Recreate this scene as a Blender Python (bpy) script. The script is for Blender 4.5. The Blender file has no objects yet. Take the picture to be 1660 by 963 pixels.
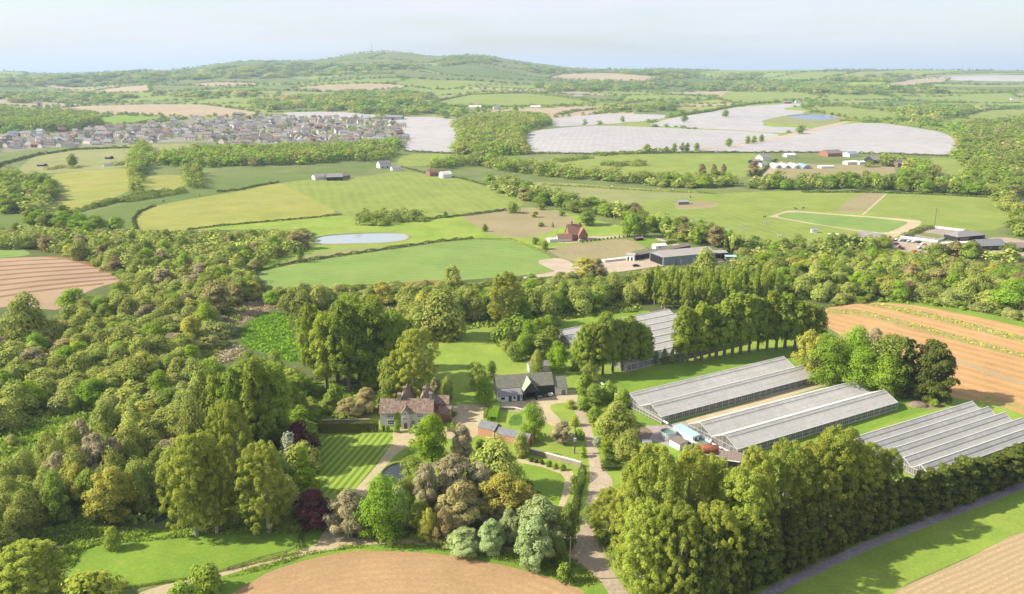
import bpy, math, random
import numpy as np
from mathutils import Vector, Matrix
from mathutils.geometry import delaunay_2d_cdt

# ---------------------------------------------------------------- camera, sky, sun, exposure
S = bpy.context.scene
COL = S.collection
PW, PH, F = 1660.0, 963.0, 1400.0        # photograph size and focal length in its pixels
HCAM, HORIZON = 115.0, 108.5
PITCH = math.atan((PH / 2 - HORIZON) / F)
cam = bpy.data.objects.new('camera', bpy.data.cameras.new('camera'))
COL.objects.link(cam)
cam.location = (0, 0, HCAM)
cam.rotation_euler = (math.pi / 2 - PITCH, 0, 0)
cam.data.sensor_width = 36.0
cam.data.lens = F / PW * 36.0
cam.data.clip_start = 1.0
cam.data.clip_end = 400000.0
S.camera = cam

SUN_EL, SUN_AZ = math.radians(36), math.radians(4)   # the sun stands to the left and a little behind the camera
sdir = Vector((-math.cos(SUN_AZ) * math.cos(SUN_EL), -math.sin(SUN_AZ) * math.cos(SUN_EL), math.sin(SUN_EL)))
sun = bpy.data.objects.new('sun', bpy.data.lights.new('sun', 'SUN'))
COL.objects.link(sun)
sun.rotation_euler = sdir.to_track_quat('Z', 'Y').to_euler()
sun.data.energy = 4.8
sun.data.angle = math.radians(0.6)
sun.data.color = (1.0, 0.92, 0.78)

W = bpy.data.worlds.new('World'); S.world = W; W.use_nodes = True
wn, wl = W.node_tree.nodes, W.node_tree.links
wn.clear()
wo = wn.new('ShaderNodeOutputWorld'); bg = wn.new('ShaderNodeBackground')
sky = wn.new('ShaderNodeTexSky'); sky.sky_type = 'NISHITA'; sky.sun_disc = False
sky.sun_elevation = SUN_EL
sky.sun_rotation = math.atan2(sdir.x, sdir.y)
sky.altitude = 100; sky.air_density = 1.0; sky.dust_density = 1.2; sky.ozone_density = 1.5
bg.inputs['Strength'].default_value = 0.10
# thin high cloud: long pale streaks over the whole sky
tc = wn.new('ShaderNodeTexCoord'); mp = wn.new('ShaderNodeMapping'); nz = wn.new('ShaderNodeTexNoise')
mp.inputs['Scale'].default_value = (1.5, 1.5, 14.0)
mp.inputs['Rotation'].default_value = (0.05, 0.03, 0)
nz.inputs['Scale'].default_value = 1.6; nz.inputs['Detail'].default_value = 5; nz.inputs['Roughness'].default_value = 0.55
rp = wn.new('ShaderNodeValToRGB'); rp.color_ramp.elements[0].position = 0.38; rp.color_ramp.elements[1].position = 0.66
rp.color_ramp.elements[0].color = (0.25, 0.25, 0.25, 1); rp.color_ramp.elements[1].color = (1, 1, 1, 1)
mx = wn.new('ShaderNodeMixRGB')
mx.inputs['Color2'].default_value = (4.85, 4.85, 5.3, 1)
wl.new(tc.outputs['Generated'], mp.inputs[0]); wl.new(mp.outputs[0], nz.inputs['Vector'])
wl.new(nz.outputs['Fac'], rp.inputs[0]); wl.new(rp.outputs[0], mx.inputs['Fac'])
wl.new(sky.outputs[0], mx.inputs['Color1']); wl.new(mx.outputs[0], bg.inputs['Color'])
wl.new(bg.outputs[0], wo.inputs['Surface'])

S.view_settings.view_transform = 'Standard'; S.view_settings.look = 'None'
S.view_settings.exposure = 0.92; S.view_settings.gamma = 1.0
S.view_settings.use_curve_mapping = False
S.cycles.max_bounces = 6; S.cycles.diffuse_bounces = 2; S.cycles.glossy_bounces = 2
S.cycles.transmission_bounces = 3; S.cycles.transparent_max_bounces = 10; S.cycles.volume_bounces = 0
S.cycles.use_denoising = True

# ---------------------------------------------------------------- lie of the land, pixel -> ground
R = random.Random(7)
NR = np.random.RandomState(11)
SKYL = [(-400,118),(0,115.5),(25,117),(60,119),(130,119),(180,115),(240,113.5),(262,115.5),(300,111),(345,104.5),(375,101),(415,98),
        (455,99),(520,98),(550,91.5),(575,86),(600,83.5),(640,83),(662,85),(685,89),(710,92),(745,89.5),(775,88),(800,91),(815,95),
        (850,100),(890,105),(915,108.5),(960,111.5),(1020,112.5),(1090,111),(1150,113),(1230,114),(1350,112.5),(1420,113),(1660,114.5),(2100,115)]
SX = np.array([a for a, b in SKYL], float); SY = np.array([b for a, b in SKYL], float)
YS, Y0 = 5500.0, 1750.0
def h(x, y):
    x = np.asarray(x, float); y = np.asarray(y, float)
    yy = np.maximum(y, 50.0)
    u = np.clip(x / yy, -3, 3) * F / math.cos(PITCH) + 830.0
    el = np.arctan((PH / 2 - np.interp(u, SX, SY)) / F) - PITCH
    zs = HCAM + YS * np.tan(el) + 1.0
    t = np.clip((yy - Y0) / (YS - Y0), 0, 1)
    k = 1.55
    z = zs * t ** k
    a = np.clip((yy - 420) / 1500, 0, 1) * (1 - np.clip((yy - 4200) / 1200, 0, 1))
    z = z + a * (4.2 * np.sin(x / 170 + 1.3) * np.cos(yy / 260 + 0.4) + 3.4 * np.sin(x / 95 + yy / 210) + 3 * np.sin(yy / 340 + 2 + x / 900))
    b = np.clip((yy - 1900) / 1500, 0, 1) * (1 - np.clip((yy - 4700) / 700, 0, 1))
    z = z + b * (9 * np.sin(x / 420 + 0.7) * np.sin(yy / 330) + 5 * np.cos(x / 210 + yy / 300) + 5 * np.sin(x / 150 - yy / 500))
    drop = np.clip((yy - YS) / 2500, 0, 1)
    z = z * (1 - drop) + (-45) * drop
    z = z + 0.12 * np.sin(x / 13) * np.cos(y / 17)
    return z
SP, CP = math.sin(PITCH), math.cos(PITCH)
def at(px, py, z=None):
    """photo pixel -> point on the ground (or on the level plane z)"""
    u = (px - 830.0) / F; v = (PH / 2 - py) / F
    d = Vector((u, CP + v * SP, -SP + v * CP))
    if z is not None:
        k = (z - HCAM) / d.z
        return Vector((d.x * k, d.y * k, z))
    t0, t = 30.0, 30.0
    while t < 9000:
        if HCAM + d.z * t < float(h(d.x * t, d.y * t)): break
        t0 = t; t *= 1.012
    else:
        t = 5400.0
        return Vector((d.x * t, d.y * t, float(h(d.x * t, d.y * t))))
    for _ in range(14):
        m = (t0 + t) / 2
        if HCAM + d.z * m < float(h(d.x * m, d.y * m)): t = m
        else: t0 = m
    return Vector((d.x * t, d.y * t, float(h(d.x * t, d.y * t))))
def at_many(P):
    P = np.asarray(P, float)
    u = (P[:, 0] - 830.0) / F; v = (PH / 2 - P[:, 1]) / F
    dx, dy, dz = u, CP + v * SP, -SP + v * CP
    n = len(P); t0 = np.full(n, 30.0); t = np.full(n, 30.0); done = np.zeros(n, bool)
    while t.max() < 9000 and not done.all():
        hit = HCAM + dz * t < h(dx * t, dy * t)
        done |= hit
        t0 = np.where(done, t0, t); t = np.where(done, t, t * 1.012)
        if (t > 8000).any(): 
            far = t > 8000
            t = np.where(far, 5400, t); t0 = np.where(far, 5400, t0); done |= far
    for _ in range(14):
        m = (t0 + t) / 2
        hit = HCAM + dz * m < h(dx * m, dy * m)
        t = np.where(hit, m, t); t0 = np.where(hit, t0, m)
    return np.stack([dx * t, dy * t], 1)
def depth(p): return p.y * CP + (HCAM - p.z) * SP
def ztop(p, py):
    """height above p at which a vertical through p reaches photo row py"""
    v = (PH / 2 - py) / F
    return HCAM + p.y * (-SP + v * CP) / (CP + v * SP) - p.z
def inpoly(X, Y, poly):
    c = np.zeros(len(X), bool); n = len(poly); j = n - 1
    for i in range(n):
        xi, yi = poly[i]; xj, yj = poly[j]
        if yi != yj:
            c ^= ((yi > Y) != (yj > Y)) & (X < (xj - xi) * (Y - yi) / (yj - yi) + xi)
        j = i
    return c
def to_px(X, Y, Z):
    dpt = Y * CP + (HCAM - Z) * SP
    return 830 + F * X / dpt, PH / 2 - F * ((Z - HCAM) * CP + Y * SP) / dpt

# ---------------------------------------------------------------- materials
def srgb(r, g, b):
    f = lambda c: (c / 255 / 12.92) if c / 255 <= 0.04045 else ((c / 255 + 0.055) / 1.055) ** 2.4
    return (f(r), f(g), f(b), 1)
class NT:
    def __init__(s, name):
        s.m = bpy.data.materials.new(name); s.m.use_nodes = True
        s.n, s.l = s.m.node_tree.nodes, s.m.node_tree.links
        s.b = s.n['Principled BSDF']; s.o = s.n['Material Output']
    def new(s, t, **k):
        nd = s.n.new(t)
        for a, v in k.items():
            if a in nd.inputs: nd.inputs[a].default_value = v
            else: setattr(nd, a, v)
        return nd
    def noise(s, vec, scale, detail=3, rough=0.55):
        nd = s.new('ShaderNodeTexNoise', Scale=scale, Detail=detail, Roughness=rough)
        s.l.new(vec, nd.inputs['Vector']); return nd.outputs['Fac']
    def ramp(s, fac, stops):
        r = s.new('ShaderNodeValToRGB'); s.l.new(fac, r.inputs[0]); e = r.color_ramp.elements
        while len(e) < len(stops): e.new(0.5)
        for q, (p, c) in zip(e, stops): q.position = p; q.color = c if len(c) == 4 else (*c, 1)
        return r.outputs[0]
    def mix(s, fac, a, b, mode='MIX'):
        m = s.new('ShaderNodeMixRGB', blend_type=mode)
        for i, v in ((0, fac), (1, a), (2, b)):
            if hasattr(v, 'is_output'): s.l.new(v, m.inputs[i])
            else: m.inputs[i].default_value = v if not isinstance(v, tuple) or len(v) == 4 else (*v, 1)
        return m.outputs[0]
    def math(s, op, a, b=0.0, c=0.0):
        m = s.new('ShaderNodeMath', operation=op)
        for i, v in enumerate((a, b, c)):
            if hasattr(v, 'is_output'): s.l.new(v, m.inputs[i])
            else: m.inputs[i].default_value = v
        return m.outputs[0]
def g(v): return (v, v, v, 1)
def ground_mat(name, c1, c2, c3=None, big=0.012, mid=0.09, fine=1.1, stripes=None, bump=0.3, tuft=None, fine_amt=0.35):
    """natural ground: broad patches c1/c2, finer mottling, optional rows (angle, spacing, depth, colour) and tufts"""
    t = NT(name); co = t.new('ShaderNodeTexCoord').outputs['Object']
    n1 = t.noise(co, big, 4, 0.6); n2 = t.noise(co, mid, 4, 0.65); n3 = t.noise(co, fine, 3, 0.7)
    f1 = t.ramp(n1, [(0.36, g(0)), (0.64, g(1))])
    col = t.mix(f1, c1, c2)
    f2 = t.ramp(n2, [(0.38, g(0)), (0.7, g(1))])
    col = t.mix(t.math('MULTIPLY', f2, 0.55), col, c3 or c2)
    v = t.ramp(n3, [(0.25, g(1 - fine_amt)), (0.75, g(1 + fine_amt * 0.6))])
    col = t.mix(1.0, col, v, 'MULTIPLY')
    col = t.mix(1.0, col, t.ramp(t.noise(co, .045, 5, .7), [(.3, g(.84)), (.7, g(1.12))]), 'MULTIPLY')
    if stripes:
        ang, sp, amt, sc, wob = stripes
        ring = isinstance(ang, tuple)
        mpn = t.new('ShaderNodeMapping')
        if ring: mpn.inputs['Location'].default_value = (-ang[0], -ang[1], 0); mpn.inputs['Scale'].default_value = (1, 1, 0)
        else: mpn.inputs['Rotation'].default_value = (0, 0, ang)
        t.l.new(co, mpn.inputs[0])
        wv = t.new('ShaderNodeTexWave', bands_direction='X', Scale=0.314 / sp * 1.0, Distortion=wob, Detail=2)
        wv.inputs['Detail Scale'].default_value = 0.3
        if ring: wv.wave_type = 'RINGS'; wv.rings_direction = 'Z'
        t.l.new(mpn.outputs[0], wv.inputs['Vector'])
        k = t.ramp(wv.outputs['Fac'], [(0.35, g(0)), (0.65, g(1))])
        col = t.mix(t.math('MULTIPLY', k, amt), col, sc)
    if tuft:
        tcol, th, ts = tuft
        n4 = t.noise(co, ts, 5, 0.75)
        k = t.ramp(n4, [(th, g(0)), (th + 0.07, g(1))])
        col = t.mix(k, col, tcol)
    t.l.new(col, t.b.inputs['Base Color']); t.b.inputs['Roughness'].default_value = 0.95
    t.b.inputs['Specular IOR Level'].default_value = 0.15
    if bump:
        bp = t.new('ShaderNodeBump', Strength=bump, Distance=0.35); t.l.new(t.noise(co, fine * 0.7, 5, 0.75), bp.inputs['Height'])
        t.l.new(bp.outputs[0], t.b.inputs['Normal'])
    return t.m
def flat_mat(name, col, rough=0.8, metal=0.0, var=0.25, scale=1.2, spec=0.3, c2=None):
    t = NT(name); co = t.new('ShaderNodeTexCoord').outputs['Object']
    n = t.noise(co, scale, 5, 0.65)
    c = (*col[:3], 1)
    if c2: cc = t.mix(t.ramp(n, [(0.35, g(0)), (0.65, g(1))]), c, (*c2[:3], 1))
    else: cc = t.mix(1.0, c, t.ramp(n, [(0.25, g(1 - var)), (0.75, g(1 + var * 0.5))]), 'MULTIPLY')
    t.l.new(cc, t.b.inputs['Base Color']); t.b.inputs['Roughness'].default_value = rough
    t.b.inputs['Metallic'].default_value = metal; t.b.inputs['Specular IOR Level'].default_value = spec
    return t.m
def leaf_mat(name, c1, c2, trans=0.3, rnd=0.2):
    """foliage: per-leaf tint attribute mixes c1..c2, per-tree random value shifts it"""
    t = NT(name)
    a = t.new('ShaderNodeAttribute', attribute_name='tint').outputs['Fac']
    oi = t.new('ShaderNodeObjectInfo').outputs['Random']
    col = t.mix(a, c1, c2)
    lum = t.math('MULTIPLY_ADD', oi, rnd * 2, 1.14 - rnd)
    hs = t.new('ShaderNodeHueSaturation')
    t.l.new(t.math('MULTIPLY_ADD', t.math('FRACT', t.math('MULTIPLY', oi, 7.31)), 0.022, 0.489), hs.inputs['Hue'])
    t.l.new(lum, hs.inputs['Value']); t.l.new(col, hs.inputs['Color'])
    d = t.new('ShaderNodeBsdfDiffuse'); tr = t.new('ShaderNodeBsdfTranslucent'); ms = t.new('ShaderNodeMixShader')
    ms.inputs[0].default_value = trans
    t.l.new(hs.outputs[0], d.inputs[0]); t.l.new(hs.outputs[0], tr.inputs[0])
    t.l.new(d.outputs[0], ms.inputs[1]); t.l.new(tr.outputs[0], ms.inputs[2])
    t.l.new(ms.outputs[0], t.o.inputs['Surface'])
    return t.m

_d = at(634, 721) - at(572, 797)
LAWN_ANG = math.atan2(_d.x, _d.y)
_d = at(1600, 556) - at(1400, 508); ROW_ANG = math.atan2(_d.x, _d.y)
_d = at(1660, 790) - at(1450, 870); TRACK_ANG = math.atan2(_d.x, _d.y)
def circum(a, b, c):
    d = 2 * (a.x*(b.y-c.y) + b.x*(c.y-a.y) + c.x*(a.y-b.y)); q = lambda p: p.x**2 + p.y**2
    return ((q(a)*(b.y-c.y)+q(b)*(c.y-a.y)+q(c)*(a.y-b.y))/d, (q(a)*(c.x-b.x)+q(b)*(a.x-c.x)+q(c)*(b.x-a.x))/d)
ARC = circum(at(399, 949), at(636, 893), at(953, 960))   # the harrow lines follow the curved headland      # mowing stripes run with the drive
GM = dict(
 rough=ground_mat('rough_pasture', (.13,.17,.045,1), (.20,.23,.07,1), (.10,.14,.04,1)),
 grass=ground_mat('bright_grass', (0.152,0.251,0.028,1), (0.199,0.288,0.033,1), (0.123,0.219,0.027,1), big=.03, mid=.16, tuft=((0.237,0.279,0.057,1), .60, .22), fine_amt=.22),
 meadow=ground_mat('meadow_grass', (.20,.29,.04,1), (.26,.32,.055,1), (.17,.26,.035,1), big=.03, mid=.16, fine_amt=.22),
 yellow=ground_mat('yellow_pasture', (0.251,0.271,0.050,1), (0.307,0.294,0.072,1), (0.195,0.233,0.041,1), big=.012, mid=.04, stripes=(0.5,7,.2,(0.326,0.314,0.099,1),4)),
 lime=ground_mat('lime_pasture', (0.195,0.256,0.045,1), (0.237,0.279,0.059,1), (0.162,0.219,0.036,1), big=.009, mid=.03, stripes=(-.25,9,.22,(0.257,0.298,0.072,1),4)),
 field=ground_mat('young_crop', (.12,.225,.035,1), (.17,.26,.05,1), (.22,.29,.08,1), big=.02, mid=.05, stripes=(1.35,5,.5,(.235,.285,.09,1),2.5)),
 dark=ground_mat('dark_meadow', (0.116,0.166,0.038,1), (0.149,0.195,0.042,1), (0.090,0.137,0.034,1)),
 olive=ground_mat('olive_pasture', (.23,.25,.085,1), (.28,.27,.11,1), (.20,.235,.07,1)),
 tan=ground_mat('dry_grass', (0.282,0.235,0.118,1), (0.313,0.259,0.141,1), (0.235,0.219,0.094,1)),
 marsh=ground_mat('marsh_reed', (.08,.17,.02,1), (.12,.22,.025,1), (.05,.11,.02,1), big=.05, mid=.35, fine=1.6, tuft=((.04,.085,.02,1), .56, .45), bump=1.0),
 wood=ground_mat('woodland_floor', (.08,.10,.03,1), (.13,.15,.045,1), (.09,.13,.03,1), mid=.2, tuft=((.13,.11,.07,1), .62, .3)),
 reed=ground_mat('dead_reed', (0.238,0.178,0.128,1), (0.289,0.221,0.162,1), (0.145,0.128,0.068,1), mid=.4, tuft=((0.085,0.093,0.034,1), .6, .3), bump=.8),
 soil=ground_mat('ploughed_soil', (0.375,0.243,0.121,1), (0.419,0.280,0.147,1), (0.321,0.202,0.098,1), mid=.12, stripes=(ARC,2.6,.42,(.31,.20,.10,1),5), fine_amt=.25),
 stubble=ground_mat('straw_stubble', (0.411,0.298,0.162,1), (0.464,0.352,0.204,1), (0.357,0.252,0.128,1), stripes=(TRACK_ANG,1.7,.6,(.30,.225,.12,1),2.5), fine_amt=.3),
 orange=ground_mat('orange_soil', (0.423,0.245,0.095,1), (0.460,0.275,0.118,1), (0.368,0.210,0.081,1), mid=.1, stripes=(ROW_ANG,7,.3,(0.510,0.356,0.189,1),2), fine_amt=.2),
 rows=ground_mat('weedy_rows', (0.357,0.264,0.102,1), (0.391,0.289,0.128,1), (0.323,0.306,0.085,1), tuft=((0.187,0.230,0.043,1), .5, .5), bump=.7),
 pink=ground_mat('pink_soil', (0.329,0.231,0.145,1), (0.371,0.267,0.173,1), (0.297,0.205,0.123,1), stripes=(1.5,7.0,.0,(0.205,0.134,0.085,1),1), fine_amt=.15),
 redsoil=ground_mat('red_soil', (0.238,0.106,0.055,1), (0.272,0.128,0.068,1), fine_amt=.2),
 furrow=ground_mat('dark_furrow', (.20,.115,.07,1), (.24,.14,.08,1), fine_amt=.2),
 far_tan=ground_mat('far_arable', (0.352,0.275,0.168,1), (0.400,0.316,0.208,1), big=.004),
 plastic=ground_mat('crop_plastic', (0.364,0.346,0.340,1), (0.400,0.384,0.377,1), (0.339,0.315,0.302,1), big=.006, mid=.03, stripes=(.12,10,.22,(0.293,0.270,0.259,1),2), bump=0, fine_amt=.06),
 gravel=ground_mat('gravel', (0.424,0.348,0.206,1), (0.479,0.406,0.258,1), (0.378,0.300,0.175,1), mid=.25, fine_amt=.2, tuft=((0.307,0.261,0.138,1),.66,.4)),
 lane=ground_mat('worn_lane', (0.381,0.301,0.212,1), (0.438,0.359,0.257,1), (0.315,0.252,0.175,1), mid=.3, fine_amt=.3),
 track=ground_mat('dirt_track', (0.243,0.220,0.231,1), (0.304,0.273,0.279,1), (0.207,0.190,0.194,1), mid=.3, tuft=((0.316,0.285,0.279,1),.6,.25)),
 village=ground_mat('village_ground', (.16,.17,.09,1), (.27,.24,.20,1), (.22,.22,.13,1), mid=.05),
 sand=ground_mat('arena_sand', (.27,.225,.19,1), (.31,.26,.22,1), fine_amt=.1),
 pale=ground_mat('pale_yard', (0.395,0.316,0.230,1), (0.431,0.351,0.266,1), fine_amt=.15),
 lawn=ground_mat('striped_lawn', (0.113,0.194,0.023,1), (0.135,0.216,0.027,1), (0.126,0.207,0.027,1), mid=.5, fine_amt=.15, bump=.1,
                 stripes=(LAWN_ANG,2.1,.8,(.28,.35,.05,1),.15)),
 concrete=ground_mat('concrete_pad', (.32,.27,.24,1), (.37,.32,.28,1), fine_amt=.2),
)
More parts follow.
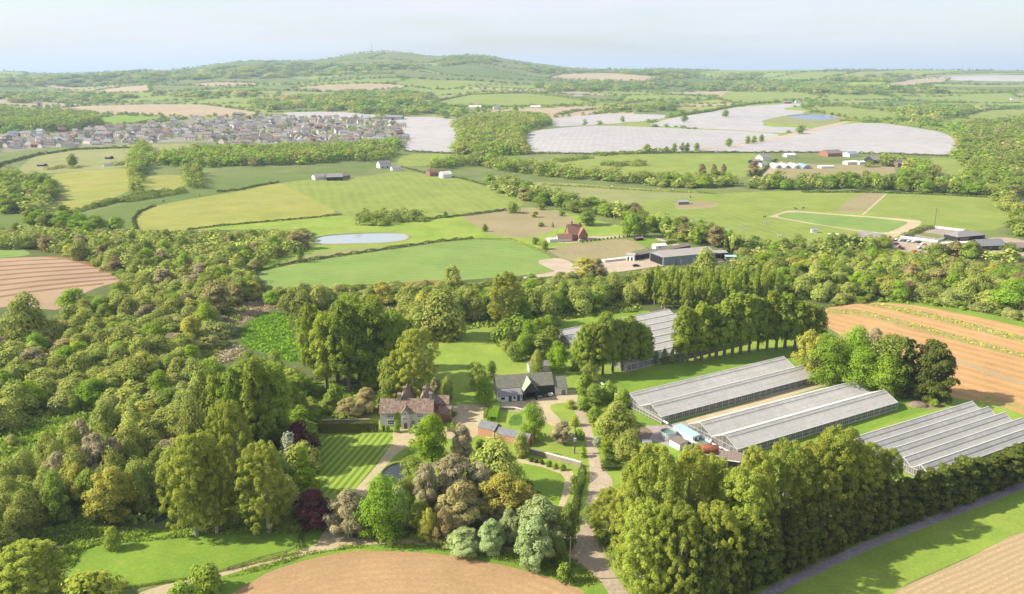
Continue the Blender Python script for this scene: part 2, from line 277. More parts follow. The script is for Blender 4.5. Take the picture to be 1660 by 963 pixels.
# ---------------------------------------------------------------- the ground: one sheet cut along every field edge
# (name, material, photo-pixel outline, label) - later ones lie over earlier ones
FIELDS = [
 ('woodland_floor','wood',[(-500,470),(-150,400),(60,398),(120,372),(380,370),(560,372),(500,408),(440,420),(415,450),(440,480),(560,462),(700,458),(860,445),(1000,430),(1130,425),(1200,400),(1340,400),(1440,402),(1560,425),(1700,440),(2100,470),(2100,560),(1660,530),(1520,496),(1400,492),(1330,500),(1100,520),(900,520),(800,530),(700,545),(690,600),(600,650),(520,690),(500,860),(380,868),(130,880),(-200,1000),(-500,700)],'dark scrubby floor under the woods'),
 ('estate_grass','meadow',[(480,640),(700,600),(690,545),(790,525),(900,520),(1010,505),(1100,520),(1330,500),(1340,560),(1560,640),(1700,660),(1800,700),(1700,790),(1200,990),(1000,1000),(930,900),(700,880),(540,860),(500,800)],'green grass of the estate round the house and the greenhouses'),
 # ---- far left
 ('pasture_field','olive',[(20,283),(60,247),(130,241),(215,234),(318,232),(335,241),(290,250),(236,257),(215,268),(180,273),(100,280)],'sloping olive pasture with a lone round tree below the village'),
 ('pasture_field','yellow',[(78,338),(100,312),(104,300),(60,288),(110,279),(210,271),(222,285),(218,306),(180,322),(122,343)],'yellow green pasture left of the double tree row'),
 ('pasture_field','yellow',[(226,309),(230,286),(296,283),(303,296),(290,306),(268,309)],'small yellow pasture between two tree rows'),
 ('wet_meadow','dark',[(110,352),(220,325),(320,306),(335,285),(460,279),(575,272),(610,262),(632,262),(600,276),(560,288),(460,298),(388,310),(324,321),(250,335),(216,356),(222,374),(160,368),(130,362)],'dark green strip of wet meadow behind the yellow field'),
 ('wet_meadow','dark',[(-200,350),(0,347),(70,349),(100,356),(140,364),(110,372),(0,372),(-200,375)],'dark green meadow at the left edge'),
 ('grass_field','field',[(-200,404),(0,402),(30,400),(52,412),(30,416),(0,418),(-200,430)],'small green field corner at the left edge'),
 ('hillside_field','yellow',[(216,354),(230,343),(250,334),(290,326),(324,320),(388,310),(452,296),(466,300),(500,318),(553,347),(500,354),(430,360),(360,366),(304,372),(222,375)],'pale yellow green pasture on the rounded rise'),
 ('hillside_field','lime',[(452,297),(466,295),(500,291),(540,290),(600,285),(640,278),(665,278),(700,284),(750,290),(800,306),(850,325),(845,335),(790,342),(715,353),(690,356),(650,358),(600,356),(553,347),(500,318)],'smooth lime green field next to the yellow pasture'),
 ('valley_grass','meadow',[(222,375),(304,372),(430,360),(553,348),(600,357),(690,357),(790,343),(850,336),(890,338),(940,350),(990,362),(1040,375),(1000,388),(930,398),(885,405),(854,400),(830,389),(766,387),(650,402),(473,428),(415,441),(400,430),(440,410),(500,385),(520,378),(470,374),(380,372)],'bright valley grass round the lake'),
 ('dry_pasture','tan',[(745,350),(790,343),(850,337),(890,340),(925,350),(935,362),(900,372),(870,384),(830,386),(790,378),(765,362)],'dry straw coloured pasture dotted with young trees'),
 ('rough_strip','olive',[(440,432),(500,411),(560,402),(640,398),(700,391),(766,386),(650,402),(550,415),(473,427)],'rough yellow strip between the lake and the hedge'),
 ('crop_field','field',[(415,441),(473,427),(550,415),(650,402),(766,389),(830,390),(854,400),(880,410),(895,418),(872,424),(900,440),(870,444),(840,447),(739,455),(640,460),(550,462),(500,470),(456,473),(430,458)],'long deep green field below the lake hedge'),
 ('bare_ground','redsoil',[(640,459),(690,454),(722,456),(700,464),(650,466)],'heap strewn red earth at the near field edge'),
 ('riding_arena','pale',[(866,423),(905,417.5),(926,424),(930,432),(905,441),(898,439)],'pale sand patch at the corner of the green field'),
 ('paddock','tan',[(884,403),(940,394),(1012,386.5),(1030,392),(1052,402),(1020,408),(1018,418),(980,423),(930,424),(905,416)],'brown mown paddock in front of the farmhouse'),
 ('farm_yard','pale',[(900,440),(930,432),(980,422),(1020,418),(1075,412),(1110,420),(1160,415),(1180,425),(1075,430),(1010,440),(960,445),(930,444),(850,452),(845,449)],'pale farm yard in front of the long sheds'),
 ('farm_drive','pale',[(915,390),(945,384),(1020,381),(1022,384),(960,388),(930,394),(905,394),(880,388),(890,383)],'pale gravel drive lined with clipped bushes at the farmhouse'),
 ('grass_paddock','grass',[(1014,386),(1050,384),(1085,394),(1110,400),(1080,404),(1052,402),(1032,392)],'small green paddock behind the farm sheds'),
 ('farm_drive','pale',[(1055,384),(1060,384),(1115,400),(1130,404),(1110,404),(1080,394)],'thin pale track running behind the farm sheds'),
 # ---- middle distance
 ('pasture_field','lime',[(640,270),(652,250),(740,248),(850,263),(960,251),(1020,250),(1130,250),(1236,248),(1245,262),(1230,287),(1080,291),(900,280),(830,272),(760,262),(700,268)],'green pasture in front of the white covered fields'),
 ('pasture_field','olive',[(860,295),(930,297),(1000,303),(1150,312),(1183,330),(1150,340),(1040,347),(1010,330),(960,326),(900,312),(870,305)],'wide dull green pasture behind the tree belt'),
 ('pasture_field','lime',[(1010,330),(1183,312),(1300,309),(1420,310),(1560,314),(1650,320),(1645,360),(1600,376),(1500,366),(1470,386),(1440,392),(1330,402),(1230,402),(1150,392),(1100,372),(1040,355)],'broad green horse fields on the right'),
 ('bare_patch','tan',[(1090,333),(1130,325),(1172,330),(1150,338),(1100,340)],'sandy worn patch by the field shelter'),
 ('bare_patch','tan',[(1350,340),(1400,311.5),(1438,311.5),(1395,347)],'dry tan strip of field running downhill'),
 ('dirt_path','pale',[(1396,348),(1438,311.5),(1441,311.5),(1400,349)],'pale path up the side of the dry strip'),
 ('grass_ring','gravel',[(1243,351),(1250,350),(1277,341),(1285,341),(1340,345.5),(1480,356),(1495,359),(1490,366),(1452,385),(1434,385),(1440,379.5),(1400,376),(1370,371.5),(1300,360.5),(1260,353)],'sandy gallop track round the long green oval'),
 ('oval_field','field',[(1256,350.5),(1279,343),(1340,347.5),(1420,353.5),(1462,358),(1474,361),(1452,372),(1436,378),(1400,374.5),(1340,366),(1290,357)],'long dark green oval inside the sandy track'),
 ('car_park','lane',[(1442,392),(1462,384),(1520,393),(1560,400),(1600,385),(1640,385),(1700,400),(1700,420),(1600,408),(1490,414),(1450,406)],'pinkish parking ground at the riding school'),
 ('muck_heap_ground','track',[(1390,378),(1400,374),(1435,380),(1440,392),(1415,396),(1385,388)],'dark bare ground beside the car park'),
 ('grass_strip','olive',[(1400,418),(1480,414),(1560,422),(1600,418),(1700,430),(1800,460),(1700,455),(1600,430),(1480,424)],'dry grass strip below the riding school'),
 ('paddock','tan',[(1236,292),(1246,270),(1262,262),(1330,266),(1450,268),(1452,284),(1400,290),(1300,291)],'dry yellow paddock in front of the white domes'),
 ('pasture_field','lime',[(1500,256),(1560,255),(1572,272),(1566,290),(1512,286)],'green field beyond the paddock trees'),
 ('pasture_field','lime',[(1600,262),(1760,258),(1760,280),(1640,278)],'small green field at the right edge'),
 ('farm_lane','lane',[(1232,287),(1262,262),(1272,262),(1246,287)],'lane rising along a hedge to the domes'),
 ('covered_field','plastic',[(612,196),(640,190),(700,189),(745,195),(782,204),(770,210),(735,216),(745,226),(748,240),(733,249),(700,247),(660,245),(653,230),(640,216)],'white plastic covered field beside the village'),
 ('covered_field','plastic',[(455,183),(500,181),(560,181.5),(625,188),(600,190),(540,191),(470,190)],'strip of white plastic behind the village'),
 ('covered_field','plastic',[(847,216),(880,210),(955,203),(1040,205),(1110,209),(1200,212),(1262,217),(1262,222),(1200,234),(1110,246),(1000,248),(864,248.5),(856,232)],'large white covered field right of the wood'),
 ('covered_field','plastic',[(887,193),(972,184),(1085,186),(1086,190),(1030,198),(960,202),(898,206)],'narrow white covered field above the large one'),
 ('covered_field','plastic',[(1045,203),(1086,192),(1150,182),(1200,173),(1300,167),(1310,169),(1262,177),(1316,181),(1240,197),(1235,205),(1320,207),(1290,214),(1262,216),(1200,211),(1110,207)],'white covered field below the reservoir bank'),
 ('covered_field','plastic',[(1134,246),(1201,236),(1289,220),(1377,199),(1437,200),(1539,216),(1549,235),(1552,251),(1440,248.5),(1336,247),(1230,247)],'long white covered field sloping to the right'),
 ('village_ground','village',[(-160,226),(0,222),(60,216),(125,211),(165,206),(205,206),(255,198),(290,193),(330,192),(400,191),(445,189.5),(520,191),(600,190),(640,196),(655,212),(664,232),(640,240),(585,244),(520,244),(460,241),(400,240),(330,230),(240,232),(160,236),(70,240),(0,248),(-160,252)],'gardens and streets between the village houses'),
 ('reservoir_bank','olive',[(1226,198),(1262,189),(1300,184),(1362,186),(1375,191),(1345,205),(1322,206),(1290,202)],'grass bank round the blue reservoir'),
 ('field_track','pale',[(1120,246),(1200,233),(1262,221),(1330,205),(1375,196),(1379,198),(1289,220),(1201,236),(1134,246)],'pale track between the covered fields'),
 ('field_margin','orange',[(1539,215),(1550,222),(1558,235),(1560,252),(1551,252),(1549,235)],'orange bare earth at the end of the covered field'),
 ('arable_field','far_tan',[(75,178),(130,172),(240,169),(330,169),(420,182),(415,188),(330,189),(200,186),(110,183)],'brown field behind the village wood'),
 ('grass_field','grass',[(148,192),(200,187),(262,189),(270,196),(200,203),(165,202)],'green field above the village'),
 ('arable_field','far_tan',[(765,178),(830,177),(985,171),(972,183),(960,186),(890,191),(850,186),(790,182)],'tan field beyond the wood'),
 ('arable_field','far_tan',[(470,143),(520,138),(600,135),(662,138),(655,142),(600,147),(510,148)],'tan field below the hill'),
 ('arable_field','far_tan',[(300,137),(350,133),(430,135),(400,139),(330,140)],'narrow tan field at the foot of the hill'),
 ('arable_field','far_tan',[(885,127),(910,120),(990,118),(1065,124),(1060,130),(1000,131)],'brown field right of the hill'),
 ('pasture_field','lime',[(700,166),(760,153),(850,151),(940,160),(965,168),(900,172),(800,173),(730,172)],'rounded green field in the middle distance'),
 ('pasture_field','lime',[(1160,160),(1180,148),(1300,150),(1340,158),(1240,168),(1190,167)],'light green field above the covered fields'),
 ('pasture_field','lime',[(1300,175),(1360,172),(1450,182),(1465,195),(1380,192),(1330,183)],'green field beyond the reservoir'),
 ('pasture_field','lime',[(1550,190),(1600,178),(1760,178),(1760,200),(1610,200)],'green field at the right edge below the houses'),
 ('covered_field','plastic',[(1480,128),(1560,122),(1800,122),(1800,132),(1600,132)],'thin white field on the skyline at the right'),
 ('arable_field','far_tan',[(1430,138),(1480,128),(1540,127),(1530,134),(1470,140)],'pinkish field on the far right skyline'),
 # ---- left
 ('ploughed_field','pink',[(-300,440),(-100,424),(0,419),(78,415.5),(110,419),(152,428),(190,440),(205,447),(196,456),(160,465),(125,480),(97,503),(60,500),(0,496),(-100,520),(-300,560)],'ridged pinkish plough land at the left edge'),
 ('field_headland','redsoil',[(70,416),(80,415),(110,418),(152,427),(190,438),(213,450),(208,458),(188,460),(196,452),(180,443),(150,432),(110,421)],'red earth headland round the ridged plough land'),
 ('marsh','marsh',[(388,545),(395,530),(420,512),(450,506),(490,515),(500,540),(500,575),(492,588),(470,588),(430,575),(392,560)],'bright green reed marsh by the tall poplars'),
 ('reed_bed','reed',[(365,512),(380,495),(420,482),(450,485),(455,500),(430,505),(400,520),(385,530)],'dead brown reeds above the marsh'),
 ('reed_bed','reed',[(328,592),(350,572),(385,556),(400,565),(398,576),(370,588),(340,592)],'pinkish dead reed patch left of the marsh'),
 ('marsh','marsh',[(-200,780),(-40,730),(0,712),(35,690),(90,668),(130,672),(165,675),(200,690),(150,708),(105,735),(60,765),(25,800),(0,835),(-60,880),(-300,960)],'green marsh sloping through the left woodland'),
 ('grass_glade','grass',[(478,640),(490,620),(520,615),(555,620),(570,640),(560,660),(520,668),(480,672)],'small sunny glade behind the dark hedge'),
 ('paddock','grass',[(132,890),(169,878),(236,876),(317,867),(371,862),(430,858),(489,855),(523,861),(524,872),(513,886),(466,899),(371,921),(330,930),(290,939),(216,950),(152,960),(110,950),(110,915),(128,905)],'bright green paddock in the lower left'),
 ('grass_bank','grass',[(195,873),(215,862),(300,855),(330,858),(330,864),(236,874)],'grassy bank beside the ditch'),
 # ---- estate
 ('orange_field','orange',[(1330,500),(1400,491),(1460,490),(1530,499),(1600,514),(1660,529),(2000,620),(2100,800),(1800,740),(1660,672),(1600,650),(1540,645),(1500,600),(1330,530)],'orange bare field with weedy rows on the right'),
 ('weedy_row','rows',[(1332,508),(1350,500),(1400,502),(1500,528),(1600,556),(1700,582),(1900,640),(1900,650),(1700,592),(1600,566),(1500,538),(1400,512)],'row of weeds along the orange field'),
 ('weedy_row','rows',[(1395,492),(1440,493),(1500,505),(1600,530),(1700,555),(1900,600),(1900,608),(1700,566),(1600,541),(1500,515),(1430,500)],'upper row of weeds along the orange field'),
 ('pale_row','stubble',[(1540,578),(1600,598),(1700,632),(1800,668),(1800,674),(1700,640),(1600,605),(1540,584)],'pale dry row in the orange field'),
 ('weedy_row','rows',[(1590,640),(1640,652),(1700,670),(1800,700),(1800,706),(1700,677),(1640,659),(1590,644)],'lowest row of weeds beside the greenhouses'),
 ('field_margin','grass',[(1380,490),(1460,488.5),(1500,491),(1600,508),(1700,530),(2000,600),(2000,612),(1700,540),(1600,517),(1500,497),(1440,491)],'green margin behind the orange field'),
 ('greenhouse_grass','grass',[(960,640),(985,622),(1000,610),(1080,592),(1180,575),(1270,560),(1300,570),(1340,600),(1400,612),(1480,640),(1560,650),(1480,672),(1400,700),(1320,760),(1220,760),(1120,740),(1040,705),(960,690)],'mown grass round the greenhouses'),
 ('sandy_strip','gravel',[(1105,682),(1180,662),(1340,613),(1380,608),(1375,616),(1300,636),(1200,668),(1130,690)],'sandy wheel worn strip between two greenhouses'),
 ('greenhouse_grass','grass',[(880,522),(950,518),(1010,508),(1050,503),(1060,508),(1000,520),(930,530),(898,536)],'sunlit grass behind the rear greenhouse'),
 ('pasture_lawn','meadow',[(690,548),(730,540),(760,528),(800,526),(812,545),(850,575),(862,590),(858,604),(830,612),(800,625),(770,650),(735,655),(715,625),(700,600)],'open sunny grass behind the barn'),
 ('bare_ground','concrete',[(1080,690),(1105,682),(1130,690),(1160,705),(1210,735),(1180,742),(1120,735),(1050,712),(1040,690)],'trodden concrete and earth round the water tanks'),
 ('bare_ground','reed',[(985,690),(1040,688),(1060,700),(1050,715),(1000,715)],'bare brown ground left of the water tanks'),
 ('spoil_ground','reed',[(1476,652),(1500,643),(1530,645),(1532,660),(1500,664)],'round patch of brown spoil on the grass'),
 ('lawn','lawn',[(498,706),(560,704),(633,702),(637,712),(634,721),(605,762),(572,798),(535,802),(505,800)],'striped lawn left of the drive'),
 ('lawn','grass',[(845,750),(880,757),(913,768),(918,776),(911,802),(903,823),(870,806),(830,790)],'clipped lawn enclosed by the sandy garden path'),
 ('lawn','grass',[(640,765),(668,722),(690,716),(712,745),(700,790),(640,790),(615,775)],'lawn round the dark pond'),
 ('vegetable_plot','marsh',[(829,673),(847,670),(846,690),(823,690)],'square of lush green planting in the yard garden'),
 ('gravel_drive','gravel',[(526,866),(530,850),(548,825),(572,797),(602,765),(634,721),(638,712),(636,702),(645,696),(672,696),(690,702),(680,713),(666,721),(643,735),(616,766),(596,795),(575,830),(556,862)],'pale gravel drive sweeping up to the house'),
 ('gravel_yard','gravel',[(733,655),(787,656),(800,652),(847,650),(897,636),(930,631),(938,640),(934,656),(926,652),(893,655),(892,664),(911,682),(903,692),(888,688),(868,668),(845,668),(812,665),(786,670),(782,684),(776,708),(738,712),(700,708),(690,702),(725,696),(735,675)],'pale gravel yard between the house and the barn'),
 ('lane','lane',[(926,650),(938,652),(950,670),(957,688),(967,721),(974,752),(982,764),(994,780),(992,792),(975,800),(964,830),(962,868),(968,880),(988,920),(1020,963),(1070,1040),(1030,1040),(988,963),(968,935),(925,905),(926,880),(940,860),(946,830),(954,800),(957,775),(955,752),(951,721),(943,688),(930,664)],'worn farm lane running past the garden wall'),
 ('garden_path','gravel',[(836,743),(852,745),(915,762),(930,764),(928,790),(916,820),(904,824),(912,800),(917,771),(880,757),(842,750)],'sandy garden path with one corner'),
 ('drive_track','gravel',[(150,1000),(200,972),(250,952),(324,935),(371,920),(440,903),(500,888),(514,881),(522,866),(530,856),(556,858),(560,868),(580,874),(640,874),(700,877),(800,884),(925,898),(930,908),(800,891),(700,884),(640,881),(575,884),(520,894),(470,904),(400,922),(340,940),(270,960),(230,1000)],'pale gravel track along the edge of the brown field'),
 ('track_verge','grass',[(230,1000),(270,960),(340,940),(400,922),(470,904),(520,894),(575,884),(640,881),(700,884),(800,891),(930,908),(990,960),(1010,1040),(940,1000),(899,940),(838,922),(771,908),(704,898),(636,894),(569,894),(501,907),(434,928),(399,950),(380,1040)],'rough grass verge round the brown field'),
 ('ploughed_field','soil',[(340,1040),(350,975),(399,949),(434,927),(501,906),(569,893),(636,893),(704,897),(771,907),(838,921),(899,938),(953,960),(990,1040),(990,1200),(300,1200)],'curved brown harrowed field at the bottom'),
 ('farm_track','track',[(1100,1040),(1225,964),(1302,924),(1382,887),(1452,860),(1560,818),(1660,781),(1760,743),(2000,653),(2000,670),(1760,755),(1660,793),(1560,832),(1460,870),(1396,897),(1300,942),(1245,972),(1150,1040)],'grey track below the cypress hedge'),
 ('track_verge','meadow',[(1160,1040),(1250,972),(1300,944),(1400,898),(1460,872),(1560,834),(1660,795),(1760,756),(2000,670),(2000,790),(1700,880),(1660,858),(1600,890),(1540,915),(1460,950),(1400,1000),(1380,1200),(1160,1200)],'wide grass verge beside the grey track'),
 ('stubble_field','stubble',[(1380,1200),(1400,1000),(1450,958),(1490,940),(1540,918),(1570,905),(1610,884),(1640,868),(1665,862),(1720,860),(2000,790),(2000,1200)],'straw coloured stubble field in the bottom right corner'),
]
# ridges across the plough land: dark furrow bands that recede
for i, (a, b) in enumerate([(424,419),(431,424),(437.5,429),(445,433),(452.5,439),(461,444.5),(470,450.5),(479.5,458)]):
    x1 = [104,130,152,172,184,194,189,168][i]
    w = 1.7 + i * 0.22
    pts = [(-150, a + 7)] + [(x, a + (b - a) * (x / x1) ** 0.8) for x in (0, x1 * .33, x1 * .66, x1)]
    FIELDS.append(('plough_furrow', 'furrow', pts + [(x, y + w) for x, y in reversed(pts)], 'dark furrow across the ridged plough land'))
PONDS = [
 ('lake', [(505,389),(515,385),(530,382),(580,378.5),(630,377.5),(655,379),(662,384),(655,390),(620,394),(560,395.5),(520,396),(506,393)], 'pale lake in the valley'),
 ('pond', [(618,770),(622,763),(629,757),(640,752),(651,750),(672,751),(688,760),(684,774),(660,784),(630,782)], 'dark garden pond beside the drive'),
 ('reservoir', [(1272,188.5),(1290,186.6),(1316,185.8),(1345,187),(1360,190),(1353,193.6),(1330,195),(1309,194),(1290,192)], 'blue lined reservoir among the covered fields'),
 ('woodland_pool', [(225,838),(235,800),(255,780),(275,775),(282,800),(275,840),(250,850)], 'dark pool under the tall trees'),
]
def densify(poly, step):
    out = []
    n = len(poly)
    for i in range(n):
        a, b = poly[i], poly[(i + 1) % n]
        k = max(1, int(math.hypot(b[0] - a[0], (b[1] - a[1])) / step))
        for j in range(k): out.append((a[0] + (b[0] - a[0]) * j / k, a[1] + (b[1] - a[1]) * j / k))
    return out
def smooth(P, rnd):
    """Chaikin once, then a little wander so that edges are not ruled"""
    n = len(P); Q = []
    for i in range(n):
        a, b = P[i], P[(i + 1) % n]
        Q += [(a[0]*.8+b[0]*.2, a[1]*.8+b[1]*.2), (a[0]*.2+b[0]*.8, a[1]*.2+b[1]*.8)]
    return Q
V2, FC, INFO = [], [], []
def add_face(xy, info):
    xy = [(float(a), float(b)) for a, b in xy]
    if sum(xy[i-1][0]*xy[i][1]-xy[i][0]*xy[i-1][1] for i in range(len(xy))) < 0: xy = xy[::-1]
    i0 = len(V2); V2.extend(xy); FC.append(list(range(i0, len(V2)))); INFO.append(info)
# far patchwork of fields beyond the hand drawn ones: a shaken lattice
NU, RV = 27, 17
ug = np.linspace(-1.25, 1.25, NU); yg = 1450 * (YS * 1.0 / 1450) ** np.linspace(0, 1, RV)
LP = np.zeros((RV, NU, 2))
for r in range(RV):
    for c in range(NU):
        yv = yg[r] * (1 + (R.uniform(-.03, .03) if 0 < r < RV - 1 else 0)) 
        LP[r, c] = ((ug[c] + R.uniform(-.03, .03) + 0.045 * math.sin(r * 1.7)) * yv, yv * (1 + .012 * math.sin(c * 1.3 + r)))
FARK = ['lime','rough','olive','dark','far_tan','meadow','yellow']
LAT = {}
for r in range(RV - 1):
    for c in range(NU - 1):
        q = [LP[r, c], LP[r, c + 1], LP[r + 1, c + 1], LP[r + 1, c]]
        wgt = [7, 3, 3, 2, 1.3, 2.5, 1.6]
        if yg[r] > 3600: wgt = [2.2, 6, 2, 7, .7, .6, .2]
        k = R.choices(FARK, wgt)[0]
        LAT[r, c] = k
        xy = []
        for i in range(4):
            a, b = q[i], q[(i + 1) % 4]
            for j in range(4): xy.append(a + (b - a) * j / 4)
        add_face(xy, ('far_farmland', k, None))
for nm, mt, poly, lab in FIELDS:
    far = min(p[1] for p in poly) < 300
    pp = densify(smooth(poly, R) if nm not in ('plough_furrow',) else poly, 9 if not far else 7)
    add_face(at_many(pp), (nm, mt, lab))
POND_XY = []
for nm, poly, lab in PONDS:
    xy = at_many(densify(smooth(smooth(poly, R), R), 4)); POND_XY.append(xy)
    add_face(xy, ('water', nm, lab))
grid = []
yy = 60.0
while yy < 7900:
    n = 44
    for c in range(-n, n + 1):
        grid.append((c / n * 1.3 * yy + R.uniform(-.2, .2) * yy / n, yy * (1 + R.uniform(-.006, .006))))
    yy *= 1.03
grid += [(-12000, -400), (12000, -400), (-14000, 9000), (14000, 9000), (0, -400), (0, 9000), (-200, 20), (200, 20), (-100, 0), (100, 0), (-3000, 500), (3000, 500), (-6000,3000),(6000,3000)]
i0 = len(V2); V2.extend(grid)
vo, eo, fo, ov, oe, of = delaunay_2d_cdt([Vector(v) for v in V2], [], FC, 0, 1e-3)
VX = np.array([(v.x, v.y) for v in vo]); VZ = h(VX[:, 0], VX[:, 1])
tri = np.array([list(f) for f in fo])
cls = np.array([max(o) if len(o) else -1 for o in of])
def mesh_obj(name, verts, faces, mat, parent=None, smooth_=False, label=None, cat=None, group=None, kind=None, loc=None):
    me = bpy.data.meshes.new(name)
    me.from_pydata([tuple(v) for v in verts], [], [tuple(int(i) for i in f) for f in faces])
    for m in (mat if isinstance(mat, (list, tuple)) else [mat]): me.materials.append(m)
    if smooth_: me.shade_smooth()
    o = bpy.data.objects.new(name, me); COL.objects.link(o)
    if parent: o.parent = parent
    tag(o, label, cat, group, kind)
    if loc is not None: o.location = loc
    return o
def tag(o, label=None, cat=None, group=None, kind=None):
    if label: o['label'] = label
    if cat: o['category'] = cat
    if group: o['group'] = group
    if kind: o['kind'] = kind
    return o
def sub_mesh(sel, name, mat, lab, dz=0.0):
    t = tri[sel]; used, inv = np.unique(t, return_inverse=True); t = inv.reshape(t.shape)
    vv = np.column_stack([VX[used], VZ[used] + dz])
    return mesh_obj(name, vv, t, mat, smooth_=True, label=lab, kind='structure')
wm = {}
def water_mat(name, col, rough=0.06):
    t = NT(name); t.b.inputs['Base Color'].default_value = (*col, 1); t.b.inputs['Roughness'].default_value = rough
    co = t.new('ShaderNodeTexCoord').outputs['Object']
    bp = t.new('ShaderNodeBump', Strength=0.06, Distance=0.3); t.l.new(t.noise(co, 0.9, 3), bp.inputs['Height']); t.l.new(bp.outputs[0], t.b.inputs['Normal'])
    return t.m
WM = {'lake': water_mat('lake_water', (.30,.34,.33)), 'pond': water_mat('pond_water', (.03,.035,.035)), 'reservoir': water_mat('reservoir_water', (.07,.14,.26), .2), 'woodland_pool': water_mat('pool_water', (.05,.05,.04))}
groups = {}
for i in range(-1, len(INFO)):
    if i < 0: key = ('ground', 'rough', 'rough green ground between and beyond the fields')
    else:
        nm, mt, lab = INFO[i]
        key = ('ground', 'rough', 'rough green ground between and beyond the fields') if False else ((nm, mt, lab) if lab else ('farmland', mt, None))
    s_ = cls == i
    if s_.any(): groups.setdefault(key, np.zeros(len(tri), bool)); groups[key] |= s_
FARLAB = dict(lime='light green fields', rough='rough pastures', olive='olive pastures', dark='dark green fields', far_tan='tan arable fields', meadow='bright green fields', yellow='yellow green fields')
for (nm, mt, lab), s_ in groups.items():
    if nm == 'water':
        sub_mesh(s_, mt, WM[mt], lab, 0.0)
    else:
        sub_mesh(s_, nm, GM[mt], lab or (FARLAB[mt] + ' in the distant patchwork'))
# the pond bank and lake shore are thin lips of bare earth a little above the water
def shore(name, xy, w, hgt, mat, lab):
    n = len(xy); c = xy.mean(0); vs, fs = [], []
    for p in xy:
        d = (p - c) / np.linalg.norm(p - c); z = float(h(p[0], p[1]))
        for off, zz in ((-.15, z - .05), (0, z + hgt), (w, z + hgt * .8), (w * 1.6, z - .05)):
            q = p + d * off; vs.append((q[0], q[1], zz))
    for i in range(n):
        j = (i + 1) % n
        for k in range(3): fs.append((i*4+k, j*4+k, j*4+k+1, i*4+k+1))
    mesh_obj(name, vs, fs, mat, smooth_=True, label=lab, kind='structure')
shore('shore', POND_XY[0], 1.6, .35, GM['tan'], 'dry earth shore of the lake')
shore('shore', POND_XY[1], .5, .3, GM['dark'], 'grassy rim of the garden pond')
shore('shore', POND_XY[2], 2.5, .8, GM['tan'], 'raised rim of the reservoir')
# the sea beyond the hills, out to the horizon
sea_m = water_mat('sea_water', (.10,.17,.24), .5)
vs = []; fs = []
for a in range(-60, 61, 6):
    for rr in (7200, 20000, 60000, 250000):
        vs.append((rr * math.sin(math.radians(a)) * 1.1, rr * math.cos(math.radians(a)), -38.0))
for i in range(20):
    for k in range(3): fs.append((i*4+k, i*4+k+1, i*4+4+k+1, i*4+4+k))
mesh_obj('sea', vs, fs, sea_m, label='pale sea on the horizon at the right', kind='structure')
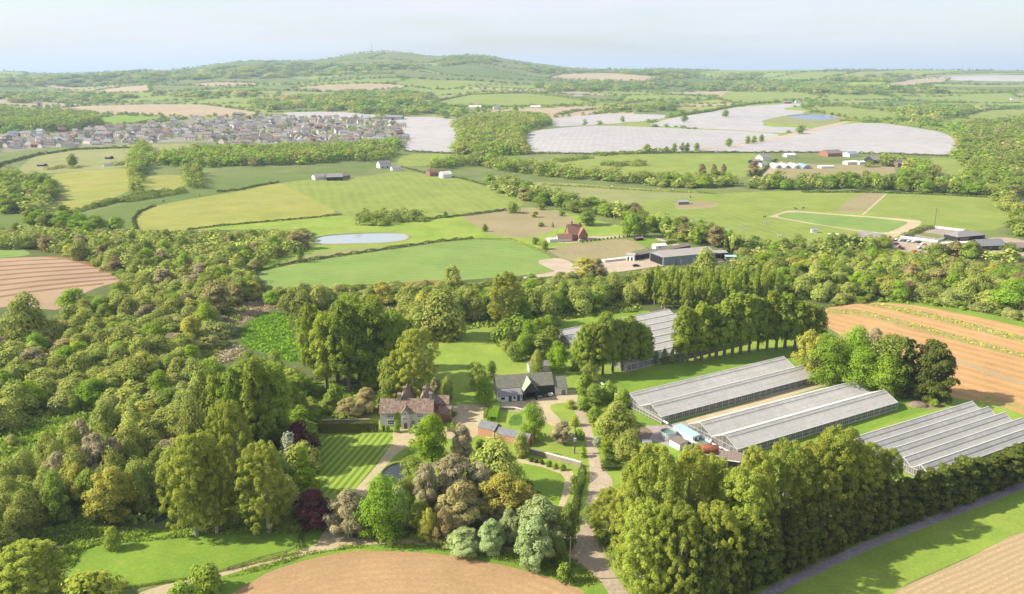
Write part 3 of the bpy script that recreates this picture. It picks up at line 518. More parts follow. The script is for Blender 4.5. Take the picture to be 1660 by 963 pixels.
# ---------------------------------------------------------------- mesh helpers
class MB:
    def __init__(s): s.v, s.f = [], []
    def add(s, vs, fs):
        i = len(s.v); s.v += [tuple(p) for p in vs]; s.f += [tuple(k + i for k in f) for f in fs]; return s
    def box(s, x0, x1, y0, y1, z0, z1):
        return s.add([(x0,y0,z0),(x1,y0,z0),(x1,y1,z0),(x0,y1,z0),(x0,y0,z1),(x1,y0,z1),(x1,y1,z1),(x0,y1,z1)],
                     [(0,3,2,1),(4,5,6,7),(0,1,5,4),(1,2,6,5),(2,3,7,6),(3,0,4,7)])
    def bar(s, a, b, w, d=None):
        a, b = Vector(a), Vector(b); t = (b - a).normalized(); d = d or w
        up = Vector((0, 0, 1)) if abs(t.z) < .95 else Vector((0, 1, 0))
        p = t.cross(up).normalized() * w / 2; q = p.cross(t).normalized() * d / 2
        vs = [c + p * i + q * j for c in (a, b) for i, j in ((-1,-1),(1,-1),(1,1),(-1,1))]
        return s.add(vs, [(0,1,2,3),(7,6,5,4),(0,4,5,1),(1,5,6,2),(2,6,7,3),(3,7,4,0)])
    def cyl(s, c, r0, r1, z0, z1, n=12, cap=True):
        vs = [(c[0]+r*math.cos(2*math.pi*k/n), c[1]+r*math.sin(2*math.pi*k/n), z) for r, z in ((r0,z0),(r1,z1)) for k in range(n)]
        fs = [(k,(k+1)%n,n+(k+1)%n,n+k) for k in range(n)]
        if cap: fs += [tuple(range(n))[::-1], tuple(range(n, 2*n))]
        return s.add(vs, fs)
    def tube(s, pts, rad, n=6):
        pts = [Vector(p) for p in pts]; vs, fs = [], []
        for i, p in enumerate(pts):
            t = (pts[min(i+1, len(pts)-1)] - pts[max(i-1, 0)]).normalized()
            up = Vector((0,0,1)) if abs(t.z) < .9 else Vector((1,0,0))
            a = t.cross(up).normalized(); b = a.cross(t)
            r = rad[i] if isinstance(rad, (list, tuple)) else rad
            for k in range(n): vs.append(p + (a*math.cos(2*math.pi*k/n) + b*math.sin(2*math.pi*k/n))*r)
        for i in range(len(pts)-1):
            for k in range(n): fs.append((i*n+k, i*n+(k+1)%n, (i+1)*n+(k+1)%n, (i+1)*n+k))
        fs += [tuple(range(n))[::-1], tuple(range((len(pts)-1)*n, len(pts)*n))]
        return s.add(vs, fs)
    def slab(s, quad, th):
        """a roof slope: four corners (counter clockwise from above) given a thickness downwards"""
        q = [Vector(p) for p in quad]; nrm = (q[1]-q[0]).cross(q[3]-q[0]).normalized() * th
        return s.add(q + [p - nrm for p in q], [(0,1,2,3),(7,6,5,4),(0,4,5,1),(1,5,6,2),(2,6,7,3),(3,7,4,0)])
    def gable_walls(s, x0, x1, y0, y1, ze, zr, along='x', z0=0):
        """closed solid: walls up to the eaves with gable ends"""
        if along == 'x':
            ym = (y0+y1)/2
            vs = [(x0,y0,z0),(x1,y0,z0),(x1,y1,z0),(x0,y1,z0),(x0,y0,ze),(x1,y0,ze),(x1,y1,ze),(x0,y1,ze),(x0,ym,zr),(x1,ym,zr)]
            fs = [(0,1,5,4),(2,3,7,6),(1,2,6,9,5),(3,0,4,8,7),(4,5,9,8),(6,7,8,9)]
        else:
            xm = (x0+x1)/2
            vs = [(x0,y0,z0),(x1,y0,z0),(x1,y1,z0),(x0,y1,z0),(x0,y0,ze),(x1,y0,ze),(x1,y1,ze),(x0,y1,ze),(xm,y0,zr),(xm,y1,zr)]
            fs = [(0,1,5,8,4),(1,2,6,5),(2,3,7,9,6),(3,0,4,7),(5,6,9,8),(7,4,8,9)]
        return s.add(vs, fs)
    def gable_roof(s, x0, x1, y0, y1, ze, zr, along='x', ov=.25, th=.18):
        if along == 'x':
            ym = (y0+y1)/2; k = (zr-ze)/(ym-y0); e = ze-ov*k
            s.slab([(x0-ov,y0-ov,e+th),(x1+ov,y0-ov,e+th),(x1+ov,ym,zr+th),(x0-ov,ym,zr+th)], th)
            s.slab([(x0-ov,ym,zr+th),(x1+ov,ym,zr+th),(x1+ov,y1+ov,e+th),(x0-ov,y1+ov,e+th)], th)
        else:
            xm = (x0+x1)/2; k = (zr-ze)/(xm-x0); e = ze-ov*k
            s.slab([(x0-ov,y0-ov,e+th),(xm,y0-ov,zr+th),(xm,y1+ov,zr+th),(x0-ov,y1+ov,e+th)], th)
            s.slab([(xm,y0-ov,zr+th),(x1+ov,y0-ov,e+th),(x1+ov,y1+ov,e+th),(xm,y1+ov,zr+th)], th)
        return s
    def build(s, name, mat, parent=None, sm=False, **k): return mesh_obj(name, s.v, s.f, mat, parent, sm, **k)
def empty(name, loc, rz=0, label=None, cat=None, group=None, parent=None):
    o = bpy.data.objects.new(name, None); COL.objects.link(o); o.location = loc; o.rotation_euler = (0, 0, rz)
    o.empty_display_size = 1; tag(o, label, cat, group)
    if parent: o.parent = parent
    return o
def copy_tree(o, parent=None):
    c = o.copy(); COL.objects.link(c)
    if parent: c.parent = parent
    for ch in list(o.children): copy_tree(ch, c)
    return c
def onto(x, y): return Vector((x, y, float(h(x, y))))

# ---------------------------------------------------------------- building materials
def tile_mat(name, c1, c2, c3, sc=3.0):
    """weathered roof: rows of tiles in mixed tones with lichen"""
    t = NT(name); co = t.new('ShaderNodeTexCoord').outputs['Object']
    vo_ = t.new('ShaderNodeTexVoronoi', Scale=sc); t.l.new(co, vo_.inputs['Vector'])
    col = t.mix(t.ramp(vo_.outputs['Color'], [(.3, g(0)), (.7, g(1))]), c1, c2)
    k = t.ramp(t.noise(co, 1.1, 6, .8), [(.46, g(0)), (.62, g(1))]); col = t.mix(k, col, c3)
    t.l.new(col, t.b.inputs['Base Color']); t.b.inputs['Roughness'].default_value = .9
    bp = t.new('ShaderNodeBump', Strength=.5, Distance=.08); t.l.new(t.noise(co, 6, 3), bp.inputs['Height']); t.l.new(bp.outputs[0], t.b.inputs['Normal'])
    return t.m
def ribbed(name, c1, c2, period, ang=0, rough=.7, metal=0, wear=None):
    t = NT(name); co = t.new('ShaderNodeTexCoord').outputs['Object']
    mpn = t.new('ShaderNodeMapping'); mpn.inputs['Rotation'].default_value = (0, 0, ang); t.l.new(co, mpn.inputs[0])
    wv = t.new('ShaderNodeTexWave', bands_direction='X', Scale=.314/period); t.l.new(mpn.outputs[0], wv.inputs['Vector'])
    col = t.mix(wv.outputs['Fac'], c1, c2)
    col = t.mix(t.ramp(t.noise(co, .6, 5, .7), [(.45, g(0)), (.75, g(.6))]), col, wear or c2)
    t.l.new(col, t.b.inputs['Base Color']); t.b.inputs['Roughness'].default_value = rough; t.b.inputs['Metallic'].default_value = metal
    return t.m
BM = dict(
 stone=flat_mat('grey_stone', (.52,.50,.46), c2=(.62,.60,.56), scale=2.2),
 stone_dark=flat_mat('brown_stone', (.26,.21,.16), c2=(.36,.31,.25), scale=2),
 manor_tiles=tile_mat('mossy_red_tiles', (.15,.085,.06,1), (.22,.13,.095,1), (.30,.27,.21,1), 2.6),
 thatchy=tile_mat('grey_lichen_sheets', (.13,.125,.10,1), (.17,.165,.13,1), (.20,.20,.13,1), 1.5),
 slate=tile_mat('blue_grey_slate', (.13,.135,.145,1), (.17,.175,.19,1), (.21,.21,.2,1), 2.5),
 leanto=tile_mat('pale_grey_slate', (.19,.18,.18,1), (.22,.21,.21,1), (.25,.24,.22,1), 2),
 weatherboard=ribbed('black_weatherboard', (.015,.015,.016,1), (.03,.03,.032,1), .35),
 white=flat_mat('white_paint', (.74,.74,.72), var=.15), cream=flat_mat('cream_render', (.74,.69,.61), var=.15),
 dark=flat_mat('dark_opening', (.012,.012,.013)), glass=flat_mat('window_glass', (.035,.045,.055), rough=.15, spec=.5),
 green_door=flat_mat('green_door', (.05,.13,.11)), greenish=flat_mat('pale_green_boards', (.30,.38,.25), var=.2),
 brick=flat_mat('orange_brick', (.42,.20,.12), c2=(.50,.27,.17), scale=3), brick_dark=flat_mat('dark_brick', (.26,.11,.075), c2=(.32,.15,.10), scale=3),
 wood=flat_mat('weathered_wood', (.22,.17,.12)), oak=flat_mat('old_oak_door', (.14,.09,.06)), post=flat_mat('pole_wood', (.10,.085,.07)),
 steel=ribbed('grey_blue_cladding', (.20,.23,.25,1), (.26,.29,.31,1), .6), steelroof=ribbed('cement_sheet_roof', (.30,.27,.24,1), (.36,.33,.30,1), 1.1, wear=(.26,.23,.20,1)),
 teal=ribbed('teal_roof', (.26,.42,.40,1), (.33,.48,.46,1), .8), brownroof=ribbed('brown_felt_roof', (.16,.12,.10,1), (.20,.16,.13,1), 1.0),
 rust=flat_mat('rusty_orange_tank', (.34,.11,.05), c2=(.20,.07,.045), scale=1.2, rough=.6), tank=ribbed('galvanised_tank', (.34,.37,.38,1), (.45,.48,.49,1), .5, rough=.45),
 algae=water_mat('tank_water', (.10,.20,.16), .15), frame=flat_mat('white_glazing_frame', (.48,.48,.465), var=.1), grime=flat_mat('grimy_panels', (.30,.29,.27), c2=(.42,.41,.38), scale=.5),
 red=flat_mat('red_tiles', (.20,.10,.07), c2=(.27,.15,.11), scale=2), brownt=flat_mat('brown_roof_tiles', (.17,.14,.125), c2=(.23,.19,.17), scale=1),
 greyt=flat_mat('grey_roof_tiles', (.19,.18,.18), c2=(.25,.24,.235), scale=1), bluet=flat_mat('blue_slate_roof', (.20,.24,.29), c2=(.25,.29,.33), scale=1),
 sandb=flat_mat('sand_brick', (.60,.54,.46)), redb=flat_mat('red_brick', (.25,.15,.12)), ivy=flat_mat('ivy', (.06,.10,.02)),
 car_white=flat_mat('white_car_paint', (.75,.75,.75), rough=.3, var=.05), car_blue=flat_mat('blue_car_paint', (.05,.12,.3), rough=.3, var=.05),
 car_red=flat_mat('red_car_paint', (.4,.04,.04), rough=.3, var=.05), car_black=flat_mat('black_car_paint', (.03,.03,.035), rough=.3, var=.05), car_silver=flat_mat('silver_car_paint', (.4,.42,.44), rough=.3, var=.05),
 rubber=flat_mat('tyre_rubber', (.02,.02,.02)), horse=flat_mat('brown_horse_hide', (.09,.045,.025)), sheep=flat_mat('white_fleece', (.7,.67,.6)), tarp=flat_mat('white_tarpaulin', (.72,.70,.68)),
 plaster=flat_mat('pale_plaster', (.66,.62,.56)), foilwhite=flat_mat('polytunnel_film', (.74,.76,.76), rough=.4), bluegrey=flat_mat('blue_grey_film', (.25,.36,.42), rough=.4),
)
def glazing(name, alpha, c1=(.41,.385,.34,1), c2=(.52,.49,.44,1)):
    """old horticultural glass: dirty panes, partly see through, each pane a slightly different tone"""
    t = NT(name); co = t.new('ShaderNodeTexCoord').outputs['Object']
    mpn = t.new('ShaderNodeMapping'); mpn.inputs['Scale'].default_value = (1/.75, 1/1.2, 0); t.l.new(co, mpn.inputs[0])
    wn_ = t.new('ShaderNodeTexWhiteNoise'); sn = t.new('ShaderNodeVectorMath', operation='FLOOR'); t.l.new(mpn.outputs[0], sn.inputs[0]); t.l.new(sn.outputs[0], wn_.inputs['Vector'])
    col = t.mix(wn_.outputs['Value'], c1, c2)
    col = t.mix(t.ramp(t.noise(co, .12, 5, .7), [(.4, g(0)), (.7, g(.7))]), col, (.30,.285,.25,1))
    t.l.new(col, t.b.inputs['Base Color']); t.b.inputs['Roughness'].default_value = .35
    tr = t.new('ShaderNodeBsdfTransparent'); ms = t.new('ShaderNodeMixShader'); ms.inputs[0].default_value = alpha
    t.l.new(tr.outputs[0], ms.inputs[1]); t.l.new(t.b.outputs[0], ms.inputs[2]); t.l.new(ms.outputs[0], t.o.inputs['Surface'])
    return t.m
BM['glazing'] = glazing('whitened_glass', .93); BM['wallglass'] = glazing('clear_wall_glass', .5, (.16,.155,.14,1), (.30,.29,.27,1))

# ---------------------------------------------------------------- manor house
def window(x, z, w, hh, parent, y=0.0, n=3, side=None):
    """mullioned window: pane, frame with mullions as sub-parts of the window part; faces -y"""
    win = MB().box(x-w/2, x+w/2, y-.06, y+.02, z, z+hh).build('window', BM['glass'], parent)
    f = MB()
    f.box(x-w/2-.12, x+w/2+.12, y-.14, y-.005, z-.14, z-.002); f.box(x-w/2-.12, x+w/2+.12, y-.14, y-.005, z+hh+.002, z+hh+.12)
    for k in range(n + 1):
        xx = x-w/2 + w*k/n; f.box(xx-.055, xx+.055, y-.12, y-.065, z, z+hh)
    f.box(x-w/2, x+w/2, y-.11, y-.062, z+hh*.5-.04, z+hh*.5+.04)
    f.build('frame', BM['white'], win)
    return win
o = at(616.8, 692); manor = empty('manor_house', o, .0, 'old grey stone manor house with mossy red tiled roofs and a gabled porch', 'house')
Wd = 17.3
MB().gable_walls(0, Wd, 0, 6.6, 5.0, 8.6).build('wall', BM['stone'], manor)
MB().gable_roof(0, Wd, 0, 6.6, 5.0, 8.6, ov=.3).build('roof', BM['manor_tiles'], manor)
MB().gable_walls(7.1, 10.0, -1.7, 3.0, 5.2, 7.0, 'y').build('porch', BM['stone'], manor)
MB().gable_roof(7.1, 10.0, -1.7, 2.6, 5.2, 7.0, 'y', ov=.18).build('porch_roof', BM['manor_tiles'], manor)
MB().box(8.0, 9.1, -1.82, -1.69, 0, 2.1).build('door', BM['oak'], manor)
for x, z, w, hh, n in ((3.4,3.5,2.0,1.0,4),(3.5,.9,2.0,1.5,3),(13.2,3.5,1.9,1.0,4),(13.4,1.0,1.8,1.4,3),(10.9,1.0,1.0,1.3,2)): window(x, z, w, hh, manor, 0, n)
window(8.55, 3.1, 1.5, 1.0, manor, -1.7, 4); window(8.55, 5.0, .9, .7, manor, -1.7, 2)
for x0, zc, dep in ((5.4, 10.4, 0), (12.0, 10.3, 0)):
    x1 = x0 + 4.6
    MB().gable_walls(x0, x1, 4.2, 13.5, 6.2, zc, 'y').build('rear_wing', BM['stone_dark'], manor)
    MB().gable_roof(x0, x1, 4.2, 13.5, 6.2, zc, 'y', ov=.2).build('rear_roof', BM['manor_tiles'], manor)
def chimney(x, y, z0, z1, w, parent, mat='stone_dark'):
    c = MB().box(x-w/2, x+w/2, y-w/2, y+w/2, z0, z1-.35).box(x-w/2-.12, x+w/2+.12, y-w/2-.12, y+w/2+.12, z1-.34, z1-.1).build('chimney', BM[mat], parent)
    for dx in (-w*.25, w*.25): MB().cyl((x+dx, y), .15, .12, z1-.1, z1+.4, 8).build('chimney_pot', BM['brick'], c)
chimney(6.2, 3.3, 6.5, 10.6, 1.2, manor); chimney(16.5, 3.4, 6.5, 10.8, .9, manor)
chimney(7.7, 5.3, 8.4, 12.1, .9, manor); chimney(14.3, 5.3, 8.4, 12.0, .9, manor)
MB().gable_walls(17.36, 22.1, 7, 11.8, 5.2, 7.4).build('side_wing', BM['brick_dark'], manor)
MB().gable_roof(17.36, 22.1, 7, 11.8, 5.2, 7.4, ov=.2).build('side_roof', BM['manor_tiles'], manor)
MB().gable_walls(19.0, 23.2, 3.6, 6.94, 3.0, 5.3).build('side_wing', BM['brick_dark'], manor)
MB().gable_roof(19.0, 23.2, 3.6, 6.7, 3.0, 5.3, ov=.15).build('side_roof', BM['manor_tiles'], manor)
MB().box(17.4, 18.9, 2.2, 6.9, 0, 3.6).build('shade_block', BM['brick_dark'], manor)  # dark block put in for the shade between house and side wing

# ---------------------------------------------------------------- barn with cart porch and stable
a_, b_ = at(808.5, 652), at(846.5, 649.3)
rz = math.atan2(b_.y - a_.y, b_.x - a_.x)
barn = empty('timber_barn', a_, rz, 'long black weatherboarded barn with a gabled cart porch and white stable front', 'barn')
MB().gable_walls(0, 20.6, 3, 10.4, 4.05, 7.5).build('wall', BM['weatherboard'], barn)
MB().gable_roof(0, 20.6, 3, 10.4, 4.05, 7.5, ov=.25).build('roof', BM['thatchy'], barn)
st = MB(); st.add([(0,0,0),(8.6,0,0),(8.6,2.98,0),(0,2.98,0),(0,0,2.1),(8.6,0,2.1),(8.6,2.98,3.7),(0,2.98,3.7)], [(0,1,5,4),(1,2,6,5),(2,3,7,6),(3,0,4,7),(4,5,6,7)])
stab = st.build('stable_front', BM['white'], barn)
MB().slab([(-.1,-.25,2.15),(8.7,-.25,2.15),(8.7,2.9,3.92),(-.1,2.9,3.92)], .14).build('lean_to_roof', BM['leanto'], barn)
for x in (3.6, 6.6): MB().box(x, x+1.1, -.07, .02, 0, 1.95).build('stable_door', BM['green_door'], barn)
for x, w in ((.9,1.3),(5.3,.8),(8.0,.4)): MB().box(x, x+w, -.06, .02, .85, 1.7).build('window', BM['glass'], barn)
pw = MB()
pw.box(9.1, 9.5, -.6, 3.0, 0, 3.9); pw.box(13.6, 14.0, -.6, 3.0, 0, 3.9)
pw.add([(9.1,-.6,3.0),(14.0,-.6,3.0),(14.0,-.6,3.9),(11.55,-.6,7.0),(9.1,-.6,3.9),(9.1,-.4,3.0),(14.0,-.4,3.0),(14.0,-.4,3.9),(11.55,-.4,7.0),(9.1,-.4,3.9)], [(0,1,2,3,4),(9,8,7,6,5),(0,5,6,1)])
pw.build('cart_porch', BM['weatherboard'], barn)
MB().slab([(8.8,-.85,3.65),(11.55,-.85,7.12),(11.55,6.3,7.12),(8.8,6.3,3.65)], .16).build('porch_roof', BM['greenish'], barn)  # left slope paler and greener than the right one
MB().slab([(11.55,-.85,7.12),(14.3,-.85,3.65),(14.3,6.3,3.65),(11.55,6.3,7.12)], .16).build('porch_roof', BM['thatchy'], barn)
MB().box(9.55, 13.55, 2.9, 2.97, 0, 3.2).build('cart_opening', BM['dark'], barn)
MB().gable_walls(21.2, 25.7, 2.4, 9.2, 2.7, 5.9).build('end_block', BM['plaster'], barn)
MB().gable_roof(21.2, 25.7, 2.4, 9.2, 2.7, 5.9, ov=.2).build('end_roof', BM['thatchy'], barn)
MB().box(23.6, 25.0, 2.3, 2.42, 0, 1.9).build('barn_door', BM['slate'], barn)
# clutter parked in front of the black wall
for i, (x, y, s_) in enumerate(((15.2, 1.2, 1.0), (17.4, 1.6, .9), (19.3, 1.9, 1.0))):
    p = barn.matrix_basis @ Vector((x, y, 0)) if False else Matrix.Rotation(rz, 4, 'Z') @ Vector((x, y, 0)) + a_
    t = empty('farm_trailer', p, rz + .2 * i, ['low flat trailer by the barn porch', 'small loaded trailer against the black barn wall', 'pale topped trailer near the white end of the barn'][i], 'trailer')
    MB().box(-.9*s_, .9*s_, -.6, .6, .45, .8 + .2*i).build('body', BM[['steel','oak','tarp'][i]], t)
    for sx in (-.95, .95): MB().bar((sx*s_, -.1, .28), (sx*s_*.93, -.1, .28), .55, .55).build('wheel', BM['rubber'], t)
    MB().bar((0, .6, .5), (0, 1.5, .4), .08).build('drawbar', BM['steel'], t)
p = at(858, 604); sh = empty('outbuilding', p, rz, 'pale outbuilding half hidden behind the barn roof', 'shed')
MB().gable_walls(0, 9, 0, 4, 2.4, 3.8).build('wall', BM['plaster'], sh); MB().gable_roof(0, 9, 0, 4, 2.4, 3.8).build('roof', BM['leanto'], sh)

# ---------------------------------------------------------------- brick outbuilding
a_, b_ = at(775, 705.5), at(855.5, 725.4); rz = math.atan2(b_.y-a_.y, b_.x-a_.x); L = (b_-a_).length
bs = empty('brick_outbuilding', a_, rz, 'low orange brick outbuilding with a stepped slate roof', 'outbuilding')
k = L * .33
MB().gable_walls(0, k, 0, 4.6, 2.8, 4.4).build('tall_wall', BM['brick'], bs); MB().gable_roof(0, k, 0, 4.6, 2.8, 4.4, ov=.15).build('tall_roof', BM['slate'], bs)
MB().gable_walls(k+.2, L, 0, 4.0, 2.1, 3.5).build('long_wall', BM['brick'], bs); MB().gable_roof(k+.35, L, 0, 4.0, 2.1, 3.5, ov=.13).build('long_roof', BM['slate'], bs)
MB().box(L+.002, L+.08, 1.4, 2.6, 0, 1.9).build('door', BM['oak'], bs)
MB().bar((k+.1,-.09,0),(k+.1,-.09,2.9),.1).build('drainpipe', BM['dark'], bs)
# garden wall, stone with coping
def wall_line(name, pts, hgt, th, mat, cop, label, cat='wall'):
    P = [at(*p) for p in pts]; root = empty(name, P[0], 0, label, cat); w, c = MB(), MB()
    for a, b in zip(P, P[1:]):
        a, b = a - P[0], b - P[0]
        w.bar(a + Vector((0,0,hgt/2)), b + Vector((0,0,hgt/2)), th, hgt); c.bar(a + Vector((0,0,hgt+.07)), b + Vector((0,0,hgt+.07)), th + .15, .14)
    w.build('stonework', BM[mat], root); c.build('coping', BM[cop], root)
wall_line('garden_wall', [(857,734.5),(880,740),(905,747),(930,753.5),(942,757)], 1.5, .5, 'stone_dark', 'cream', 'old stone garden wall above the flower border')
wall_line('garden_wall', [(522,690.5),(560,689.5),(600,688.8)], 2.0, .45, 'stone_dark', 'stone_dark', 'dark stone wall behind the hedge beside the striped lawn')
wall_line('yard_wall', [(809,664.5),(835,665),(846,668)], 1.0, .35, 'stone_dark', 'cream', 'low wall between the gravel yard and the vegetable plot')

# ---------------------------------------------------------------- greenhouses
def greenhouse(r1L, r1R, rnR, n, ze, zr, label, base_gap=0.0, vents=True):
    A, B, Cc = at(*r1L, zr), at(*r1R, zr), at(*rnR, zr)
    ax = (B - A).normalized(); px_ = Vector((ax.y, -ax.x, 0))          # towards the camera
    sp = (Cc - B).dot(px_) / (n - 1); L = (B - A).length
    rz = math.atan2(ax.y, ax.x)
    root = empty('greenhouse', Vector((A.x, A.y, 0)), rz, label, 'greenhouse')   # local: x along, -y towards the camera
    z_0 = float(h(A.x, A.y))
    root.location.z = z_0
    gl, rb, br, ve, wg = MB(), MB(), MB(), MB(), MB()
    Y = lambda i: -(i * sp)
    for i in range(n):
        yr, y0, y1 = Y(i), Y(i) + sp / 2, Y(i) - sp / 2
        for ya in (y0, y1):
            MB().add([(0,yr,zr),(L,yr,zr),(L,ya,ze),(0,ya,ze)] , [(0,3,2,1) if ya < yr else (0,1,2,3)]).build('roof_slope', BM['glazing'], root)
            m = int(L / .75)
            for k in range(m + 1):
                x = L * k / m; br.bar((x,yr,zr+.03),(x,ya,ze+.03),.13,.05)
            for f_ in (.33, .66): br.bar((0, yr+(ya-yr)*f_, zr+(ze-zr)*f_+.02), (L, yr+(ya-yr)*f_, zr+(ze-zr)*f_+.02), .05)
        MB().bar((-.1,yr,zr+.1),(L+.1,yr,zr+.1),.32,.16).build('ridge', BM['frame'], root)
        if vents:
            s_ = -1
            yv = yr - 1.25; zv = zr - (zr-ze) * 1.25/(sp/2)
            MB().slab([(0.2,yv,zv+.10),(L-.2,yv,zv+.10),(L-.2,yr-.1,zr+.07),(.2,yr-.1,zr+.07)], .03).build('ridge_vent', BM['glazing'], root)
            MB().bar((0.2,yv-.02,zv+.09),(L-.2,yv-.02,zv+.09),.12,.05).build('vent_gap', BM['greyt'], root)
        for x in (0, L):
            MB().add([(x,y0,0),(x,y1,0),(x,y1,ze),(x,yr,zr),(x,y0,ze)], [(0,1,2,3,4)]).build('gable_glass', BM['wallglass'], root)
            rb.bar((x,y0,ze),(x,yr,zr),.16,.2); rb.bar((x,yr,zr),(x,y1,ze),.16,.2)
            for k in range(7):
                yy_ = y0 + (y1-y0)*k/7; zz = ze + (zr-ze)*(1-abs(k/7*2-1)); rb.bar((x,yy_,0),(x,yy_,zz),.07)
            rb.bar((x,y0,ze),(x,y1,ze),.1); rb.bar((x,y0,.7),(x,y1,.7),.1)
        rb.bar((0,y1,ze),(L,y1,ze),.22,.16)
    rb.bar((0,Y(0)+sp/2,ze),(L,Y(0)+sp/2,ze),.22,.16)
    yn = Y(n-1) - sp/2
    for yw in (yn, Y(0)+sp/2):
        MB().add([(0,yw,.55),(L,yw,.55),(L,yw,ze),(0,yw,ze)], [(0,1,2,3)]).build('side_glass', BM['wallglass'], root)
        MB().box(0, L, yw-.08, yw+.08, 0, .54).build('plinth', BM['grime'], root)
    m = int(L / 3.05)
    for k in range(m + 1):
        x = L * k / m
        MB().box(x-.08, x+.08, yn-.14, yn-.02, 0, ze).build('post', BM['frame'], root)
    for k in range(m * 3):
        x = L * k / (m * 3); rb.bar((x,yn-.03,.55),(x,yn-.03,ze),.04)
    rb.bar((0,yn-.05,1.5),(L,yn-.05,1.5),.05)
    o1 = rb.build('frame', BM['frame'], root); o2 = br.build('glazing_bar', BM['frame'], root); o2['kind'] = 'stuff'
    # staging and gutters inside, seen dimly through the glass
    ins = MB()
    for i in range(n):
        for d in (-.3, 0, .3): ins.box(2, L-2, Y(i)+d*sp-.5, Y(i)+d*sp+.5, .05, .8)
    ins.build('planting_bench', BM['grime'], root)
    return root, L, sp
ghA = greenhouse((1021,638),(1271,578),(1309,591), 2, 2.7, 5.4, 'rearmost of the two twin roofed greenhouses beside the poplar row')
ghB = greenhouse((1135,685),(1391,617),(1434.8,632.5), 2, 2.7, 5.4, 'middle twin roofed greenhouse beside the water tanks')
ghC = greenhouse((1388,708),(1577,650.5),(1656.6,676.3), 4, 2.6, 4.6, 'wide many ridged greenhouse behind the cypress hedge') if False else greenhouse((1388,708),(1577,650.5),(1690,685.5), 5, 2.6, 4.6, 'wide many ridged greenhouse behind the cypress hedge')
ghD = greenhouse((899,537),(1084,501),(1120,556), 7, 2.6, 4.2, 'broad grey greenhouse block half hidden behind the poplars', vents=False)

# ---------------------------------------------------------------- tanks, sheds and pipes by the greenhouses
def round_tank(px, py, r, hh, label, group='round water tanks by the greenhouses', water='algae'):
    root = empty('water_tank', at(px, py), 0, label, 'tank', group)
    n = 28; vs, fs = [], []
    for rr, z in ((r,0),(r,hh),(r-.12,hh),(r-.12,hh-.9)):
        for k in range(n): vs.append((rr*math.cos(2*math.pi*k/n), rr*math.sin(2*math.pi*k/n), z))
    for j in range(3):
        for k in range(n): fs.append((j*n+k, j*n+(k+1)%n, (j+1)*n+(k+1)%n, (j+1)*n+k))
    mesh_obj('tank_wall', vs, fs, BM['tank'], root)
    MB().cyl((0,0), r-.13, r-.13, hh-.95, hh-.55, n).build('water', BM[water], root)
    rg = MB(); 
    for z in (.05, hh-.12): rg.cyl((0,0), r+.05, r+.05, z, z+.12, n, cap=False)
    rg.build('hoop', BM['tank'], root)
round_tank(1083, 710, 2.5, 2.5, 'round galvanised tank of green water, leftmost beside the teal roof')
round_tank(1138, 721, 2.9, 1.7, 'wide round tank of green water between the teal shed and the orange tank')
round_tank(1112, 726, 2.0, 1.9, 'small dark round tank in front of the white walled shed', water='dark')
a_, b_ = at(1091,703), at(1119,719); rz = math.atan2(b_.y-a_.y,b_.x-a_.x); L=(b_-a_).length+1.0
sh = empty('pump_shed', a_, rz, 'white shed with a long teal roof beside the tanks', 'shed')
MB().box(0, L, 0, 2.6, 0, 2.5).build('wall', BM['white'], sh); MB().slab([(-.2,-.3,2.62),(L+.2,-.3,2.62),(L+.2,3.0,2.95),(-.2,3.0,2.95)],.12).build('roof', BM['teal'], sh)
MB().box(L+.002, L+.06, .8, 1.7, 0, 2).build('door', BM['slate'], sh)
a_ = at(1085,722); sh = empty('pump_shed', a_, rz+.05, 'low white shed with a flat brown roof among the tanks', 'shed')
MB().box(0, 4.6, 0, 3.4, 0, 2.1).build('wall', BM['white'], sh); MB().slab([(-.2,-.2,2.2),(4.8,-.2,2.2),(4.8,3.6,2.5),(-.2,3.6,2.5)],.12).build('roof', BM['brownroof'], sh)
a_ = at(1128,732); tk = empty('fuel_tank', a_, -.25, 'rusty orange cylindrical tank lying beside the water tanks', 'tank')
MB().tube([(0,0,1.5),(.25,0,1.5),(6.6,0,1.5),(6.85,0,1.5)], [.9,1.35,1.35,.9], 20).build('tank_body', BM['rust'], tk, True)
for x in (1.3, 5.4): MB().box(x-.2, x+.2, -.9, .9, 0, .5).build('cradle', BM['grime'], tk)
a_ = at(1166,757); sh = empty('open_shed', a_, -.35, 'dark brown roofed shed at the edge of the poplars', 'shed')
MB().gable_walls(0, 7.5, 0, 5.5, 2.6, 4.2).build('wall', BM['oak'], sh); MB().gable_roof(0, 7.5, 0, 5.5, 2.6, 4.2, ov=.3).build('roof', BM['brownroof'], sh)
MB().box(2.5, 5.0, -.08, .02, 0, 2.3).build('opening', BM['dark'], sh); MB().bar((1.8,-.35,2.7),(5.8,-.35,2.7),.12,.25).build('fascia', BM['white'], sh)
def pipe(pts, r, label, z=1.2):
    P = [at(*p) for p in pts]; root = empty('heating_pipe', P[0], 0, label, 'pipe')
    Q = [p - P[0] + Vector((0,0,z)) for p in P]
    MB().tube([tuple(q) for q in Q], r, 8).build('pipe', BM['white'], root)
    for a, b in zip(Q, Q[1:]):
        for k in (0.1, .5, .9): q = a.lerp(b, k); MB().box(q.x-.06,q.x+.06,q.y-.06,q.y+.06,q.z-z,q.z).build('pipe_support', BM['frame'], root)
pipe([(975,626),(1000,646),(1040,668),(1083,692)], .32, 'white pipe running down past the left end of the rear greenhouse')
pipe([(1128,709),(1160,728),(1190,742)], .32, 'white pipe along the left end of the middle greenhouse')
pipe([(1188,745),(1207,738),(1205,746)], .22, 'bent white pipe end at the corner of the middle greenhouse', .9)
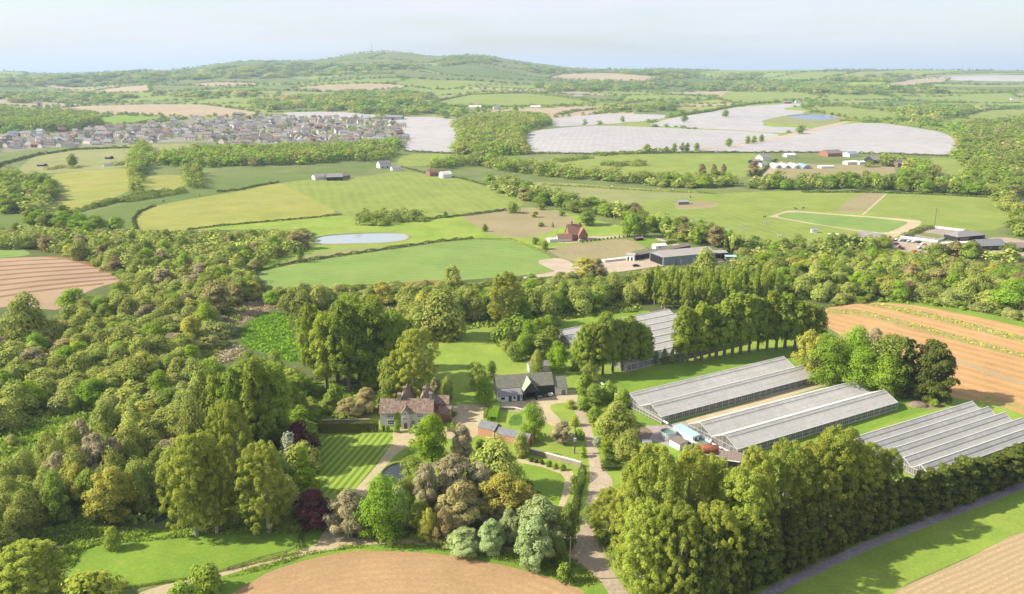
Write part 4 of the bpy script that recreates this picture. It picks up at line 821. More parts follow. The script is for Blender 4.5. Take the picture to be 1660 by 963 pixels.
a_ = at(1049,717); b2 = MB(); b2.box(-1.5,1.5,-1.0,1.0,0,.5); tag(b2.build('white_sheet_stack', BM['tarp'], None, loc=a_), 'pale flat stack of sheeting on the bare ground left of the tanks', 'sheets')
def lump(name, px, py, r, hh, mat, label, cat, kind=None, seed=1):
    rr = random.Random(seed); vs, fs = [], []; n, m = 14, 5
    for j in range(m + 1):
        for k in range(n):
            q = 1 - j / m; rad = r * q ** .7 * (1 + rr.uniform(-.15, .15)); vs.append((rad*math.cos(2*math.pi*k/n)*1.5, rad*math.sin(2*math.pi*k/n), hh*(1-q**1.6)*(1+rr.uniform(-.15,.15)) - (.1 if j == 0 else 0)))
    for j in range(m):
        for k in range(n): fs.append((j*n+k, j*n+(k+1)%n, (j+1)*n+(k+1)%n, (j+1)*n+k))
    return mesh_obj(name, vs, fs, mat, None, True, label=label, cat=cat, kind=kind, loc=at(px, py))
lump('spoil_heap', 1488, 657, 2.6, 1.3, GM['reed'], 'low brown spoil heap on the grass beside a round bush', 'heap')
lump('soil_heap', 690, 462, 3.6, 2.2, GM['redsoil'], 'mound of red earth behind the wood', 'heap', seed=3)
lump('soil_heap', 665, 464, 4.5, 1.4, GM['redsoil'], 'lower spread of red earth behind the wood', 'heap', seed=4)
lump('muck_heap', 1413, 388, 4.5, 1.8, GM['track'], 'long dark muck heap by the riding school car park', 'heap', seed=5)
for px, py, s_, lb in ((1440,631,3.6,'long pale wrapped boat lying at the foot of the trees'),(1466,636,2.6,'short white wrapped boat near the dark cypress')):
    b = MB(); vs = []
    n = 9
    for i in range(n):
        q = i/(n-1)*2-1; w = .9*(1-abs(q)**2.6)+.05
        vs += [(q*s_,-w,.6),(q*s_,0,.1),(q*s_,w,.6),(q*s_,0,1.0)]
    fs = [(i*4+k, i*4+(k+1)%4, i*4+4+(k+1)%4, i*4+4+k) for i in range(n-1) for k in range(4)]
    mesh_obj('covered_boat', vs, fs, BM['tarp'], None, True, label=lb, cat='boat', loc=at(px, py)).rotation_euler = (0,0,-.4)

# ---------------------------------------------------------------- poles, gates, fences
def pole(px, py, ytop, label, box=True, arms=2):
    p = at(px, py); H = ztop(p, ytop); root = empty('power_pole', p, 0, label, 'pole')
    MB().tube([(0,0,0),(0,0,H)], [.2,.14], 8).build('pole', BM['post'], root)
    for k in range(arms):
        z = H - .25 - k * 3.2; w = 1.5 - .5 * k
        c = MB().bar((-w,0,z),(w,0,z),.14).build('crossarm', BM['post'], root)
        i_ = MB(); [i_.cyl((x,0),.07,.05,z+.07,z+.35,6) for x in (-w*.9,0,w*.9)]; i_.build('insulator', BM['plaster'], c)
    if box: MB().box(-.4,.4,-.75,-.15,H*.45,H*.45+1.0).build('transformer', BM['tank'], root)
    return p + Vector((0,0,H))
P1 = pole(931.5, 735.5, 688.5, 'dark power pole with crossarms and a transformer beside the lane')
P2 = pole(924, 940, 871, 'power pole in the hedge gap by the bottom of the lane', False, 1)
P3 = pole(1514.5, 370, 338, 'tall pole rising from the corner of the riding arena', False, 1)
def wire(a, b, label):
    for i, off in enumerate((-1.2, 1.2)):
        pts = []
        for k in range(13):
            q = k/12; p = a.lerp(b, q) + Vector((off, 0, -3.0*4*q*(1-q)/4 - .1)); pts.append(tuple(p))
        MB().tube(pts, .018, 4).build('power_line', BM['post'], None, label=label[i], cat='wire', group='overhead wires between the lane poles')
wire(P1, P2, ('left overhead wire between the two poles beside the lane', 'right overhead wire between the two poles beside the lane'))
# white gates at the drive
for i, (pa, pb, lb) in enumerate((((530,858),(540,859.5),'left leaf of the white drive gates'), ((548,860.5),(557,861.5),'right leaf of the white drive gates'))):
    a_, b_ = at(*pa), at(*pb); rz = math.atan2(b_.y-a_.y,b_.x-a_.x); L = (b_-a_).length
    gt = empty('drive_gate', a_, rz, lb, 'gate', 'white gates across the drive')
    for x in (0, L): MB().box(x-.07,x+.07,-.07,.07,0,1.35).build('post', BM['white'], gt)
    for z in (.2,.45,.7,.95,1.2): MB().box(.08,L-.08,-.03,.03,z-.05,z+.05).build('rail', BM['white'], gt)
    MB().bar((.08,.05,.2),(L-.08,.05,1.2),.07).build('brace', BM['white'], gt)
def fence(pts, label, post=2.4, hh=1.1, rails=(.45,.95), mat='wood', name='rail_fence'):
    P = [at(*p) for p in pts]; root = empty(name, P[0], 0, label, 'fence')
    for a, b in zip(P, P[1:]):
        L = (b-a).length; n = max(1, round(L/post))
        for k in range(n):
            q = a.lerp(b, k/n) - P[0]; q2 = a.lerp(b, (k+1)/n) - P[0]
            MB().box(q.x-.06,q.x+.06,q.y-.06,q.y+.06,q.z,q.z+hh).build('post', BM[mat], root)
            for z in rails: MB().bar(q+Vector((0,0,z)), q2+Vector((0,0,z)), .05, .12).build('rail', BM[mat], root)
fence([(968,868),(972,886),(984,904),(998,920),(1012,932)], 'wooden rail fence curving beside the lane at the bottom')
fence([(938,779),(937,800),(935,823)], 'wooden rail fence beside the clipped garden hedge', 2.0)
fence([(371,925),(420,909),(465,898),(481,890),(487,868),(489,857)], 'low post fence round the lower paddock', 3.0, 1.0, (.5,.9), 'post')

# ---------------------------------------------------------------- farm behind the green field
def shed(px, py, px2, py2, W_, ze, zr, label, wall='steel', roof='steelroof', extra=None, cat='shed', name='farm_shed', opening=None, flat=False):
    """gable shed: front-left and front-right corners on the photo, depth W_ away from the camera"""
    a, b = at(px, py), at(px2, py2); r_ = math.atan2(b.y-a.y, b.x-a.x); L = math.hypot(b.x-a.x, b.y-a.y)
    root = empty(name, a, r_, label, cat)
    MB().gable_walls(0, L, 0, W_, ze, zr, z0=-.4).build('wall', BM[wall], root)
    MB().gable_roof(0, L, 0, W_, ze, zr, ov=.3).build('roof', BM[roof], root)
    if opening:
        for x0, x1, z1 in opening: MB().box(x0*L, x1*L, -.07, .02, 0, z1).build('opening', BM['dark'], root)
    if extra: extra(root, L, W_, ze, zr)
    return root, L
def barn_ends(root, L, W_, ze, zr):
    MB().box(-.08,.02,.8,W_-.8,0,ze-.3).build('opening', BM['dark'], root)
    for k in range(1, 8): MB().box(L*k/8-.15,L*k/8+.15,-.12,.02,0,ze-.1).build('post', BM['greyt'], root)
    for k in (3, 5): MB().box(L*k/8-2,L*k/8-.3,-.09,.02,.2,2.6).build('panel', BM['tank'], root)
shed(1075,430.5,1159,423, 16, 5.0, 7.4, 'big steel cattle barn with a pale sheet roof', extra=barn_ends, cat='barn', name='cattle_barn')
shed(1029,422,1119,406, 6, 3.0, 3.9, 'long low dark stable block beside the steel barn', 'weatherboard', 'brownroof', opening=[(.1,.16,2),(.25,.31,2),(.4,.46,2),(.55,.61,2),(.7,.76,2)], cat='stable', name='stable_block')
shed(1015,422,1028,423, 6, 3.2, 4.2, 'white gabled end building of the stable block', 'white', 'steelroof', opening=[(.15,.35,2.2),(.6,.8,2.2)])
shed(1063,405,1081,404, 6, 2.4, 3.6, 'small white bungalow behind the dark stable block', 'white', 'plaster', opening=[(.3,.42,1.8)], cat='bungalow')
shed(1158,419,1179,418, 8, 3.2, 4.0, 'open fronted implement shed at the right end of the farm', 'redb', 'steelroof', opening=[(.05,.45,2.6),(.5,.95,2.6)])
shed(1176,423,1193,423.5, 5, 2.6, 3.2, 'dark green shed at the right end of the farm', 'slate', 'teal')
shed(1032,390.5,1043,389.5, 3.5, 1.7, 2.3, 'tiny dark field shelter in the green paddock', 'weatherboard', 'brownroof', opening=[(.1,.9,1.4)])
shed(1011,379,1018,379, 4, 3, 5, 'small brown gabled lodge under the big tree', 'brick', 'red')
shed(960,437,975,436, 4, 2.2, 2.8, 'pale lorry body parked in the yard by a leafy tree', 'tank', 'plaster', cat='lorry body', name='lorry_body')
shed(980,425,1018,421, 3, 1.0, 1.5, 'row of pale bales and troughs in the farm yard', 'plaster', 'plaster', cat='bales', name='bale_row')
# farmhouse with big hipped roofs
a_ = at(907,391); fh = empty('farmhouse', a_, .25, 'red roofed brick farmhouse with tall hipped roofs beyond the paddock', 'house')
MB().gable_walls(7, 17, 0, 9, 4.2, 10.5, 'x').build('wall', BM['brick_dark'], fh); MB().gable_roof(7, 17, 0, 9, 4.2, 10.5, 'x', ov=.4).build('roof', BM['red'], fh)
MB().gable_walls(13.2, 19.5, -2.5, 6, 4.0, 8.8, 'y').build('wing', BM['brick_dark'], fh); MB().gable_roof(13.2, 19.5, -2.5, 6, 4.0, 8.8, 'y', ov=.4).build('wing_roof', BM['red'], fh)
MB().gable_walls(-2, 8, -3.5, 2.5, 2.4, 5.0, 'x').build('extension', BM['sandb'], fh); MB().gable_roof(-2, 8, -3.5, 2.5, 2.4, 5.0, 'x', ov=.3).build('extension_roof', BM['red'], fh)
MB().box(-8,-2.2,-3,2,0,2.2).build('terrace_wall', BM['plaster'], fh)
chimney(10, 4.5, 9, 12.6, 1.1, fh, 'brick_dark'); chimney(15.5, 3.5, 8, 11.8, 1.0, fh, 'brick_dark')
for x in (14.4, 16.4): MB().box(x,x+.9,-2.6,-2.48,1,2.4).build('window', BM['glass'], fh)
for x in (0, 3, 5.5): MB().box(x,x+1.1,-3.6,-3.48,.8,1.9).build('window', BM['white'], fh)

# riding school on the right
a_ = [at(1460,385.5), at(1519.5,393), at(1564,375.2), at(1504.5,368.3)]
rsa = mesh_obj('riding_arena', [a_[0]+Vector((0,0,.06)) , a_[1]+Vector((0,0,.06)), a_[2]+Vector((0,0,.06)), a_[3]+Vector((0,0,.06))], [(0,1,2,3)], GM['sand'], label='grey brown sand surface of the outdoor riding arena', kind='structure')
ar = empty('arena_fence', a_[0], 0, 'white kickboard fence round the riding arena', 'fence')
for i in range(4):
    p, q = a_[i]-a_[0], a_[(i+1)%4]-a_[0]
    MB().bar(p+Vector((0,0,.75)), q+Vector((0,0,.75)), .15, 1.3).build('kickboard', BM['white'], ar)
    n = 10
    for k in range(n): w = p.lerp(q,k/n); MB().box(w.x-.12,w.x+.12,w.y-.12,w.y+.12,w.z,w.z+1.9).build('post', BM['white'], ar)
def hip(px, py, px2, py2, W_, ze, zr, wall, roof, label, cat='building', name='stable_building'):
    a, b = at(px, py), at(px2, py2); r_ = math.atan2(b.y-a.y, b.x-a.x); L = math.hypot(b.x-a.x, b.y-a.y)
    root = empty(name, a, r_, label, cat)
    MB().box(0, L, 0, W_, -.4, ze).build('wall', BM[wall], root); k = min(W_, L)/2; o_ = .5
    MB().add([(-o_,-o_,ze+.01),(L+o_,-o_,ze+.01),(L+o_,W_+o_,ze+.01),(-o_,W_+o_,ze+.01),(k,W_/2,zr),(L-k,W_/2,zr)], [(0,1,5,4),(1,2,5),(2,3,4,5),(3,0,4),(0,3,2,1)]).build('roof', BM[roof], root)
    return root, L
r_, L = hip(1552,392,1596,388, 12, 3.2, 5.8, 'weatherboard','greyt','large riding hall with a grey hipped roof beside the sand arena')
MB().box(2,L*.4,-.1,.02,0,2.6).build('opening', BM['redb'], r_); MB().box(L*.5,L*.9,-.1,.02,0,2.4).build('opening', BM['dark'], r_)
shed(1591,407,1632,405, 14, 3.2, 6.2, 'dark slate roofed stable building at the right edge', 'weatherboard','slate', cat='stable', name='stable_building')
shed(1640,409,1700,408, 12, 3.0, 5.0, 'low dark roofed building cut by the right edge', 'weatherboard','brownt', cat='stable', name='stable_building')
shed(1529,401,1559,399.5, 4, 2.6, 3.1, 'long cream mobile home by the riding school', 'cream','white', opening=[(.1,.16,1.8),(.28,.34,1.8),(.45,.52,1.8),(.65,.71,1.8),(.82,.88,1.8)], cat='mobile home', name='mobile_home')
shed(1510,402,1526,403, 5, 2.2, 2.6, 'brown timber shed beside the car park', 'wood','brownroof')
shed(1560,398,1590,396, 3, 1.8, 2.4, 'row of pale horse trailers beside the riding hall', 'plaster','white', cat='trailers', name='horse_trailer_row')
shed(1316,377.5,1325,377.5, 3, 2.2, 2.8, 'small white and blue horse box in the paddock', 'white','bluet', name='horse_box', cat='horse box')
shed(1343,384,1358,384.5, 3, 1.8, 2.2, 'pale green container in the paddock', 'greenish','plaster', name='container', cat='container')
# horse shelter, cottages and dark barns in the middle distance
shed(1100,332,1117,331.5, 6, 2.4, 3.6, 'dark field shelter with a blue grey roof on the bare patch', 'redb','bluet')
shed(511,292,528,291, 12, 3, 5.5, 'grey roofed farm building at the left of the hilltop farm', 'plaster','greyt', cat='barn', name='farm_building')
shed(530,293,556,292.5, 14, 3.5, 6.5, 'dark open fronted barn of the hilltop farm', 'weatherboard','greyt', opening=[(.05,.3,2.6),(.4,.65,2.6)], cat='barn', name='farm_building')
shed(556,290,568,289, 10, 3, 5.5, 'reddish barn end at the right of the hilltop farm', 'redb','brownt', cat='barn', name='farm_building')
shed(616,273,634,272, 9, 5, 8.5, 'grey stone house at the top of the hill lane', 'stone','greyt', opening=[(.2,.3,2),(.6,.7,2)], cat='house', name='hill_house')
shed(636,277,650,276.5, 8, 3, 5, 'white low house below the hill lane', 'white','greyt', cat='house', name='hill_house')
shed(718,289,733,288, 9, 4, 7, 'white cottage among the trees beyond the lime green field', 'white','plaster', cat='cottage', name='cottage')
shed(697,286,710,285, 9, 4, 7, 'red brick cottage next to the white cottage', 'redb','red', cat='cottage', name='cottage')
shed(840,345,846,345, 4, 2, 3, 'little dark shelter under a field tree', 'weatherboard','brownroof') if False else None
shed(60,270,70,270, 8, 2.2, 3.2, 'small dark shelter left of the lone round tree', 'weatherboard','brownt')
shed(168,270,184,269, 6, 2.5, 3.8, 'white shed on the path behind the hedge clump', 'white','greyt')
shed(170,258,178,258, 8, 2.5, 3.8, 'dark shed in the sloping olive pasture', 'weatherboard','brownt')
shed(420,240,447,239.5, 14, 5, 7, 'large pale flat roofed hall at the front of the village', 'plaster','leanto', cat='hall', name='village_hall')
shed(624,195,652,194, 22, 7, 10, 'blue grey warehouse beside the covered field', 'steel','leanto', opening=[(.4,.55,5)], cat='warehouse', name='warehouse')
for i, (x, y, w, m_) in enumerate(((1263,273,13,'foilwhite'),(1278,273,12,'foilwhite'),(1293.5,273.5,14,'foilwhite'),(1309,274,14,'bluegrey'))):
    p = at(x, y); root = empty('polytunnel', p, .0, ['leftmost white film polytunnel by the hedge lane','second white polytunnel from the left','third white polytunnel from the left, widest of the white ones','blue grey polytunnel at the right of the row'][i], 'polytunnel', 'row of domed polytunnels')
    r = w * depth(p) / F * 1.05 / 2; n = 12; Ln = 26; vs, fs = [], []
    for k in range(n+1):
        a = math.pi*k/n; 
        for yy_ in (0, Ln): vs.append((-r*math.cos(a), yy_, r*.85*math.sin(a)-.1))
    for k in range(n): fs.append((2*k,2*k+2,2*k+3,2*k+1))
    vs2 = [v for v in vs if v[1] == 0]
    mesh_obj('film_cover', vs, fs, BM[m_], root, True); MB().add([(v[0],v[1]+.1,v[2]) for v in vs2], [tuple(range(len(vs2)))]).build('end_wall', BM[m_], root)
    MB().box(-1.6,1.6,-.1,.05,0,2.6).build('doorway', BM['slate'], root)
for args in ((1331,273,1352,272.5,8,2.2,2.6,'low white building right of the polytunnels','white','white'),(1374,267,1392,266.5,10,3,4.2,'long white roofed shed in the tan paddock','plaster','white'),
             (1393,267,1403,266.5,8,3,4,'short white shed beside the long white one','white','white'),(1416,265,1431,264.5,16,4,8.5,'dark round topped barn among the trees','weatherboard','greyt'),
             (1455,271,1476,270,16,4.5,8,'brown roofed barn at the right end of the smallholding','redb','brownt'),(1342,254,1366,253.5,18,4,8,'old ruined looking brown roofed barn behind the polytunnels','brick_dark','brownt'),
             (1236,261,1250,260.5,14,4,7.5,'white farmhouse with a grey roof above the hedge lane','white','greyt'),(1222,266,1236,265.5,12,3,5,'dark roofed shed left of the hedge lane','weatherboard','brownt'),
             (1235,271,1244,270.5,10,3,5,'grey roofed shed beside the hedge lane','stone','greyt'),(1275,255,1290,255,10,3,5,'white sided building between two round trees','white','plaster'),
             (1377,255,1392,254.5,14,4,7,'blue grey roofed house among the smallholding trees','plaster','bluet')):
    shed(*args, name='smallholding_building', cat='building')
# church tower in the village wood
p = at(66.5, 185); ch = empty('church_tower', p, .3, 'square stone church tower standing above the wood at the left', 'church tower')
Hh = ztop(p, 164); w = 3.4 * depth(p) / F
MB().box(-w, w, -w, w, -3, Hh).build('tower', BM['stone'], ch)
for sx in (-1, 1):
    for sy in (-1, 1): MB().box(sx*w-.9, sx*w+.9, sy*w-.9, sy*w+.9, Hh+.02, Hh+3.2).build('pinnacle', BM['stone'], ch)
MB().box(-w-.1, w+.1, -w-.1, w+.1, Hh*.55, Hh*.55+.6).build('string_course', BM['stone_dark'], ch); MB().box(-1,1,-w-.15,-w+.1,Hh*.62,Hh*.85).build('belfry_opening', BM['dark'], ch)
# radio mast on the hill
p = at(603, 84.5); p.z = float(h(p.x, p.y)); mt_ = empty('radio_mast', p, 0, 'thin radio mast on the summit of the hill', 'mast')
Hh = max(30, ztop(p, 69)); MB().tube([(0,0,-4),(0,0,Hh*.7),(0,0,Hh)], [1.6,1.2,.5], 6).build('mast', BM['greyt'], mt_)
gy = MB()
for a in (.5, 2.6, 4.7): gy.bar((0,0,Hh*.7),(Hh*.4*math.cos(a),Hh*.4*math.sin(a),-4),.4)
gy.build('guy_wire', BM['greyt'], mt_)
shed(626,85.5,633,85.5, 20, 5, 8, 'small building beside the mast on the summit', 'plaster','greyt', name='hilltop_building', cat='building')

# ---------------------------------------------------------------- cars
def make_car(mat):
    root = empty('parked_car', (0,0,0))
    b = MB()
    prof = [(-2.1,.35),(-2.1,.8),(-1.9,.95),(-1.5,1.0),(-1.1,1.42),(.5,1.45),(1.1,1.0),(1.95,.85),(2.1,.6),(2.1,.35)]
    vs = [(x, y, z) for y in (-.85,.85) for x, z in prof]; n = len(prof)
    b.add(vs, [tuple(range(n))[::-1], tuple(range(n, 2*n))] + [(k,(k+1)%n,n+(k+1)%n,n+k) for k in range(n)])
    b.build('body', BM[mat], root)
    g_ = MB()
    for y in (-.87,.85): g_.box(-1.05,.7,y,y+.02,1.0,1.36)
    g_.add([(.56,-.75,1.42),(1.12,-.8,1.03),(1.12,.8,1.03),(.56,.75,1.42)],[(0,1,2,3)]); g_.build('window', BM['glass'], root)
    for x in (-1.35,1.35):
        for y in (-.9,.72):
            w = MB(); vs = [(x+.33*math.cos(a*math.pi/5), yy_, .33+.33*math.sin(a*math.pi/5)) for yy_ in (y,y+.18) for a in range(10)]
            w.add(vs, [tuple(range(10)), tuple(range(10,20))[::-1]] + [(k,(k+1)%10,10+(k+1)%10,10+k) for k in range(10)]).build('wheel', BM['rubber'], root)
    return root
cp = {m: None for m in ('car_white','car_blue','car_red','car_black','car_silver')}
cars = [(1448,391,.4,'car_red','red car at the left end of the car park'),(1454,390,.3,'car_white','white car next to the red car at the left end'),(1461,391,.2,'car_silver','silver car left of the blue one'),
        (1468,391.5,.1,'car_blue','blue car in the back row of the car park'),(1475,392.5,.1,'car_silver','silver car in the back row beside the arena fence'),(1483,393,.1,'car_white','white car in the back row near the arena corner'),
        (1491,394,0,'car_black','black car under the arena corner'),(1459,401,1.2,'car_red','dark red car parked alone in the middle of the car park'),(1463,404,1.0,'car_black','black car just below the dark red one'),
        (1490,403,.6,'car_silver','silver car beside the round bush'),(1497,397,.2,'car_white','white car right of the black one'),(1482,409,.5,'car_red','red horse lorry cab at the front of the car park'),
        (1452,396,.3,'car_blue','blue car below the white one at the left end'),(942,391,.3,'car_silver','silver car on the gravel at the farmhouse'),(1031,432,.2,'car_black','dark vehicle in the farm yard'),
        (1300,206,0,'car_red','red tractor sized vehicle on the covered field')]
for x, y, rz, m_, lb in cars:
    r_ = cp[m_]
    if r_ is None: r_ = cp[m_] = make_car(m_)
    else: r_ = copy_tree(r_)
    r_.location = at(x, y); r_.rotation_euler = (0,0,rz); s_ = 1.0 if y > 300 else 2.2
    r_.scale = (s_,)*3; tag(r_, lb, 'car', 'vehicles parked about the farms')
# show jumps
jump = None
for i, (x, y, rz) in enumerate([(1178,374,0),(1205,376,.1),(1241,363,.2),(1198,387,.6),(1231,393,-.4),(1264,383,.5),(1125,359,.3),(1140,361,-.2),(1207,367,.1),(1216,388,0)]):
    p = at(x, y)
    if jump is None:
        r_ = jump = empty('show_jump', p)
        for k in (-1.8,1.8):
            MB().box(k-.35,k+.35,-.08,.08,0,1.5).build('wing', BM['white'], r_)
        for z in (.4,.8,1.2): MB().bar((-1.4,0,z),(1.4,0,z),.14).build('rail', BM['white'], r_)
    else: r_ = copy_tree(jump)
    r_.location = p; r_.rotation_euler = (0,0,rz); tag(r_, 'white show jump standing on the horse field', 'show jump', 'white show jumps on the horse field')
# horses and sheep: skinned bodies
def quadruped(name, mat, s=1.0, neck=True):
    V = [(0,0,1.15),(.75,0,1.2),(-.7,0,1.2),(1.15,0,1.6),(1.6,0,1.75),(-.95,0,1.0),(-1.05,0,.6)] if neck else [(0,0,.75),(.4,0,.78),(-.45,0,.78),(.68,0,.85),(.88,0,.75),(-.6,0,.7),(-.65,0,.5)]
    rad = [.34,.3,.32,.16,.13,.06,.04] if neck else [.34,.3,.32,.14,.12,.06,.05]
    E_ = [(0,1),(0,2),(1,3),(3,4),(2,5),(5,6)]
    hz_ = .6 if neck else .4
    for x, base in ((.7 if neck else .38,1),(-.65 if neck else -.42,2)):
        for y in (-.2,.2):
            i = len(V); V += [(x, y, hz_), (x+.04, y, 0)]; rad += [.1,.07] if neck else [.08,.05]; E_ += [(base,i),(i,i+1)]
    me = bpy.data.meshes.new(name); me.from_pydata([tuple(c*s for c in v) for v in V], E_, [])
    o = bpy.data.objects.new(name, me); COL.objects.link(o)
    o.modifiers.new('skin', 'SKIN'); me.materials.append(mat)
    for i, r in enumerate(rad): me.skin_vertices[0].data[i].radius = (r*s, r*s)
    me.skin_vertices[0].data[0].use_root = True
    o.modifiers.new('sub', 'SUBSURF').levels = 1; o.modifiers['sub'].render_levels = 1
    return o
hs = None
for x, y, rz, lb in ((1239,353.5,0,'dark horse standing left of the oval field'),(1290,340,2.8,'left one of two dark horses behind the oval field'),(1302,339,.4,'right one of two dark horses behind the oval field'),
                     (363,311,.2,'black cow grazing highest on the yellow pasture'),(371,310,2.5,'black cow beside the highest one on the yellow pasture'),(396,309,0,'black cow farthest right on the yellow pasture'),
                     (265,328,1,'black cow near the left corner of the yellow pasture'),(324,318,2,'black cow by the hedge of the yellow pasture'),(1119,321,1,'horse on the dull pasture near the shelter')):
    if hs is None: o_ = hs = quadruped('horse', BM['horse'], 1.15)
    else: o_ = hs.copy(); COL.objects.link(o_)
    cow = 'cow' in lb
    if cow: o_.name = 'cow'
    o_.location = at(x, y); o_.rotation_euler = (0,0,rz); tag(o_, lb, 'cow' if cow else 'horse', 'cattle and horses in the fields')
sh_ = None
for x, y in ((992,303),(1067,307.5),(1091,308.5),(1418,413),(1425,415),(1434,414),(1440,416),(1450,415)):
    if sh_ is None: o_ = sh_ = quadruped('sheep', BM['sheep'], 1.3, False)
    else: o_ = sh_.copy(); COL.objects.link(o_)
    o_.location = at(x, y); o_.rotation_euler = (0,0,x); tag(o_, 'white sheep grazing in the open pasture', 'sheep', 'sheep in the pastures')
# ---------------------------------------------------------------- foliage
LM = dict(
 willow=leaf_mat('willow_leaves', (0.212,0.259,0.048,1), (0.390,0.420,0.103,1), .3),
 sallow=leaf_mat('sallow_leaves', (0.231,0.264,0.064,1), (0.409,0.419,0.133,1), .3),
 alder=leaf_mat('alder_leaves', (0.147,0.204,0.034,1), (0.280,0.342,0.061,1), .3),
 oak=leaf_mat('oak_leaves', (0.150,0.246,0.022,1), (0.282,0.396,0.044,1), .3),
 lime=leaf_mat('lime_green_leaves', (0.180,0.282,0.018,1), (0.324,0.440,0.035,1), .35),
 poplar=leaf_mat('poplar_leaves', (0.161,0.232,0.026,1), (0.321,0.380,0.054,1), .3),
 bigpoplar=leaf_mat('big_poplar_leaves', (0.180,0.217,0.028,1), (0.384,0.419,0.069,1), .3),
 golden=leaf_mat('golden_leaves', (.33,.33,.05,1), (.52,.49,.10,1), .3),
 copper=leaf_mat('copper_leaves', (.05,.018,.022,1), (.12,.05,.045,1), .15),
 russet=leaf_mat('russet_twigs', (.21,.175,.065,1), (.37,.31,.13,1), .2),
 twig=leaf_mat('bare_twigs', (0.230,0.201,0.096,1), (0.394,0.344,0.192,1), .1),
 silver=leaf_mat('silver_willow_leaves', (0.230,0.310,0.105,1), (0.414,0.485,0.210,1), .25),
 cypress=leaf_mat('cypress_fronds', (0.031,0.052,0.012,1), (0.154,0.172,0.030,1), .1),
 shrub=leaf_mat('shrub_leaves', (.15,.22,.026,1), (.30,.38,.06,1), .3),
 gorse=leaf_mat('yellow_flowering_leaves', (.20,.27,.03,1), (.38,.40,.06,1), .3),
 hedge=leaf_mat('hedge_leaves', (.06,.085,.020,1), (.125,.165,.035,1), .2),
 box=leaf_mat('clipped_box_leaves', (.13,.22,.018,1), (.23,.35,.03,1), .25),
 blossom=leaf_mat('blossom_leaves', (.16,.22,.06,1), (.62,.62,.48,1), .2),
)
BK = dict(grey=flat_mat('grey_bark', (.20,.17,.13)), brown=flat_mat('brown_bark', (.10,.075,.05)), pale=flat_mat('pale_bark', (.36,.33,.27)))
def env(shape, t):
    if shape == 'dome': return math.sqrt(max(0, 1 - (max(t - .35, 0) / .67) ** 2)) * (0.72 + .28 * min(1, t / .35))
    if shape == 'column': return min(1, .55 + t * 2.4) * (1 - max(0, t - .55) ** 1.6 * 1.9)
    if shape == 'cone': return max(.05, (1 - t) ** .8) * min(1, .6 + t * 5)
    if shape == 'spread': return math.sqrt(max(0.02, 1 - ((t - .5) / .53) ** 2))
    if shape == 'tall': return math.sqrt(max(.03, 1 - ((t - .44) / .60) ** 2))
    return 1
def crown(rs, H, Wd, base, shape, npuff, rp, nleaf, leaf, elong=1.0, drop=0.0, rnd=.75, tall=1.0, tintc=.5, inner=.12):
    """leaf faces on many small puffs filling an uneven crown"""
    C_ = []
    Hc = H * (1 - base); z0 = H * base
    tries = 0
    lean = rs.uniform(-.05, .05, 2) * H
    wob = rs.uniform(0, 6.28, 4)
    while len(C_) < npuff and tries < npuff * 30:
        tries += 1
        t = rs.uniform(.02, 1) ** .8; a = rs.uniform(0, 2 * math.pi); rr = rs.uniform(.35, 1) ** .5 if rs.rand() > .12 else rs.uniform(0, .4)
        e = env(shape, t) * Wd / 2 * (1 + .16 * math.sin(2 * a + wob[0]) + .12 * math.sin(3 * a + wob[1] + 4 * t))
        pr = rp * Wd * rs.uniform(.65, 1.35)
        R_ = max(0, e - pr * .8) * rr
        c = np.array([R_ * math.cos(a) + lean[0] * t, R_ * math.sin(a) + lean[1] * t, z0 + t * Hc - pr * .4])
        if all(np.linalg.norm((c - q[0]) / [1, 1, tall]) > .5 * (pr + q[1]) * .72 for q in C_): C_.append((c, pr, rs.uniform(0, 1)))
    P, N, T_ = [], [], []
    area = sum(q[1] ** 2 for q in C_)
    for c, pr, tn in C_:
        n = max(6, int(nleaf * pr * pr / area))
        d = rs.normal(size=(n, 3)); d /= np.linalg.norm(d, axis=1)[:, None]
        d[:, 2] = np.where(d[:, 2] < -.35, -d[:, 2] * .7, d[:, 2])
        q = c + d * (pr * rs.uniform(.72, 1.1, (n, 1))) * np.array([1, 1, tall])
        out = c - np.array([0, 0, z0 + Hc * .35]); out = out / (np.linalg.norm(out) + 1e-6)
        nn = d * .75 + out * .6 + np.array([0, 0, .25]) + rs.normal(size=(n, 3)) * rnd * .42
        P.append(q); N.append(nn); T_.append(np.clip(tn * tintc + rs.uniform(0, 1, n) * (1 - tintc), 0, 1))
    # inner leaves keep the sky from showing right through
    n = int(nleaf * inner)
    t = rs.uniform(.05, .9, n); a = rs.uniform(0, 6.283, n); e = np.array([env(shape, v) for v in t]) * Wd / 2 * .62 * np.sqrt(rs.uniform(0, 1, n))
    P.append(np.column_stack([e * np.cos(a), e * np.sin(a), z0 + t * Hc])); N.append(rs.normal(size=(n, 3))); T_.append(rs.uniform(0, .6, n))
    P, N, T_ = np.vstack(P), np.vstack(N), np.concatenate(T_)
    P[:, 2] = np.maximum(P[:, 2], .1)
    N /= np.linalg.norm(N, axis=1)[:, None] + 1e-9
    return leaves(rs, P, N, T_, leaf, elong, drop) + (C_,)
def leaves(rs, P, N, T_, leaf, elong=1.0, drop=0.0):
    n = len(P); up = rs.normal(size=(n, 3)); up[:, 2] -= drop * 3
    A = np.cross(N, up); A /= np.linalg.norm(A, axis=1)[:, None] + 1e-9
    B = np.cross(A, N)
    s_ = leaf * rs.uniform(.55, 1.35, (n, 1)) * .5
    A = A * s_; B = B * s_ * elong
    j = lambda: rs.uniform(.7, 1.2, (n, 1))
    V = np.stack([P - A * j() - B * .3, P + B * j() - A * .25, P + A * j() + B * .25, P - B * j() + A * .2], 1).reshape(-1, 3)
    return V, np.repeat(T_, 4)
